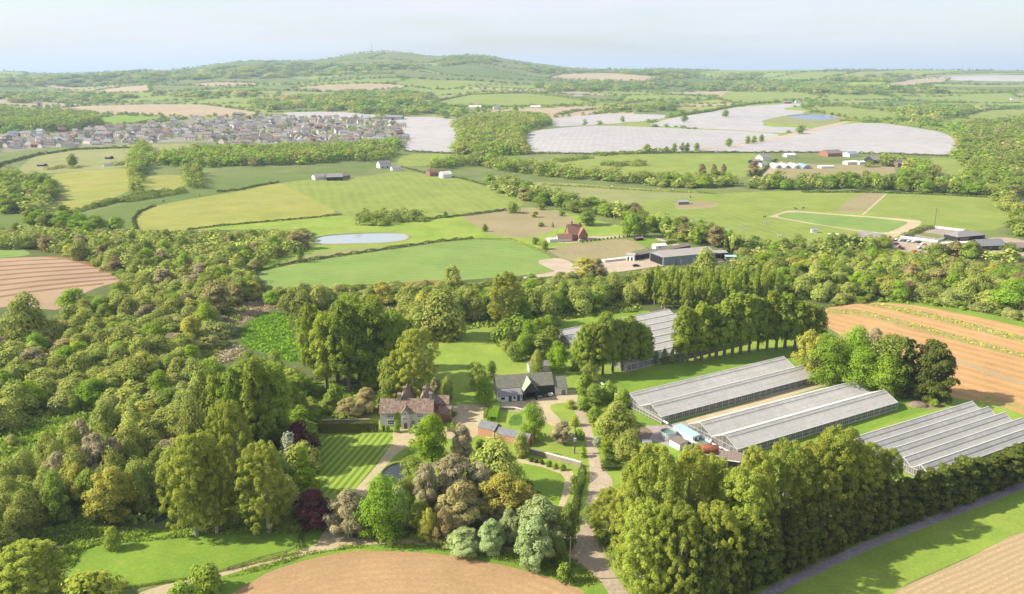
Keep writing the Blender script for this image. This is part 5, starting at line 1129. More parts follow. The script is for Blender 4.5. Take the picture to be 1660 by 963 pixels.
def leaf_mesh(name, V, T_, mat):
    n = len(V) // 4
    me = bpy.data.meshes.new(name)
    me.vertices.add(len(V)); me.vertices.foreach_set('co', V.astype(np.float32).ravel())
    me.loops.add(len(V)); me.loops.foreach_set('vertex_index', np.arange(len(V), dtype=np.int32))
    me.polygons.add(n); me.polygons.foreach_set('loop_start', np.arange(0, len(V), 4, dtype=np.int32)); me.polygons.foreach_set('loop_total', np.full(n, 4, np.int32))
    at_ = me.attributes.new('tint', 'FLOAT', 'POINT'); at_.data.foreach_set('value', T_.astype(np.float32))
    me.materials.append(mat); me.update(calc_edges=True)
    return me
def trunk_mesh(name, rs, H, Wd, base, C_, mat, r0=None, nl=9, multi=1):
    b = MB(); r0 = r0 or H * .022
    for k in range(multi):
        ox, oy = (0, 0) if multi == 1 else (rs.uniform(-.12, .12) * Wd, rs.uniform(-.12, .12) * Wd)
        lean = rs.uniform(-.04, .04, 2) * H * (1 if multi == 1 else 2.5)
        pts = [(ox + lean[0]*t*t, oy + lean[1]*t*t, H * .86 * t - .3) for t in (0, .15, .4, .7, 1)]
        b.tube(pts, [r0*1.25, r0, r0*.75, r0*.45, r0*.12], 6)
    if C_:
        for i in rs.choice(len(C_), min(nl, len(C_)), replace=False):
            c = C_[i][0]; z = max(H * base * .7, c[2] * rs.uniform(.35, .65)); st = Vector((0, 0, z)); e = Vector(c)
            m = st.lerp(e, .5) + Vector((0, 0, -.03 * H * rs.rand()))
            b.tube([st, m, e], [r0 * .42, r0 * .28, r0 * .08], 4)
    me = bpy.data.meshes.new(name); me.from_pydata(b.v, [], b.f); me.materials.append(mat); me.update()
    return me
# kind: (common name, category, material, bark, H, W, base, shape, puffs, puff radius, leaves, leaf size, extras)
KIND = dict(
 willow=('willow_tree','willow','willow','grey',9,10,.06,'dome',30,.19,8500,.32,dict(elong=1.5,drop=.3,multi=3)),
 sallow=('sallow_bush','willow','sallow','grey',7,9,.0,'dome',28,.19,7500,.30,dict(elong=1.3,multi=4)),
 alder=('alder_tree','alder','alder','brown',11,8,.08,'tall',32,.19,7500,.33,dict(multi=2)),
 oak=('oak_tree','oak','oak','brown',13,12,.10,'dome',46,.14,9500,.34,dict(rnd=.7)),
 lime=('lime_tree','lime tree','lime','brown',13,10,.10,'dome',50,.13,11000,.32,{}),
 poplar=('poplar_tree','poplar','poplar','grey',22,8.5,.17,'column',140,.095,17000,.30,dict(tall=1.6,elong=1.2,inner=.18)),
 bigpoplar=('poplar_tree','poplar','bigpoplar','pale',26,14,.08,'tall',330,.05,46000,.25,dict(tall=1.35,inner=.12,rnd=1.2,tintc=.35)),
 thinpoplar=('young_poplar','poplar','poplar','pale',18,5,.06,'column',30,.2,3600,.40,dict(tall=1.6)),
 golden=('golden_tree','tree','golden','brown',14,10,.10,'dome',50,.13,11000,.32,{}),
 copper=('copper_beech','beech','copper','brown',13,11,.05,'dome',40,.13,8500,.42,dict(drop=.3)),
 russet=('budding_tree','tree','russet','grey',13,11,.06,'dome',48,.13,9000,.26,dict(elong=3,inner=.1,multi=3)),
 twig=('bare_tree','tree','twig','pale',13,10,.08,'dome',48,.13,8000,.2,dict(elong=6.0,inner=.08,multi=7,drop=-.5)),
 silver=('silver_willow','willow','silver','grey',14,11,.04,'dome',60,.12,14000,.28,dict(elong=2,drop=.3,multi=3)),
 hedgecypress=('cypress_tree','conifer','cypress','brown',13,6,.0,'column',80,.14,10000,.32,dict(tall=.8,elong=1.9,drop=-.6,inner=.25)),
 cypress=('cypress_tree','conifer','cypress','brown',13,6,.0,'cone',70,.12,9000,.34,dict(tall=.8,elong=1.9,drop=-.6,inner=.25)),
 bigcypress=('cypress_tree','conifer','cypress','brown',17,15,.02,'dome',80,.10,15000,.42,dict(tall=.8,elong=1.7,drop=-.6,inner=.25)),
 conical=('conical_tree','tree','lime','brown',14,7,.06,'cone',44,.14,7000,.42,{}),
 shrub=('shrub','shrub','shrub','brown',3,4,.0,'dome',16,.2,1500,.30,dict(multi=3)),
 gorse=('flowering_shrub','shrub','gorse','brown',3,4,.0,'dome',16,.2,1500,.28,dict(multi=3)),
 hawthorn=('hawthorn_bush','hawthorn','alder','brown',6,7,.05,'dome',20,.18,2600,.36,dict(multi=2)),
 blossom=('blossom_tree','tree','blossom','brown',8,7,.08,'dome',26,.15,3600,.34,{}),
 topiary=('clipped_bush','clipped bush','hedge','brown',2,2,.0,'spread',14,.28,1400,.16,{}),
)
PROTO = {}
def far_puffs(rs, n=26):
    d = rs.normal(size=(n, 3)); d /= np.linalg.norm(d, axis=1)[:, None]; d[:, 2] = np.abs(d[:, 2]) * 1.1 - .12
    return d
def proto(kind, v, lod):
    k = (kind, v, lod)
    if k in PROTO: return PROTO[k]
    nm, cat, lm, bk, H, Wd, base, shape, npf, rp, nl, lf, ex = KIND[kind]
    rs = np.random.RandomState(sum(map(ord, kind)) * 13 + v * 7 + 1)
    ex = dict(ex); multi = ex.pop('multi', 1)
    if lod == 1: npf = int(npf * .6); nl = int(nl * .42); lf = lf * 1.5; rp = rp * 1.22
    if lod == 2: npf = max(5, int(npf * .25)); nl = 150; lf = Wd * .14; rp = rp * 1.6; ex['elong'] = 1.0
    V, T_, C_ = crown(rs, H, Wd, base, shape, npf, rp, nl, lf, **ex)
    cm = leaf_mesh(nm + '_crown', V, T_, LM[lm])
    tm = trunk_mesh(nm + '_trunk', rs, H, Wd, base, C_, BK[bk], nl=9 if lod == 0 else 4, multi=multi, r0=None if multi == 1 else H * .013) if lod < 2 else None
    PROTO[k] = (cm, tm, H, Wd, V, T_); return PROTO[k]
COUNT = {}
def plant(kind, p, Hm, Wm, label, group=None, lod=None, yaw=None):
    nm, cat = KIND[kind][0], KIND[kind][1]
    if lod is None: lod = 0 if p.y < 330 else 1
    nv = {'bigpoplar': 4, 'willow': 4, 'sallow': 3, 'poplar': 4, 'oak': 3, 'alder': 3, 'cypress': 3, 'hedgecypress': 4, 'sallow': 4}.get(kind, 2)
    v = R.randrange(nv)
    cm, tm, H, Wd, _, _ = proto(kind, v, lod)
    root = bpy.data.objects.new(nm, None); COL.objects.link(root)
    root.location = (p.x, p.y, p.z - .1); root.rotation_euler = (0, 0, R.uniform(0, 6.28) if yaw is None else yaw); root.scale = (Wm / Wd, Wm / Wd, Hm / H)
    tag(root, label, cat, group)
    c = bpy.data.objects.new('crown', cm); COL.objects.link(c); c.parent = root
    if tm and not kind in ('topiary',): t = bpy.data.objects.new('trunk', tm); COL.objects.link(t); t.parent = root
    COUNT[nm] = COUNT.get(nm, 0) + 1
    return root
def T(kind, x, yb, yt, w, label, group=None, lod=None):
    p = at(x, yb); s_ = depth(p) / F
    return plant(kind, p, max(.5, ztop(p, yt)) * 1.0, w * s_, label, group, lod)

# named, single trees of the estate: kind, x, foot row, top row, width in photo pixels, label
SINGLE = [
 ('bigpoplar',318,868,706,96,'tall olive green poplar left of the pair by the lower paddock'),
 ('bigpoplar',352,862,722,70,'darker poplar between the two tall trees of the lower paddock'),
 ('bigpoplar',436,862,720,92,'tall poplar with hanging lower boughs next to the purple beech'),
 ('bigpoplar',385,810,648,80,'pale yellow green poplar behind the pair by the lower paddock'),
 ('poplar',395,750,600,60,'dense green poplar in the middle of the left clump'),('poplar',425,745,583,62,'tallest dark poplar of the left clump'),
 ('poplar',455,735,590,58,'rounded poplar at the right of the left clump'),('poplar',365,745,604,52,'slim poplar at the back left of the clump'),('poplar',475,700,615,50,'low poplar at the right foot of the left clump'),
 ('willow',342,745,600,66,'tall soft grey green willow left of the dense poplar clump'),('willow',318,770,648,55,'weeping willow below the soft grey one'),
 ('lime',452,705,664,34,'small bright lime green tree under the left clump'),
 ('copper',487,748,684,64,'deep purple beech at the corner of the striped lawn'),('copper',511,858,795,66,'dark purple spreading beech beside the white gates'),
 ('blossom',469,760,704,46,'dark tree with white blossom between the purple beech and the conical tree'),
 ('conical',497,803,722,54,'bright green conical tree at the left edge of the striped lawn'),
 ('twig',568,868,798,70,'pale brown leafless looking tree right of the white gates'),
 ('oak',622,876,770,84,'large fresh green tree right of the drive gates'),('lime',600,872,812,44,'low lime green tree at the foot of the large one by the gates'),
 ('silver',650,860,790,34,'slim grey green tree behind the large fresh green one'),
 ('lime',700,748,672,68,'bright lime green tree in front of the manor house'),
 ('twig',750,745,688,44,'bare brown tree right of the bright lime green one'),
 ('alder',674,794,742,54,'soft dull green bush at the edge of the pond'),
 ('twig',690,836,752,54,'tall bare twiggy tree with pale stems behind the pond'),('willow',655,838,778,44,'dull green bush under the tall bare tree by the pond'),('twig',735,822,742,84,'dense pinkish bare tree in the middle of the garden wood'),('twig',775,815,752,60,'bare pinkish tree at the right of the garden wood'),
 ('russet',745,862,782,84,'reddish brown tree in the middle of the garden wood'),
 ('golden',694,884,822,30,'narrow yellowish tree below the bare ones'),('russet',722,886,826,34,'small brown tree by the track below the bare ones'),
 ('willow',808,795,716,84,'olive green rounded tree below the brick outbuilding'),('willow',845,740,702,32,'low dark bush at the end of the brick outbuilding'),
 ('golden',824,848,770,90,'golden olive tree beside the garden lawn'),('russet',858,828,789,30,'small orange brown tree by the lawn'),
 ('silver',872,885,806,80,'large silver willow above the lane hedge'),('silver',862,920,842,70,'pale silver willow nearest the brown field'),('silver',796,893,845,58,'silver green willow left of the large one'),
 ('silver',750,893,858,70,'low silver green bush along the track verge'),('silver',826,880,826,40,'silver willow between the golden tree and the large silver one'),
 ('alder',922,886,815,38,'dark green tree beside the lane bottom'),('alder',905,915,868,34,'dark bush below the silver willows'),
 ('oak',866,712,654,46,'round brown topped tree in the yard garden'),('twig',912,720,682,34,'sparse brown shrub left of the power pole'),
 ('oak',787,657,612,38,'rounded green tree at the left end of the barn'),('alder',775,630,586,34,'dark tree behind the rounded one by the barn'),('alder',796,616,584,22,'slim dark tree behind the barn end'),
 ('willow',725,645,612,26,'small grey green tree in the grass left of the barn'),('twig',705,640,612,20,'small brown tree behind the manor house'),
 ('lime',903,600,553,46,'bright round lime tree right of the barn roof'),('willow',870,608,568,28,'soft grey green tree behind the barn roof'),
 ('bigpoplar',672,660,534,74,'large green poplar behind the manor house'),('alder',635,655,580,50,'brownish tree beside the large poplar behind the house'),
 ('willow',720,548,476,76,'grey green weeping willow on the sunny grass'),('bigpoplar',816,528,440,62,'tall broad poplar standing above the central wood'),
 ('willow',765,520,468,40,'round grey willow right of the weeping one'),('willow',734,470,430,34,'pale willow rising at the near edge of the green field'),
 ('golden',950,450,417,50,'spreading yellowish tree in the farm yard'),('russet',968,452,420,30,'brown tree beside the spreading yellowish one'),
 ('willow',1142,455,405,48,'big grey green willow in front of the cattle barn'),
 ('conical',1130,398,368,14,'dark pointed conifer above the cattle barn'),('russet',1160,400,366,34,'bare brown tree behind the cattle barn'),
 ('cypress',1178,412,384,18,'dark pine at the right of the cattle barn'),('cypress',1193,412,386,20,'second dark pine right of the cattle barn'),
 ('oak',1020,384,343,36,'large green tree at the farmhouse gate'),('alder',1040,384,350,28,'darker tree beside the farmhouse gate tree'),
 ('alder',952,365,338,36,'brown round tree behind the farmhouse'),
 ('hawthorn',867,396,384,14,'round dark bush at the corner of the green field'),('hawthorn',882,404,390,18,'dark spreading bush right of the round one'),
 ('hawthorn',832,345,327,24,'brown bush in the dry pasture corner'),('hawthorn',878,340,327,16,'dark bush at the top of the dry pasture'),('golden',866,352,342,14,'yellow green round bush in the dry pasture'),
 ('hawthorn',910,350,342,12,'small round bush in the dry pasture'),('hawthorn',877,367,360,12,'low dark bush in the dry pasture'),('conical',896,368,360,6,'tiny pointed tree in the dry pasture'),('willow',786,375,363,10,'lone young tree on the bright grass'),
 ('hawthorn',722,353,342,10,'dark bush on the hedge end above the lake'),('hawthorn',487,425,403,12,'lone bush on the hedge above the green field'),
 ('alder',118,270,249,20,'lone dark round tree on the olive slope'),
 ('bigcypress',1503,646,552,84,'huge dark cypress at the right end of the tree clump'),('cypress',1465,640,552,46,'dark pointed cypress left of the huge one'),
 ('oak',1380,628,530,74,'bright green tree at the top of the clump by the greenhouses'),('oak',1345,632,550,74,'green tree at the left front of the clump by the greenhouses'),
 ('twig',1410,606,533,50,'grey leafless domed tree in the clump by the greenhouses'),('oak',1395,638,562,76,'dense green tree at the centre front of the clump'),('alder',1435,640,542,74,'dark green tree right of the grey leafless one'),
 ('oak',1430,644,574,66,'low green tree at the right front of the clump'),('golden',1312,615,535,50,'yellowish loose tree at the left end of the clump'),('russet',1325,618,556,36,'twiggy tree beside the yellowish one'),
 ('shrub',1514,658,646,17,'round dark bush on the spoil heap'),
 ('oak',1637,505,453,60,'yellow green oak at the right end of the field edge wood'),
 ('bigpoplar',60,985,886,124,'yellow olive tree filling the bottom left corner'),('gorse',150,1000,930,110,'lime yellow bush at the bottom edge on the left'),
 ('golden',183,852,757,74,'golden yellow tree by the dark pool'),('golden',136,815,745,44,'pale golden tree left of the golden yellow one'),
 ('twig',160,800,705,60,'bare grey branched tree in the left grove'),('twig',190,795,712,40,'second bare grey branched tree in the left grove'),
 ('shrub',183,888,855,36,'round grey green bush on the bank of the lower paddock'),
 ('alder',122,668,640,28,'round bush alone at the top of the marsh'),('sallow',20,722,705,24,'pale round bush alone in the marsh'),
 ('oak',122,505,468,62,'bright green oak at the edge of the ridged plough land'),('oak',165,515,482,42,'bright green oak right of the one by the plough land'),
 ('oak',338,540,490,44,'bright green tree on the right of the left wood'),('golden',315,560,512,46,'orange tinted tree beside the bright green one in the left wood'),('lime',310,600,560,36,'yellow green tree low in the left wood'),
 ('russet',355,510,455,52,'brown budding tree by the dead reeds'),('oak',440,493,472,36,'round green bush above the marsh'),('oak',195,480,458,38,'flat topped oak below the red headland'),
 ('willow',45,560,478,70,'pale green willow at the left edge below the plough land'),
 ('lime',830,490,460,30,'lime green tree inside the central wood'),
]
for s_ in SINGLE: T(*s_)
# small groups whose members are told apart by their place in the row
def row(kind, pts, desc, group, lod=None, ends=('leftmost', 'rightmost')):
    n = len(pts)
    ordn = ['first','second','third','fourth','fifth','sixth','seventh','eighth','ninth','tenth','eleventh','twelfth','thirteenth','fourteenth','fifteenth','sixteenth','seventeenth','eighteenth','nineteenth','twentieth']
    for i, (x, yb, yt, w) in enumerate(pts):
        if 'poplar' in kind: dy = R.uniform(-.09, .11) * (yb - yt); yt += dy; w *= R.uniform(.85, 1.15)
        lab = f'{ends[0]} {desc}' if i == 0 else f'{ends[1]} {desc}' if i == n - 1 else f'{ordn[i]} from the left, {desc}'
        T(kind, x, yb, yt, w, lab, group, lod)
row('poplar', [(947,612,524,38),(962,611,517,40),(977,608,513,40),(993,604,512,40),(1008,601,511,40),(1023,598,512,40),(1037,594,517,40),(1046,590,524,32)], 'poplar of the short row before the rear greenhouse', 'short poplar row')
row('hawthorn', [(1063,592,569,12),(1077,590,565,13),(1090,589,566,13)], 'small tree in the gap between the two poplar rows', 'small trees between the poplar rows')
row('poplar', [(1102,588,505,36),(1114,586,500,36),(1127,584,502,38),(1137,583,498,38),(1150,580,494,40),(1161,578,490,40),(1174,576,488,42),(1187,574,484,42),(1200,573,482,42),(1214,571,480,42),(1228,569,478,42),(1243,567,476,42),(1258,566,477,42),(1272,564,482,40),(1288,566,488,40),(1303,566,490,42),(1316,562,494,38)], 'poplar of the long row beside the greenhouses', 'long poplar row')
row('poplar', [(512,622,504,49),(530,634,506,53),(548,620,497,56),(566,636,502,58),(584,622,495,58),(602,634,499,58),(620,622,497,56),(638,630,505,51),(652,612,508,44),(520,600,500,44),(575,600,490,49),(612,598,490,44)], 'poplar of the tall clump behind the manor garden', 'tall poplar clump')
row('bigpoplar', [(985,872,785,66),(1032,918,740,92),(1062,945,728,104),(1108,925,730,104),(1150,905,742,92),(1188,935,752,96),(1222,905,742,92),(1262,890,722,96),(1300,872,712,94),(1338,862,705,98),(1376,850,706,90),(1402,838,715,72),(1432,836,738,64)],
    'big olive poplar of the lower right row', 'big poplars at the lower right')
row('bigpoplar', [(1040,975,800,92),(1095,985,815,96),(1150,975,820,90),(1058,985,830,70)], 'bushy poplar before the big lower right row', 'bushy poplars in front of the big row')
# cypress hedge trees along the grey track
cy = []
for k in range(34):
    q = k / 33; x = 1130 + q * 590
    yb = np.interp(x, [1130,1220,1300,1380,1450,1560,1660,1720], [1000,956,915,880,852,812,775,750]); yt = np.interp(x, [1130,1250,1380,1440,1500,1560,1660,1720], [880,850,800,785,765,748,722,705])
    cy.append((x + R.uniform(-4,4), yb, yt + R.uniform(-7,5), R.uniform(36, 46)))
OR = ['first','second','third','fourth','fifth','sixth','seventh','eighth','ninth','tenth','eleventh','twelfth','thirteenth','fourteenth','fifteenth','sixteenth','seventeenth']
for i, c in enumerate(cy):
    T('hedgecypress', *c, f'dark cypress of the track hedge, {OR[i]} from its lower left end' if i < 17 else f'dark cypress of the track hedge, {OR[33-i]} from its right end', 'cypress hedge along the grey track')
row('oak', [(1009,198.5,188,10),(1109,198,186,13),(1176,189,178,14),(1177.5,189,178,14)][:3], 'field tree between the upper covered fields', 'trees on the covered fields')
row('oak', [(1049,248,234,18),(1080,245,237,8),(1093,246,232,12),(1106,246,231,11),(1114,246,231,10),(1129,244,231,13)], 'tree of the line at the foot of the large covered field', 'trees at the foot of the covered field')
row('oak', [(1181,238,224,15),(1212,233,220,12),(1222,232,220,12),(1234,230,218,12),(1296,217,204,18)], 'tree beside the track across the covered fields', 'trees along the field track')
row('russet', [(1137,287,266,16),(1156,286,266,12),(1172,286,266,14),(1221,286,262,26)], 'bare tree on the green pasture below the hedge lane', 'bare trees below the hedge lane')
row('oak', [(775,182,172,10),(836,182,171,12)], 'dark tree on the far tan field', 'trees on the far tan field')
row('shrub', [(605+17,700,689,9),(628,700,689,9),(643,700,682,14),(665,702,692,8)], 'clipped bush at the foot of the manor house wall', 'clipped bushes by the manor house')
row('topiary', [(861,748,740,9),(869,750,743,8),(878,752,744,10)], 'round bush in the border below the stone wall', 'bushes of the flower border')
row('topiary', [(x, 393.5-(x-944)*.134, 389.5-(x-944)*.134, 3.6) for x in (944,952,958,965,972,978,985,991,997,1004,1011,1017)], 'clipped bush lining the farmhouse drive', 'clipped bushes along the farmhouse drive')
row('shrub', [(890,756,746,12),(900,759,750,12),(912,762,752,12)], 'leafy plant in the border below the stone wall', 'leafy plants of the flower border')
# shrubs down the lane and round the yard
lane = [('gorse',925,662,648,20,'yellow flowering bush at the top of the lane'),('gorse',932,690,674,18,'yellow bush on the left of the lane bend'),('shrub',940,712,696,18,'light green bush left of the lane'),('gorse',944,740,724,16,'bright yellow bush by the garden hedge end'),
 ('shrub',948,640,606,34,'tall loose yellow green shrub above the lane'),('alder',962,655,622,34,'dark shrub right of the lane top'),('shrub',946,664,642,26,'light green shrub at the lane edge'),('shrub',965,682,660,28,'soft green shrub halfway down the lane'),
 ('willow',1000,712,654,60,'big grey twiggy willow right of the lane'),('shrub',980,700,678,30,'yellow green shrub under the grey willow'),('lime',985,738,715,26,'vivid green bush beside the lane'),('willow',1018,745,700,46,'grey green tree left of the big poplars'),
 ('topiary',990,756,740,30,'dark green clipped bush at the lane side'),('blossom',968,725,708,18,'pale blossom bush right of the lane'),('shrub',1006,690,664,34,'loose shrub by the white pipe'),('shrub',988,650,620,34,'bright shrub behind the lane'),
 ('shrub',1010,660,632,30,'pale green shrub near the pipe top'),('hawthorn',955,620,590,34,'light bush at the end of the short poplar row'),('gorse',932,600,580,20,'low yellow bush below the short poplar row'),
 ('shrub',818,560,520,38,'yellow green bush at the left of the barn wood'),('shrub',840,545,508,40,'bright bush behind the barn wood'),('oak',858,575,522,46,'light green tree in the barn wood'),('alder',880,580,535,40,'darker tree in the barn wood'),
 ('oak',845,520,482,42,'yellow topped tree behind the barn wood'),('hawthorn',835,585,555,30,'low bush at the front of the barn wood'),('hawthorn',895,560,528,36,'bush at the left end of the rear greenhouse'),('lime',870,548,515,34,'lime green bush of the barn wood'),
 ('shrub',545,665,625,40,'grey green shrub left of the manor garden'),('russet',595,668,628,44,'brown shrub behind the hedge beside the house'),('lime',598,632,595,40,'bright green bush below the poplar clump'),('russet',565,678,645,40,'ochre shrub by the little glade'),('hawthorn',625,668,640,32,'yellow green shrub against the manor house'),
 ('shrub',510,690,668,22,'small olive bush at the end of the dark hedge'),('hawthorn',500,640,610,34,'bush at the left of the little glade'),('shrub',735,700,684,12,'low dark bush in the yard corner'),('hawthorn',782,735,712,26,'dark bush below the slate roof'),('hawthorn',800,745,722,28,'grey green bush in front of the brick outbuilding'),
 ('shrub',335,955,915,60,'straggly green shrub on the track verge'),('shrub',300,985,945,60,'second straggly shrub lower on the track verge'),('hawthorn',932,800,770,20,'tall shrub at the corner of the garden lawn'),('alder',960,850,818,40,'dark scrub under the big poplars'),('shrub',914,918,897,24,'green bush at the edge of the brown field'),('shrub',915,945,915,36,'green verge bush near the bottom of the lane')]
for s_ in lane: T(*s_)

# ---------------------------------------------------------------- woods: trees scattered over ground areas
PLUR = {'willow':'willows','sallow':'sallow bushes','alder':'alders','oak':'oaks','lime':'bright green trees','poplar':'poplars','thinpoplar':'young poplars','golden':'yellowish trees','russet':'brown budding trees','twig':'bare trees','hawthorn':'hawthorn bushes','shrub':'shrubs','cypress':'conifers','bigpoplar':'big poplars'}
ADJ = {'willow':'grey green willow','sallow':'pale rounded sallow bush','alder':'dark green alder','oak':'fresh green oak','lime':'bright green tree','poplar':'dense poplar','thinpoplar':'slim pale stemmed poplar','golden':'yellowish tree','russet':'brown budding tree','twig':'bare twiggy tree','hawthorn':'rounded hawthorn bush','shrub':'low green shrub','cypress':'dark conifer','bigpoplar':'tall loose poplar'}
CAND = []
def wood(poly, sp, mix, hr, where, wr=1.0, avoid=()):
    """jittered lattice of trees over the ground inside a photo outline"""
    P = at_many(densify(poly, 12)); pl = [tuple(p) for p in P]
    x0, y0 = P.min(0); x1, y1 = P.max(0); nx, ny = int((x1-x0)/sp)+2, int((y1-y0)/(sp*.9))+2
    gx, gy = np.meshgrid(np.arange(nx), np.arange(ny)); X = x0 + (gx + (gy % 2)*.5) * sp; Y = y0 + gy * sp * .9
    X = (X + NR.uniform(-.32,.32,X.shape)*sp).ravel(); Y = (Y + NR.uniform(-.32,.32,Y.shape)*sp).ravel()
    m = inpoly(X, Y, pl); X, Y = X[m], Y[m]
    U, V_ = to_px(X, Y, h(X, Y)); mm = (U > -140) & (U < 1800) & (V_ < 1150)
    ks = [k for k, _ in mix]; ws = [w for _, w in mix]
    for x, y in zip(X[mm], Y[mm]):
        # patches of one kind, like real carr woodland
        f = .5 + .5 * math.sin(x / 23 + 1.7 * math.sin(y / 31)) * math.cos(y / 27 + where.__len__())
        k = R.choices(ks, [w * (1 + 1.3 * f if i == 0 else 1) for i, w in enumerate(ws)])[0]
        hh = R.uniform(*hr) * {'shrub': .4, 'sallow': .72, 'hawthorn': .6, 'alder': 1.05, 'thinpoplar': 1.3, 'poplar': 1.35, 'bigpoplar': 1.5, 'cypress': 1.1}.get(k, 1)
        CAND.append((k, x, y, hh, sp * R.uniform(1.05, 1.5) * wr * {'shrub': .6, 'thinpoplar': .6, 'poplar': .8, 'alder': .85}.get(k, 1), where))
LW = 'in the wood filling the left of the picture'
left_mix = [('willow',6),('sallow',5),('alder',2.6),('oak',1.2),('twig',.7),('russet',.5),('lime',.5),('golden',.25)]
wood([(-170,392),(-60,420),(60,408),(78,412),(150,424),(215,450),(205,470),(150,480),(100,512),(0,505),(-170,540)][:0] or [(-170,575),(-60,550),(60,540),(105,538),(150,515),(215,495),(232,470),(222,452),(165,432),(110,414),(70,405),(0,405),(-170,410),(-170,388),(60,382),(200,392),(300,394),(380,392),(470,390),(500,396),(495,406),(440,420),(405,445),(425,478),(430,484),(385,496),(360,520),(375,545),(350,570),(322,590),(330,612),(350,625),(345,700),(320,755),(270,740),(205,694),(150,672),(90,662),(35,684),(0,705),(-170,730)], 8.2, left_mix, (6.5,11.5), LW, 1.12)
wood([(-170,1010),(-100,860),(0,842),(60,782),(110,745),(160,715),(215,700),(270,750),(300,800),(245,850),(200,846),(120,845),(100,862),(20,890),(-40,1010)], 7.6, [('willow',6),('alder',2),('golden',.5),('twig',.7)], (10,15), 'in the tall grove above the lower paddock', 1.0)
wood([(360,640),(400,600),(480,610),(490,660),(500,760),(470,850),(400,850),(350,800),(330,740)], 8.5, [('alder',4),('willow',2),('oak',2)], (8,12), 'in the clump left of the striped lawn', 1.1)
cm_ = [('willow',5),('alder',3),('oak',2),('russet',.35),('sallow',2),('golden',.5)]
wood([(462,505),(500,496),(560,493),(640,496),(700,494),(740,490),(830,488),(860,484),(900,482),(960,478),(1030,474),(1060,474),(1062,486),(1040,494),(1000,500),(930,512),(880,514),(838,514),(790,518),(750,522),(700,532),(690,548),(670,560),(650,500),(600,490),(520,500),(498,530)], 8.2, cm_, (8,12.5), 'in the wood across the middle of the picture', 1.15)
wood([(1042,492),(1050,482),(1120,476),(1240,476),(1270,484),(1240,496),(1180,504),(1110,509),(1090,506)], 4.6, [('thinpoplar',8),('poplar',1)], (10,12.5), 'in the plantation of slim poplars', 1.0)
wood([(1210,455),(1195,432),(1225,424),(1300,426),(1360,422),(1400,426),(1480,438),(1560,448),(1640,456),(1760,472),(1860,492),(1860,560),(1700,522),(1640,508),(1600,502),(1520,492),(1430,486),(1345,490),(1262,474),(1250,450)], 8.6, [('willow',4),('alder',3),('oak',2.8),('russet',.5),('sallow',3),('golden',.6),('lime',.5)], (7.5,12), 'in the wood behind the orange field', 1.15)
wood([(1170,400),(1190,395),(1230,403),(1330,405),(1400,398),(1440,402),(1400,410),(1300,412),(1200,410)], 8.5, [('alder',3),('oak',2),('willow',2)], (7,11), 'in the belt below the show jumps', 1.1)
wood([(500,680),(480,640),(500,625),(520,660),(560,672),(555,682)], 6.5, [('hawthorn',4),('alder',2)], (5,8), 'behind the dark garden hedge')
wood([(800,560),(812,540),(850,520),(900,525),(900,548),(880,580),(850,590)], 7.5, [('hawthorn',4),('oak',2)], (7,10), 'in the small wood behind the barn')
wood([(1310,590),(1345,600),(1400,612),(1450,618),(1440,600),(1380,580),(1330,580)], 8, [('oak',3),('russet',1),('lime',1)], (9,12), 'in the clump right of the greenhouses')
wood([(985,880),(1000,870),(1030,905),(1070,960),(1070,1020),(1030,965)], 6, [('shrub',4),('hawthorn',2)], (4,7), 'under the big poplars by the lane')
wood([(1010,950),(1080,880),(1180,860),(1300,840),(1400,800),(1440,800),(1400,840),(1300,880),(1210,925),(1120,985)], 6.5, [('alder',3),('hawthorn',2)], (6,10), 'beneath the big poplars by the cypress hedge')
wood([(345,800),(400,795),(500,805),(505,850),(430,858),(345,860)], 6, [('hawthorn',3),('alder',1)], (5,8), 'below the tall paddock poplars')
wood([(640,880),(700,886),(760,892),(820,905),(890,925),(900,915),(860,890),(800,872),(720,868),(650,868)], 5.5, [('shrub',3),('hawthorn',2)], (4,7), 'along the verge below the silver willows')
wood([(640,800),(700,790),(800,790),(830,840),(800,870),(700,868),(640,860)], 7, [('alder',3),('twig',2),('hawthorn',2)], (6,10), 'in the garden wood')
# middle distance
mid = [('alder',3),('oak',3),('willow',2),('hawthorn',2),('russet',.25)]
wood([(-150,292),(0,284),(40,290),(95,300),(90,320),(70,346),(0,346),(-150,348)], 11, mid, (8,13), 'in the copse at the left edge', 1.2)
wood([(30,360),(100,355),(140,370),(200,372),(215,378),(60,372)], 12, mid, (8,12), 'on the edge of the left wood', 1.2)
wood([(222,238),(240,240),(245,268),(320,272),(470,268),(560,262),(620,252),(650,240),(645,232),(560,243),(470,243),(400,247),(330,245),(300,252),(245,262),(238,285),(218,285),(212,262)], 13, [('oak',4),('alder',3),('willow',2),('russet',.5)], (10,15), 'in the long wood below the village', 1.2)
wood([(210,270),(226,270),(232,312),(214,312)], 9, [('alder',1),('willow',1)], (9,13), 'of the left double row between pastures', 1.1)
wood([(296,282),(325,280),(328,306),(306,306)], 9, [('alder',1),('willow',1)], (9,13), 'of the right row between pastures', 1.1)
wood([(735,205),(760,196),(830,188),(885,192),(890,203),(850,212),(848,235),(856,250),(800,254),(740,252),(738,240),(748,222)], 14, [('willow',3),('oak',3),('alder',2)], (11,16), 'in the wood between the covered fields', 1.25)
wood([(700,278),(760,268),(790,274),(860,284),(940,292),(1000,297),(1080,304),(1160,306),(1200,302),(1160,293),(1080,293),(1000,288),(940,284),(880,272),(820,266),(780,258),(700,268)], 12, mid, (8,13), 'in the belt across the middle distance', 1.25)
wood([(790,300),(830,296),(850,304),(870,314),(900,322),(950,334),(1000,344),(1040,352),(1020,362),(960,350),(900,340),(860,328),(820,318)], 10, mid, (8,12), 'in the belt running down to the farm', 1.2)
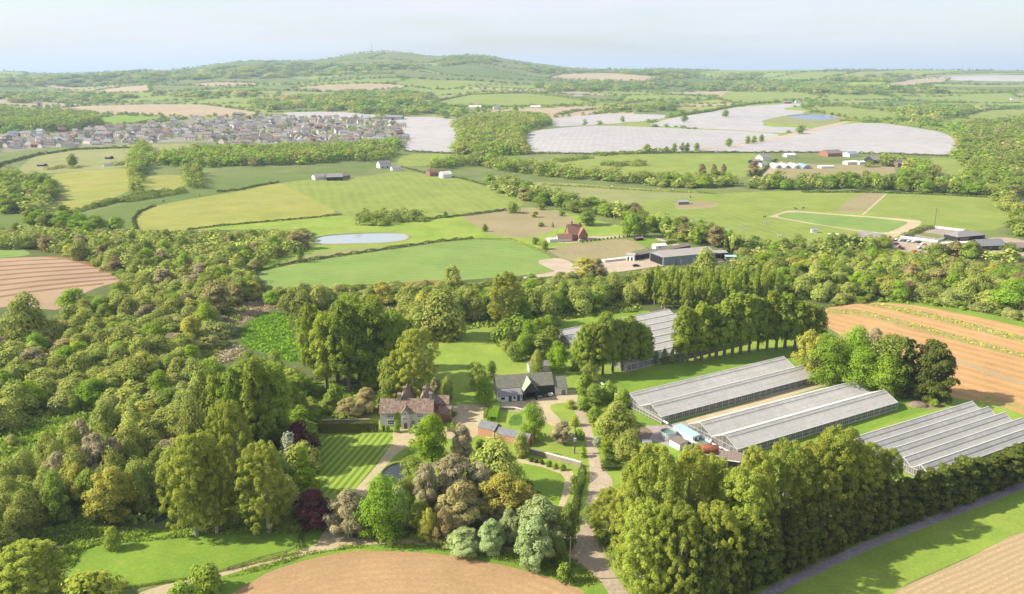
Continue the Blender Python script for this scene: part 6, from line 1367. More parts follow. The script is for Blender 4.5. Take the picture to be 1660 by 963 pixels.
wood([(1020,355),(1060,362),(1130,378),(1180,388),(1180,400),(1140,398),(1120,396),(1060,380),(1040,374)], 10, mid, (8,12), 'above the long farm sheds', 1.1)
wood([(1200,304),(1260,298),(1340,298),(1420,300),(1500,300),(1580,306),(1650,312),(1660,322),(1560,316),(1460,310),(1360,308),(1230,307)], 11, mid, (9,14), 'in the belt behind the horse fields', 1.2)
wood([(1400,272),(1440,262),(1500,268),(1518,285),(1500,300),(1440,298),(1470,288),(1470,270)], 12, mid, (9,14), 'round the smallholding', 1.2)
wood([(1560,262),(1600,250),(1760,255),(1760,300),(1660,300),(1640,340),(1660,360),(1760,360),(1760,420),(1700,395),(1650,380),(1640,360),(1610,310),(1570,305),(1540,295),(1570,285)], 13, mid, (10,15), 'in the wood at the right edge', 1.25)
wood([(1560,205),(1660,195),(1760,200),(1760,250),(1660,246),(1600,250),(1560,258),(1545,262),(1560,235)], 17, mid, (10,15), 'on the wooded slope at the right', 1.3)
wood([(0,212),(-100,212),(-100,185),(0,180),(60,186),(110,187),(148,192),(160,205),(120,212),(60,216)], 20, [('alder',3),('oak',3)], (14,20), 'in the dark wood left of the village', 1.25)
wood([(640,255),(620,262),(570,262),(600,256),(640,248)], 13, mid, (9,13), 'by the hill lane', 1.1)
wood([(575,365),(590,350),(650,352),(688,352),(690,358),(640,364),(600,368)], 8, [('alder',3),('hawthorn',3)], (6,9), 'in the thicket on the lake field hedge', 1.1)
wood([(1435,395),(1460,400),(1505,408),(1560,418),(1600,420),(1640,425),(1655,410),(1600,412),(1500,400),(1470,396)][:0] or [(1500,410),(1560,414),(1600,416),(1660,424),(1660,432),(1600,428),(1520,420)], 11, mid, (7,11), 'in front of the riding school', 1.1)
wood([(1330,392),(1400,392),(1440,398),(1430,404),(1340,404)], 9, [('hawthorn',3),('alder',2)], (6,9), 'below the muck heap', 1.1)
edge = [('hawthorn',3),('sallow',3),('shrub',2)]
wood([(445,472),(500,473),(560,468),(640,468),(740,462),(850,455),(900,452),(960,452),(1040,446),(1075,440),(1150,440),(1200,435),(1200,455),(1060,474),(960,478),(830,486),(700,492),(560,493),(462,503)], 6.5, edge, (4.5,7), 'along the far edge of the middle wood', 1.15)
wood([(1335,492),(1400,486),(1480,486),(1530,491),(1600,502),(1660,514),(1760,535),(1760,542),(1660,522),(1600,509),(1530,497),(1480,491),(1400,490),(1340,498)], 5.5, edge, (4,6.5), 'along the margin of the orange field', 1.1)
wood([(1185,405),(1240,404),(1330,405),(1440,410),(1500,416),(1560,426),(1640,434),(1700,446),(1700,458),(1560,444),(1400,424),(1225,424),(1190,430)], 7, edge, (4,7), 'along the far edge of the wood below the riding school', 1.15)
wood([(66,392),(110,400),(165,418),(222,440),(228,452),(215,470),(165,432),(110,414),(60,404)], 6.5, edge, (4,7), 'beside the red headland', 1.1)
wood([(60,372),(150,376),(300,380),(400,376),(500,380),(506,392),(380,392),(200,392),(60,382)], 8, edge, (4,7), 'along the top edge of the left wood', 1.15)
CAND.sort(key=lambda c: -(c[3] * c[4]) / (c[2] * c[2] + 1))
LMK = [(0,400,'at the left edge above the plough land'),(120,390,'behind the ridged plough land'),(230,385,'below the foot of the yellow pasture'),(340,385,'below the yellow pasture hedge'),(450,385,'left of the lake'),
 (260,430,'right of the red headland'),(350,430,'left of the deep green field'),(400,470,'at the near corner of the deep green field'),(30,540,'below the plough land at the left edge'),(130,540,'below the two bright oaks by the plough land'),
 (240,500,'in the middle of the left wood under the red headland'),(320,500,'left of the dead reeds'),(330,560,'left of the marsh'),(60,610,'at the left edge above the lower marsh'),(160,610,'in the heart of the left wood'),(250,600,'in the heart of the left wood towards the marsh'),
 (30,680,'at the top of the lower marsh'),(150,665,'above the round bush of the lower marsh'),(230,680,'above the tall left grove'),(310,680,'left of the dense poplar clump'),(60,760,'on the bank below the lower marsh'),(150,720,'behind the bare trees of the left grove'),
 (220,770,'beside the dark pool'),(30,850,'at the left edge above the bottom corner tree'),(120,840,'left of the golden yellow tree'),(200,840,'at the foot of the golden yellow tree'),(430,780,'in the shade of the tall paddock poplars'),
 (480,500,'right of the dead reeds'),(560,490,'below the deep green field'),(660,485,'in front of the red earth heap'),(740,500,'by the weeping willow'),(820,490,'by the broad central poplar'),(900,495,'left of the rear greenhouse'),(980,485,'behind the rear greenhouse'),(1060,470,'below the steel barn'),
 (1140,490,'behind the middle of the long poplar row'),(1220,485,'behind the right end of the long poplar row'),(1080,500,'behind the left end of the long poplar row'),(1230,435,'below the horse field conifers'),(1300,430,'below the show jumps'),(1300,475,'behind the left corner of the orange field'),
 (1380,435,'below the muck heap'),(1400,475,'behind the top of the orange field'),(1470,440,'below the car park'),(1490,475,'behind the green field margin'),(1560,450,'below the mobile home'),(1580,490,'in the right half of the field edge wood'),(1640,480,'at the right edge behind the orange field'),
 (1350,600,'in the greenhouse clump, left part'),(1420,610,'in the greenhouse clump, right part'),(1110,930,'under the big poplars on the left'),(1300,860,'under the big poplars on the right'),(980,900,'beside the bottom of the lane'),(700,830,'in the garden wood left half'),(790,830,'in the garden wood right half'),
 (520,650,'behind the yew hedge'),(860,560,'behind the barn'),(700,885,'by the middle of the track verge'),(850,905,'below the silver willows')]
def place_label(k, x, y, z, hh, where):
    u, v = to_px(x, y, z)
    q = min(LMK, key=lambda l: (l[0]-u)**2 + ((l[1]-v)*1.3)**2)
    if (q[0]-u)**2 + (q[1]-v)**2 > 75**2: return where
    return q[2]
used = {}; OVER = []
for c in CAND:
    k, x, y, hh, ww, where = c
    nm = KIND[k][0]
    if y > 900 or COUNT.get(nm, 0) >= 300: OVER.append(c); continue
    p = onto(x, y); pl_ = place_label(k, x, y, p.z, hh, where); sz = 'tall ' if hh > 9.8 else 'low ' if hh < 7.2 else ''
    ad = ADJ[k] if not (sz == 'low ' and k == 'shrub') else 'green shrub'
    plant(k, p, hh, ww, f'{sz}{ad} {pl_}', f'{sz}{PLUR[k]} {pl_}', lod=0 if y < 230 else 1)
def merged(cands, name, label, lod=2):
    """all far trees of one sort joined into one mesh"""
    by = {}
    for c in cands: by.setdefault(KIND[c[0]][2], []).append(c)
    for lm, cs in by.items():
        Vs, Ts = [], []
        for k, x, y, hh, ww, _ in cs:
            cm, tm, H, Wd, V, T_ = proto(k, R.randrange(2), lod)
            a = R.uniform(0, 6.28); ca, sa = math.cos(a) * ww / Wd, math.sin(a) * ww / Wd
            Q = np.column_stack([V[:, 0] * ca - V[:, 1] * sa + x, V[:, 0] * sa + V[:, 1] * ca + y, V[:, 2] * hh / H + float(h(x, y)) - .2])
            Vs.append(Q); Ts.append(np.clip(T_ * .6 + R.uniform(-.1, .5), 0, 1))
        me = leaf_mesh(name, np.vstack(Vs), np.concatenate(Ts), LM[lm]); o = bpy.data.objects.new(name, me); COL.objects.link(o)
        tag(o, label.format(lm), None, None, 'stuff'); o['category'] = 'woodland'
mg = {}
for c in OVER: mg.setdefault('near' if c[2] < 900 else 'far', []).append(c)
if 'near' in mg: merged(mg['near'], 'woodland', 'mass of {} trees too many to count in the woods')
if 'far' in mg: merged(mg['far'], 'distant_woodland', 'mass of {} trees in the woods of the middle distance')

# ---------------------------------------------------------------- hedges
def hedge(pts, hh, w, label, mat='hedge', leaf=None, clump=None, name='hedge', group=None, clipped=False):
    P = at_many(densify(pts + pts[::-1][:1], 6)[:-1] if len(pts) > 1 else pts); P = P[:]
    P = at_many([q for a, b in zip(pts, pts[1:]) for q in [(a[0]+(b[0]-a[0])*t, a[1]+(b[1]-a[1])*t) for t in np.linspace(0, 1, max(2, int(math.hypot(b[0]-a[0], b[1]-a[1])/5)+1))]])
    rs = np.random.RandomState(int(abs(P[0][0]) * 7 + P[0][1]) % 99999)
    dist = P[:, 1].mean(); leaf = leaf or max(.16, dist * .0012); Vs, Ts = [], []
    seg = np.linalg.norm(np.diff(P, axis=0), axis=1); L = seg.sum(); cum = np.concatenate([[0], np.cumsum(seg)])
    n = int(min(26000, L * (w + 2 * hh) * (3.0 if clipped else 1.7) / (leaf * leaf)))
    s_ = rs.uniform(0, L, n); X = np.interp(s_, cum, P[:, 0]); Y = np.interp(s_, cum, P[:, 1])
    i = np.clip(np.searchsorted(cum, s_) - 1, 0, len(seg) - 1); d = np.diff(P, axis=0)[i] / (seg[i][:, None] + 1e-9); nx, ny = -d[:, 1], d[:, 0]
    if clipped:
        face = rs.uniform(0, w + 2 * hh, n); off = np.where(face < w, face - w/2, np.where(face < w + hh, -w/2, w/2)); z = np.where(face < w, hh, np.where(face < w + hh, face - w, face - w - hh))
        N = np.column_stack([np.where(face < w, 0, np.sign(off) * nx), np.where(face < w, 0, np.sign(off) * ny), np.where(face < w, 1., 0)]) + rs.normal(size=(n, 3)) * .28
        jit = .05
    else:
        a = rs.uniform(-.15, math.pi + .15, n); hv = hh * (.78 + .22 * np.sin(s_ / (hh * 1.3) + 3 * np.sin(s_ / 11)) + .12 * np.sin(s_ / 2.1)); r = rs.uniform(.75, 1.05, n)
        off = np.cos(a) * w / 2 * r * (1.1 + .2 * np.sin(s_ / 3)); z = np.abs(np.sin(a)) ** .8 * hv * r
        N = np.column_stack([np.cos(a) * nx, np.cos(a) * ny, np.sin(a)]) + rs.normal(size=(n, 3)) * .4; jit = .1
    X = X + nx * off + rs.uniform(-jit, jit, n); Y = Y + ny * off + rs.uniform(-jit, jit, n)
    Z = h(X, Y) + np.maximum(z, .02); N /= np.linalg.norm(N, axis=1)[:, None]
    tint = np.clip(.5 + .3 * np.sin(s_ / 4.7) + rs.uniform(-.4, .4, n), 0, 1)
    V, T_ = leaves(rs, np.column_stack([X, Y, Z]), N, tint, leaf)
    me = leaf_mesh(name, V, T_, LM[mat]); o = bpy.data.objects.new(name, me); COL.objects.link(o)
    tag(o, label, 'hedge', group)
    return o
H_ = [
 ([(516,701),(560,700),(614,699)], 3.3, 2.2, 'tall dark clipped yew hedge above the striped lawn','cypress',.22,True),  # shade of the near face put into the colour: dark cypress leaves
 ([(786,678),(790.5,663)], 1.3, 1.0, 'left clipped box hedge by the slate outbuilding','box',.16,True),
 ([(792,682),(796,664)], 1.3, 1.0, 'middle clipped box hedge by the slate outbuilding','box',.16,True),
 ([(800,685),(807,659)], 2.0, 2.4, 'broad bright clipped box hedge nearest the vegetable plot','box',.18,True),
 ([(739,672),(729,678),(728,700)], 1.2, 1.2, 'low hedge between the house and the gravel yard','hedge',.18,True),
 ([(945,765),(940,790),(933,825),(925,850)], 2.8, 2.0, 'tall leafy hedge between the garden path and the lane','hedge',.22,False),
 ([(975,762),(1000,761),(1012,760)], 1.3, 1.6, 'short clipped hedge right of the lane','hedge',.18,True),
 ([(492,893),(487,876),(490,860)], 1.0, .9, 'narrow hedge across the end of the lower paddock','hedge',.18,False),
 ([(130,960),(216,952),(290,941),(371,923),(440,906),(486,896)], .8, .9, 'low ragged hedge between the paddock and the track','shrub',.2,False),
 ([(415,440),(473,427),(550,415),(650,401),(712,392),(766,387)], 2.0, 2.4, 'dark clipped hedge along the top of the deep green field','hedge',None,False),
 ([(766,387),(830,388),(854,398),(885,408)], .8, 1.0, 'thin hedge round the corner of the deep green field','shrub',None,False),
 ([(222,374),(216,356),(226,344),(250,334)], 2.2, 2.4, 'dark hedge round the left end of the yellow pasture','hedge',None,False),
 ([(304,373),(360,366),(430,360),(500,354),(553,348)], 1.6, 2.0, 'dark hedge along the foot of the yellow pasture','hedge',None,False),
 ([(352,312),(388,308),(420,301),(452,296)], 2.2, 3, 'dark hedge at the top of the yellow pasture','hedge',None,False),
 ([(690,357),(715,353),(760,349),(820,341)], 2.2, 2.6, 'dark hedge between the lime green field and the dry pasture','hedge',None,False),
 ([(650,271),(690,281),(750,290),(800,304),(850,324)], 2.0, 2.6, 'hedge over the crest of the lime green field','hedge',None,False),
 ([(120,345),(150,337),(180,330),(222,318),(260,313),(300,309)], 4, 6, 'bushy hedge below the left pastures','alder',None,False),
 ([(155,336),(180,326),(200,328),(240,322),(300,312)], 5, 8, 'line of thorn bushes on the left pasture edge','alder',None,False),
 ([(-60,310),(0,268),(60,252),(120,243),(200,240),(215,240)], 4, 7, 'dark hedge between the olive slope and the village','hedge',None,False),
 ([(75,276),(100,272),(130,273)], 4, 8, 'clump of bushes left of the white shed','willow',None,False),
 ([(185,269),(206,265)], 5, 10, 'clump of bushes right of the white shed','willow',None,False),
 ([(856,249),(960,250),(1060,249),(1140,247.5),(1240,248),(1336,248),(1440,250),(1550,254)], 3.0, 4, 'long dark hedge along the foot of the covered fields','hedge',None,False),
 ([(655,246),(700,248),(745,250),(790,251),(860,249)], 3.0, 4, 'dark hedge below the covered field near the village','hedge',None,False),
 ([(967,253),(1000,250),(1040,249),(1090,246)], 6, 12, 'row of bushes below the large covered field','alder',None,False),
 ([(900,263),(930,259),(958,256)], 6, 12, 'bushes reaching into the green pasture','alder',None,False),
 ([(985,270),(1010,267),(1045,268)], 7, 24, 'island of scrub in the green pasture','alder',None,False),
 ([(1228,287),(1245,270),(1258,259)], 2.5, 3, 'clipped hedge beside the rising lane','hedge',None,False),
 ([(1360,196),(1379,196),(1437,199),(1480,205),(1539,214)], 4, 8, 'hedge along the top of the long covered field','alder',None,False),
 ([(1083,189),(1150,181),(1200,171.5),(1250,166)], 3, 6, 'hedge above the covered fields','hedge',None,False),
 ([(1300,312),(1400,312),(1500,315),(1600,320)], 2.2, 4, 'dark hedge at the top of the horse fields','hedge',None,False),
 ([(878,300),(960,304),(1060,310),(1160,314)], 2.2, 4, 'hedge at the top of the wide dull pasture','alder',None,False),
 ([(1340,404),(1400,398),(1450,412)], 2, 4, 'scrubby hedge below the car park','alder',None,False),
 ([(1063,398),(1078,396),(1094,394)], 1.8, 2, 'short dark hedge in the green paddock','hedge',None,True),
 ([(0,402),(40,401),(78,399)], 2, 3, 'dark hedge above the plough land','hedge',None,False),
 ([(1466,384),(1490,374),(1512,368)], 3, 6, 'bushes at the back corner of the riding arena','alder',None,False),
]
H_ += [([(985,173),(1020,167),(1062,162)], 6, 10, 'dark tree belt climbing above the far tan field','alder',None,False),([(1080,191),(1140,182),(1200,171),(1245,166.5)], 6, 9, 'tree belt along the top of the upper covered field','alder',None,False),
 ([(1375,196),(1437,198.5),(1490,206),(1540,215),(1556,224)], 8, 16, 'thick tree belt above the long covered field','alder',None,False),([(1440,176),(1490,184),(1540,178)], 8, 12, 'tree belt right of the reservoir','alder',None,False),
 ([(1545,188),(1600,179),(1660,175),(1740,172)], 8, 12, 'tree belt at the right edge above the green field','alder',None,False),([(870,152),(940,143),(1010,139),(1090,137)], 9, 20, 'long dark tree belt across the distance left of centre','alder',None,False),
 ([(1110,138),(1200,139),(1280,143),(1340,147)], 9, 20, 'long dark tree belt across the distance right of centre','alder',None,False),([(1360,148),(1450,150),(1560,152),(1660,150)], 9, 18, 'dark tree belt in the distance at the right','alder',None,False),
 ([(905,187),(930,181),(965,178),(1000,177)], 8, 14, 'bushes round the brick farmhouse above the covered fields','alder',None,False),([(1300,171),(1360,171),(1420,176),(1462,183)], 6, 9, 'hedge behind the field beyond the reservoir','alder',None,False),
 ([(700,166),(760,154),(800,152),(850,151),(900,156),(945,163)], 6, 9, 'hedge round the rounded green field in the distance','alder',None,False),([(640,176),(700,172),(780,174),(860,173),(940,171)], 6, 9, 'hedge along the foot of the rounded green field','alder',None,False),
 ([(200,203),(262,197),(300,193)], 7, 12, 'bushes above the left half of the village','alder',None,False),([(420,128),(480,124),(560,121),(640,119)], 8, 14, 'dark belt of trees across the flank of the hill','alder',None,False)]
for pts, hh, w, lab, m_, lf, cl in H_: hedge(pts, hh, w, lab, m_, lf, clipped=cl)
# ---------------------------------------------------------------- rough growth: tufts standing on marsh, verges and wood floor
def tufts(poly, n, size, mat, label, name, up=.6, hgt=.5):
    P = at_many(densify(poly, 8)); pl = [tuple(p) for p in P]; x0, y0 = P.min(0); x1, y1 = P.max(0)
    X = NR.uniform(x0, x1, n * 3); Y = NR.uniform(y0, y1, n * 3); m = inpoly(X, Y, pl); X, Y = X[m][:n], Y[m][:n]
    cl = np.sin(X / 2.1 + 2 * np.sin(Y / 3.3)) * np.cos(Y / 1.9) + NR.uniform(-.6, .6, len(X)); k = cl > -.25; X, Y, cl = X[k], Y[k], cl[k]
    Z = h(X, Y) + NR.uniform(0, hgt, len(X)) * np.clip(cl + .6, .2, 1.4)
    N = np.column_stack([NR.normal(size=len(X)), NR.normal(size=len(X)) - .3, up + NR.normal(size=len(X)) * .5]); N /= np.linalg.norm(N, axis=1)[:, None]
    V, T_ = leaves(NR, np.column_stack([X, Y, Z]), N, np.clip(.5 + cl * .3 + NR.uniform(-.3, .3, len(X)), 0, 1), size, 1.6)
    me = leaf_mesh(name, V, T_, LM[mat]); o = bpy.data.objects.new(name, me); COL.objects.link(o); tag(o, label, None, None, 'stuff'); o['category'] = 'ground cover'
FP = {(f[0], f[1]): f[2] for f in FIELDS}
tufts([(390,545),(395,530),(420,513),(450,507),(488,515),(498,540),(498,573),(490,586),(470,586),(430,574),(394,560)], 9000, .8, 'box', 'lush green reeds of the marsh by the tall poplars', 'marsh_reeds')
tufts([(-60,740),(0,714),(35,692),(90,670),(130,674),(165,677),(198,690),(150,706),(105,733),(60,763),(25,798),(0,833),(-60,870)], 16000, .6, 'box', 'lush green reeds of the marsh in the left woodland', 'marsh_reeds')
tufts([(366,511),(380,496),(420,483),(448,486),(453,500),(428,505),(400,519),(385,529)], 2500, .7, 'twig', 'dead brown reeds above the marsh', 'dead_reeds')
tufts([(330,592),(350,573),(385,557),(399,565),(397,576),(370,588),(340,592)], 1500, .7, 'twig', 'dead pinkish reeds left of the marsh', 'dead_reeds')
tufts([(0,870),(60,845),(160,850),(230,860),(330,858),(480,850),(486,862),(330,868),(236,878),(170,882),(132,892),(100,960),(0,980)], 15000, .5, 'shrub', 'rough undergrowth at the edge of the lower paddock', 'undergrowth')
tufts([(-60,560),(60,560),(220,480),(400,500),(340,600),(330,740),(260,850),(100,850),(0,860),(-60,860)], 26000, 1.1, 'alder', 'undergrowth on the floor of the left wood', 'undergrowth', hgt=1.2)
tufts([(460,510),(700,500),(1040,490),(1040,505),(900,520),(700,540),(640,560),(480,560)], 14000, 1.1, 'alder', 'undergrowth on the floor of the middle wood', 'undergrowth', hgt=1.2)
tufts([(1210,460),(1200,430),(1400,428),(1660,460),(1760,480),(1760,535),(1600,505),(1430,488),(1300,486)], 14000, 1.1, 'alder', 'undergrowth on the floor of the wood behind the orange field', 'undergrowth', hgt=1.2)
tufts([(230,985),(340,945),(434,922),(501,900),(569,889),(640,888),(704,892),(771,902),(838,915),(899,932),(953,952),(975,945),(930,905),(840,893),(700,880),(640,882),(570,884),(500,894),(400,922),(300,950)], 15000, .32, 'shrub', 'rough weeds along the edge of the brown field', 'verge_weeds', hgt=.5)
tufts([(500,860),(640,790),(700,780),(860,780),(900,830),(930,890),(700,876),(560,866)], 14000, .5, 'alder', 'undergrowth below the trees of the garden wood', 'undergrowth', hgt=.8)
tufts([(975,875),(1000,920),(1030,965),(1060,1000),(1100,1000),(1200,930),(1400,850),(1440,800),(1300,840),(1100,880),(1000,860)], 12000, .5, 'alder', 'dark undergrowth beneath the big poplars', 'undergrowth', hgt=.8)
tufts([(1335,507),(1350,502),(1400,504),(1500,530),(1600,558),(1700,584),(1700,590),(1600,564),(1500,536),(1400,510)], 1300, .7, 'golden', 'weeds along the lower row in the orange field', 'field_weeds', hgt=.4)
tufts([(1397,493),(1440,494),(1500,506),(1600,531),(1700,556),(1700,564),(1600,540),(1500,514),(1430,499)], 1300, .7, 'golden', 'weeds along the upper row in the orange field', 'field_weeds', hgt=.4)
tufts([(480,645),(500,615),(640,590),(690,560),(700,600),(700,640),(620,665),(520,690)], 8000, .6, 'shrub', 'undergrowth behind the manor house', 'undergrowth', hgt=.8)
tufts([(940,650),(985,625),(1010,650),(1040,690),(1010,750),(990,760),(975,720),(955,680)], 7000, .5, 'gorse', 'yellow green weeds between the lane and the greenhouses', 'verge_weeds', hgt=.6)
tufts([(340,800),(400,790),(500,800),(515,862),(430,866),(330,866)], 9000, .55, 'alder', 'dark undergrowth below the tall paddock poplars', 'undergrowth', hgt=1.0)
# ivy on the manor front
rs = np.random.RandomState(4)
n = 900; X = rs.uniform(4.7, 7.0, n); Z = rs.uniform(0, 1, n) ** .8 * 5.2
V, T_ = leaves(rs, np.column_stack([X + rs.normal(size=n)*.15, np.full(n, -.14) - rs.uniform(0, .15, n), Z]), np.column_stack([rs.normal(size=n)*.4, -np.ones(n), rs.normal(size=n)*.4]), rs.uniform(0,1,n), .26)
me = leaf_mesh('ivy', V, T_, LM['shrub']); o = bpy.data.objects.new('ivy', me); COL.objects.link(o); o.parent = manor; o['kind'] = 'stuff'

# ---------------------------------------------------------------- the distant patchwork: hedgerows, copses, woods on the hill
fr = []
def far_line(a, b, hgt, gap, w=None, jit=6):
    L = math.hypot(b[0]-a[0], b[1]-a[1]); n = max(1, int(L / gap))
    for k in range(n):
        t = (k + R.random()) / n; fr.append((R.choice(('oak','alder','willow','hawthorn')), a[0]+(b[0]-a[0])*t+R.uniform(-jit,jit), a[1]+(b[1]-a[1])*t+R.uniform(-jit,jit), hgt*R.uniform(.55,1.3), (w or hgt*1.6)*R.uniform(.7,1.4), ''))
DP = [[tuple(p) for p in at_many(densify(poly, 8))] for nm, mt, poly, lab in FIELDS if min(p[1] for p in poly) < 260 and nm != 'woodland_floor']
for r in range(RV):
    for c in range(NU):
        yv = LP[r, c, 1]
        if abs(LP[r, c, 0]) / yv > .78: continue
        if c + 1 < NU and R.random() < .9: far_line(LP[r, c], LP[r, c+1], 6 if R.random() < .6 else 11, 11 + yv * .002, 15 + yv * .002)
        if r + 1 < RV and R.random() < .7: far_line(LP[r, c], LP[r+1, c], 6 if R.random() < .6 else 10, 15 + yv * .002, 13 + yv * .001)
def far_wood(poly, sp, hr, ks=('oak','alder','willow')):
    P = [tuple(p) for p in at_many(densify(poly, 10))]; A = np.array(P); x0, y0 = A.min(0); x1, y1 = A.max(0)
    n = int((x1-x0)*(y1-y0)/sp**2 * .62); X = NR.uniform(x0, x1, n); Y = NR.uniform(y0, y1, n); m = inpoly(X, Y, P)
    for x, y in zip(X[m], Y[m]): fr.append((R.choice(ks), x, y, R.uniform(*hr), sp * R.uniform(1.1, 1.8), 'w'))
for poly, sp in (([(0,130),(100,124),(240,120),(300,118),(400,106),(520,103),(600,108),(560,122),(420,128),(300,130),(220,138),(120,142),(0,140)], 55), ([(700,98),(740,91),(800,94),(810,102),(760,104),(720,108)], 30), ([(560,108),(640,104),(690,110),(640,114),(570,114)], 45),
                 ([(400,165),(480,160),(560,152),(640,150),(700,155),(690,168),(640,172),(560,176),(430,178)], 30), ([(430,178),(560,176),(700,180),(760,185),(740,190),(640,188),(520,180)], 26),
                 ([(850,112),(900,112),(940,118),(900,122),(860,120)], 45), ([(1000,118),(1100,116),(1140,124),(1080,130),(1000,128)], 45), ([(1160,122),(1240,120),(1230,130),(1170,130)], 35), ([(1340,124),(1480,122),(1470,134),(1350,133)], 40),
                 ([(1100,138),(1200,134),(1330,138),(1500,145),(1560,152),(1400,155),(1250,150),(1120,148)], 34), ([(860,140),(1000,132),(1100,138),(1080,146),(900,150)], 38), ([(1440,182),(1480,178),(1560,176),(1620,180),(1560,196),(1480,200),(1450,192)], 22),
                 ([(0,195),(60,190),(140,196),(150,208),(80,214),(0,212)], 20), ([(920,186),(1000,178),(1060,172),(1100,172),(1090,180),(1000,182),(960,188)], 22), ([(250,152),(420,148),(420,156),(260,160)], 40), ([(0,155),(160,152),(230,160),(160,168),(0,166)], 38)):
    far_wood(poly, sp, (12, 18))
fr2 = []
FX = np.array([f[1] for f in fr]); FY = np.array([f[2] for f in fr]); bad = np.zeros(len(fr), bool)
for P in DP: bad |= inpoly(FX, FY, P)
fr = [f for f, b in zip(fr, bad) if not b and f[2] > 1350]
merged([('oak', *f[1:5], '') if f[5] == '' else (f[0], *f[1:5], '') for f in fr], 'distant_hedgerows', 'distant hedgerows and copses of {} foliage')
# edges of the hand drawn far fields carry hedges too
ed = []
for nm, mt, poly, lab in FIELDS:
    if min(p[1] for p in poly) < 210 and nm in ('pasture_field', 'arable_field', 'grass_field') :
        P = at_many(densify(poly, 12))
        for a, b in zip(P, np.roll(P, -1, 0)):
            L = math.hypot(*(b - a)); n = int(L / 16)
            if L > 400: continue
            for k in range(n): 
                t = R.random(); ed.append(('hawthorn', a[0]+(b[0]-a[0])*t, a[1]+(b[1]-a[1])*t, R.uniform(3, 9), R.uniform(10, 18), ''))
merged(ed, 'field_hedges', 'bushy hedges round the far fields of {} foliage')

# ---------------------------------------------------------------- the village
def make_house(wall, roof, L, D, ze, zr, hip_=False):
    r_ = MB().gable_walls(-L/2, L/2, 0, D, ze, zr).build('house', BM[wall])
    f_ = MB().gable_roof(-L/2, L/2, 0, D, ze, zr, ov=.35, th=.25).build('roof', BM[roof], r_)
    MB().box(L*.28, L*.28+.9, D/2-.5, D/2+.5, zr-.6, zr+1.3).build('chimney', BM['redb'], f_)
    for x in (-L*.32, L*.02, L*.26):
        for z in ((.9, 3.4) if ze > 4 else (.9,)): MB().box(x, x+1.4, -.08, .03, z, z+1.2).build('window', BM['glass'], r_)
    return r_
hp = [make_house('cream','brownt',12,8,5,8.4), make_house('sandb','greyt',11,9,3,6.6), make_house('white','greyt',14,8,5,8.2), make_house('redb','red',11,8,5,8.6), make_house('sandb','brownt',16,9,5,8.6), make_house('plaster','bluet',12,9,5,8.4)]
HL = ['cream house with a brown tiled roof','low sandy house with a grey roof','long white house with a grey roof','red brick house with a red roof','long sandy brick house with a brown roof','pale house with a blue slate roof']
vpoly = [([(-60,226),(0,222),(60,216),(125,211),(165,206),(205,206),(255,198),(290,193),(330,193),(400,192),(445,190),(445,208),(400,240),(330,228),(240,232),(160,236),(70,240),(0,246),(-60,250)], 'in the left half of the village'),
         ([(445,190),(520,192),(600,191),(640,196),(655,212),(664,232),(640,238),(585,243),(520,243),(460,240),(420,236),(440,210)], 'in the right half of the village')]
spots = []
for pi, (poly, where) in enumerate(vpoly):
    tries = 0; n = 0; loc = []
    while n < (165 if pi == 0 else 125) and tries < 30000:
        tries += 1
        x = R.uniform(min(p[0] for p in poly), max(p[0] for p in poly)); y = R.uniform(min(p[1] for p in poly), max(p[1] for p in poly))
        if not inpoly(np.array([x]), np.array([y]), poly)[0]: continue
        if any(abs(x-a) < 9.5 and abs(y-b) < 2.6 for a, b in loc): continue
        loc.append((x, y)); n += 1; spots.append((x, y, pi, where))
first = [True]*6
XY = at_many([(s_[0], s_[1]) for s_ in spots])
for (x, y, pi, where), (wx, wy) in zip(spots, XY):
    k = R.choices(range(6), [4,4,3,.6,4,.8] if pi == 0 else [3.5,3,2.5,1.2,3.5,2.2 if x > 560 else .5])[0]
    o = hp[k] if first[k] else copy_tree(hp[k]); first[k] = False
    o.location = (wx, wy, float(h(wx, wy)) - .3); o.rotation_euler = (0, 0, R.choice([0,0,.3,-.3,.5,1.4,-1.2]) + R.uniform(-.15,.15))
    s_ = R.uniform(.85, 1.15); o.scale = (s_*1.1, s_, s_)
    vl = min([(20,228,'at the far left of the village'),(70,238,'near the dark hedge, left'),(120,215,'below the village wood'),(170,225,'in the left of the village'),(230,205,'just above the green field corner'),(250,225,'above the long wood'),
        (300,200,'on the back edge of the village'),(340,222,'left of the hall at the front'),(380,198,'behind the centre of the village'),(420,225,'close to the pale hall'),(450,200,'at the back of the village centre'),
        (490,235,'right of the hall at the front'),(510,200,'below the strip of white plastic'),(560,215,'in the middle of the right half'),(570,238,'at the front right of the village'),(600,198,'near the blue grey warehouse'),(630,225,'beside the white covered field')], key=lambda q: (q[0]-x)**2 + 6*(q[1]-y)**2)[2]
    where = vl
    tag(o, HL[k] + ' ' + where, 'house', HL[k].replace('house', 'houses', 1).replace(' with a', ' with').replace(' roof', ' roofs') + ' ' + where)
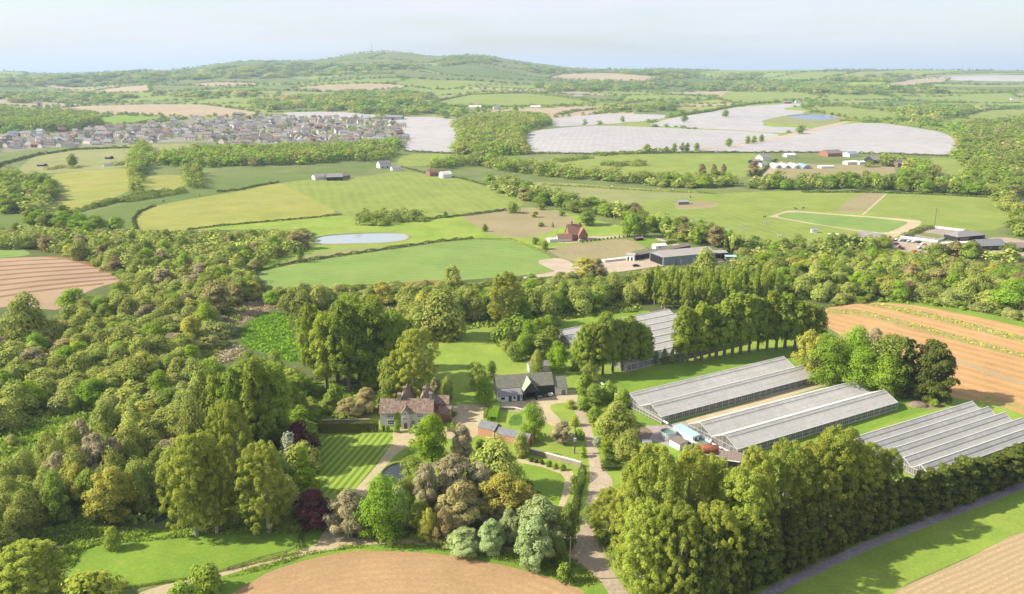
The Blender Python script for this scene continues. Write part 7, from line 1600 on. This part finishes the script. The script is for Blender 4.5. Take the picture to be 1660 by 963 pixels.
# the remaining houses, past the first three hundred, as one mesh
vm = {'w': [MB(), BM['sandb']], 'c': [MB(), BM['cream']], 'r': [MB(), BM['greyt']], 'b': [MB(), BM['brownt']]}
allv, allf, allm = [], [], []
for poly, where in vpoly:
    n = 0; tries = 0
    while n < 55 and tries < 20000:
        tries += 1
        x = R.uniform(min(p[0] for p in poly), max(p[0] for p in poly)); y = R.uniform(min(p[1] for p in poly), max(p[1] for p in poly))
        if not inpoly(np.array([x]), np.array([y]), poly)[0] or any(abs(x-s[0]) < 5 and abs(y-s[1]) < 1.3 for s in spots): continue
        n += 1; p = at(x, y); a = R.choice([0, .3, -.3, 1.4]); L, D = R.uniform(8, 14), R.uniform(7, 9)
        for part_, mi in ((MB().gable_walls(-L/2, L/2, 0, D, 4.5, 7.6), R.choice((0, 1))), (MB().gable_roof(-L/2, L/2, 0, D, 4.5, 7.6, ov=.3, th=.25), R.choice((2, 3)))):
            i0 = len(allv); ca, sa = math.cos(a), math.sin(a)
            allv += [(v[0]*ca - v[1]*sa + p.x, v[0]*sa + v[1]*ca + p.y, v[2] + p.z) for v in part_.v]; allf += [tuple(k + i0 for k in f) for f in part_.f]; allm += [mi] * len(part_.f)
vo_ = mesh_obj('village_houses', allv, allf, [BM['sandb'], BM['cream'], BM['greyt'], BM['brownt']], label='mass of small far houses filling in the village', kind='stuff'); vo_['category'] = 'houses'
vo_.data.polygons.foreach_set('material_index', allm)
# garden trees of the village and scattered farm trees
vt = []
for poly, where in vpoly:
    for _ in range(190):
        x = R.uniform(min(p[0] for p in poly), max(p[0] for p in poly)); y = R.uniform(min(p[1] for p in poly), max(p[1] for p in poly))
        if inpoly(np.array([x]), np.array([y]), poly)[0]: vt.append((x, y))
vt = at_many(vt)
merged([(R.choice(('oak','alder','willow')), x, y, R.uniform(5, 11), R.uniform(6, 12), '') for x, y in vt], 'village_garden_trees', 'garden trees between the village houses, {} foliage')
# far farms and houses
for i, (x, y, w_, c) in enumerate([(930,156,14,'white farm on the far green slope'),(760,176,20,'white sheds at the edge of the far tan field'),(800,176.5,10,'small white house on the far tan field'),(860,176,16,'long white building on the far tan field'),
      (1010,178,16,'brick farmhouse among trees above the covered fields'),(1032,176,10,'second house among trees above the covered fields'),(1272,168,12,'brown farmhouse beyond the covered fields'),(1290,167,8,'small barn beyond the covered fields'),
      (1605,222,10,'white cottage on the wooded slope at the right'),(1612,230,9,'grey roofed cottage on the wooded slope at the right'),(1622,240,8,'lower cottage on the wooded slope at the right'),(1639,162,12,'white house with a pale roof near the right edge'),
      (545,150,12,'white house at the far foot of the hill'),(620,150,12,'second white house at the far foot of the hill'),(378,188,14,'dark barn between the village and the brown field')]):
    p = at(x, y); q = w_ * depth(p) / F
    root = empty('far_house', p, R.uniform(-.2,.2), c, 'house'); D = 9
    wl_ = 'white' if 'white' in c else 'redb' if 'brick' in c or 'brown' in c else 'cream'
    MB().gable_walls(0, q, 0, D, 4.5, 8).build('wall', BM[wl_], root); MB().gable_roof(0, q, 0, D, 4.5, 8, ov=.4).build('roof', BM['plaster' if 'shed' in c or 'long' in c else 'greyt'], root)
# ---------------------------------------------------------------- the air: one closed box of thin haze round camera and land
hz = MB().box(-260000, 260000, -800, 262000, -60, 330).build('haze', None) if False else None
me = bpy.data.meshes.new('haze'); b = MB().box(-270000, 270000, -900, 265000, -60, 330); me.from_pydata(b.v, [], b.f)
hm = bpy.data.materials.new('haze_air'); hm.use_nodes = True; nn = hm.node_tree.nodes; nn.clear()
ho = nn.new('ShaderNodeOutputMaterial'); pv = nn.new('ShaderNodeVolumePrincipled')
pv.inputs['Color'].default_value = (.64, .80, 1.0, 1); pv.inputs['Density'].default_value = 7.8e-5; pv.inputs['Anisotropy'].default_value = 0.1
hm.node_tree.links.new(pv.outputs[0], ho.inputs['Volume'])
me.materials.append(hm); hz = bpy.data.objects.new('haze', me); COL.objects.link(hz); hz['kind'] = 'stuff'; hz['label'] = 'thin pale haze over the countryside'

# look-alikes that stand together are told apart by their order across the picture
def spelled(n):
    return ['','one','two','three','four','five','six','seven','eight','nine','ten','eleven','twelve','thirteen','fourteen','fifteen','sixteen','seventeen'][n]
dup = {}
for o in list(S.objects):
    if o.parent is None and 'category' in o and 'label' in o and o.get('kind') is None: dup.setdefault(o['label'], []).append(o)
for lab, obs in dup.items():
    n = len(obs)
    if 1 < n <= 17:
        obs.sort(key=lambda o: to_px(o.location.x, o.location.y, o.location.z)[0])
        for i, o in enumerate(obs):
            pre = ('left of two, ' if i == 0 else 'right of two, ') if n == 2 else ('leftmost of ' + spelled(n) + ', ' if i == 0 else 'rightmost of ' + spelled(n) + ', ' if i == n - 1 else OR[i] + ' from the left of ' + spelled(n) + ', ')
            t_ = pre + lab
            if len(t_.split()) <= 16: o['label'] = t_
            else:
                t_ = ('leftmost ' if i == 0 else 'rightmost ' if i == n - 1 else OR[i] + ' from left, ') + lab
                if len(t_.split()) <= 16: o['label'] = t_
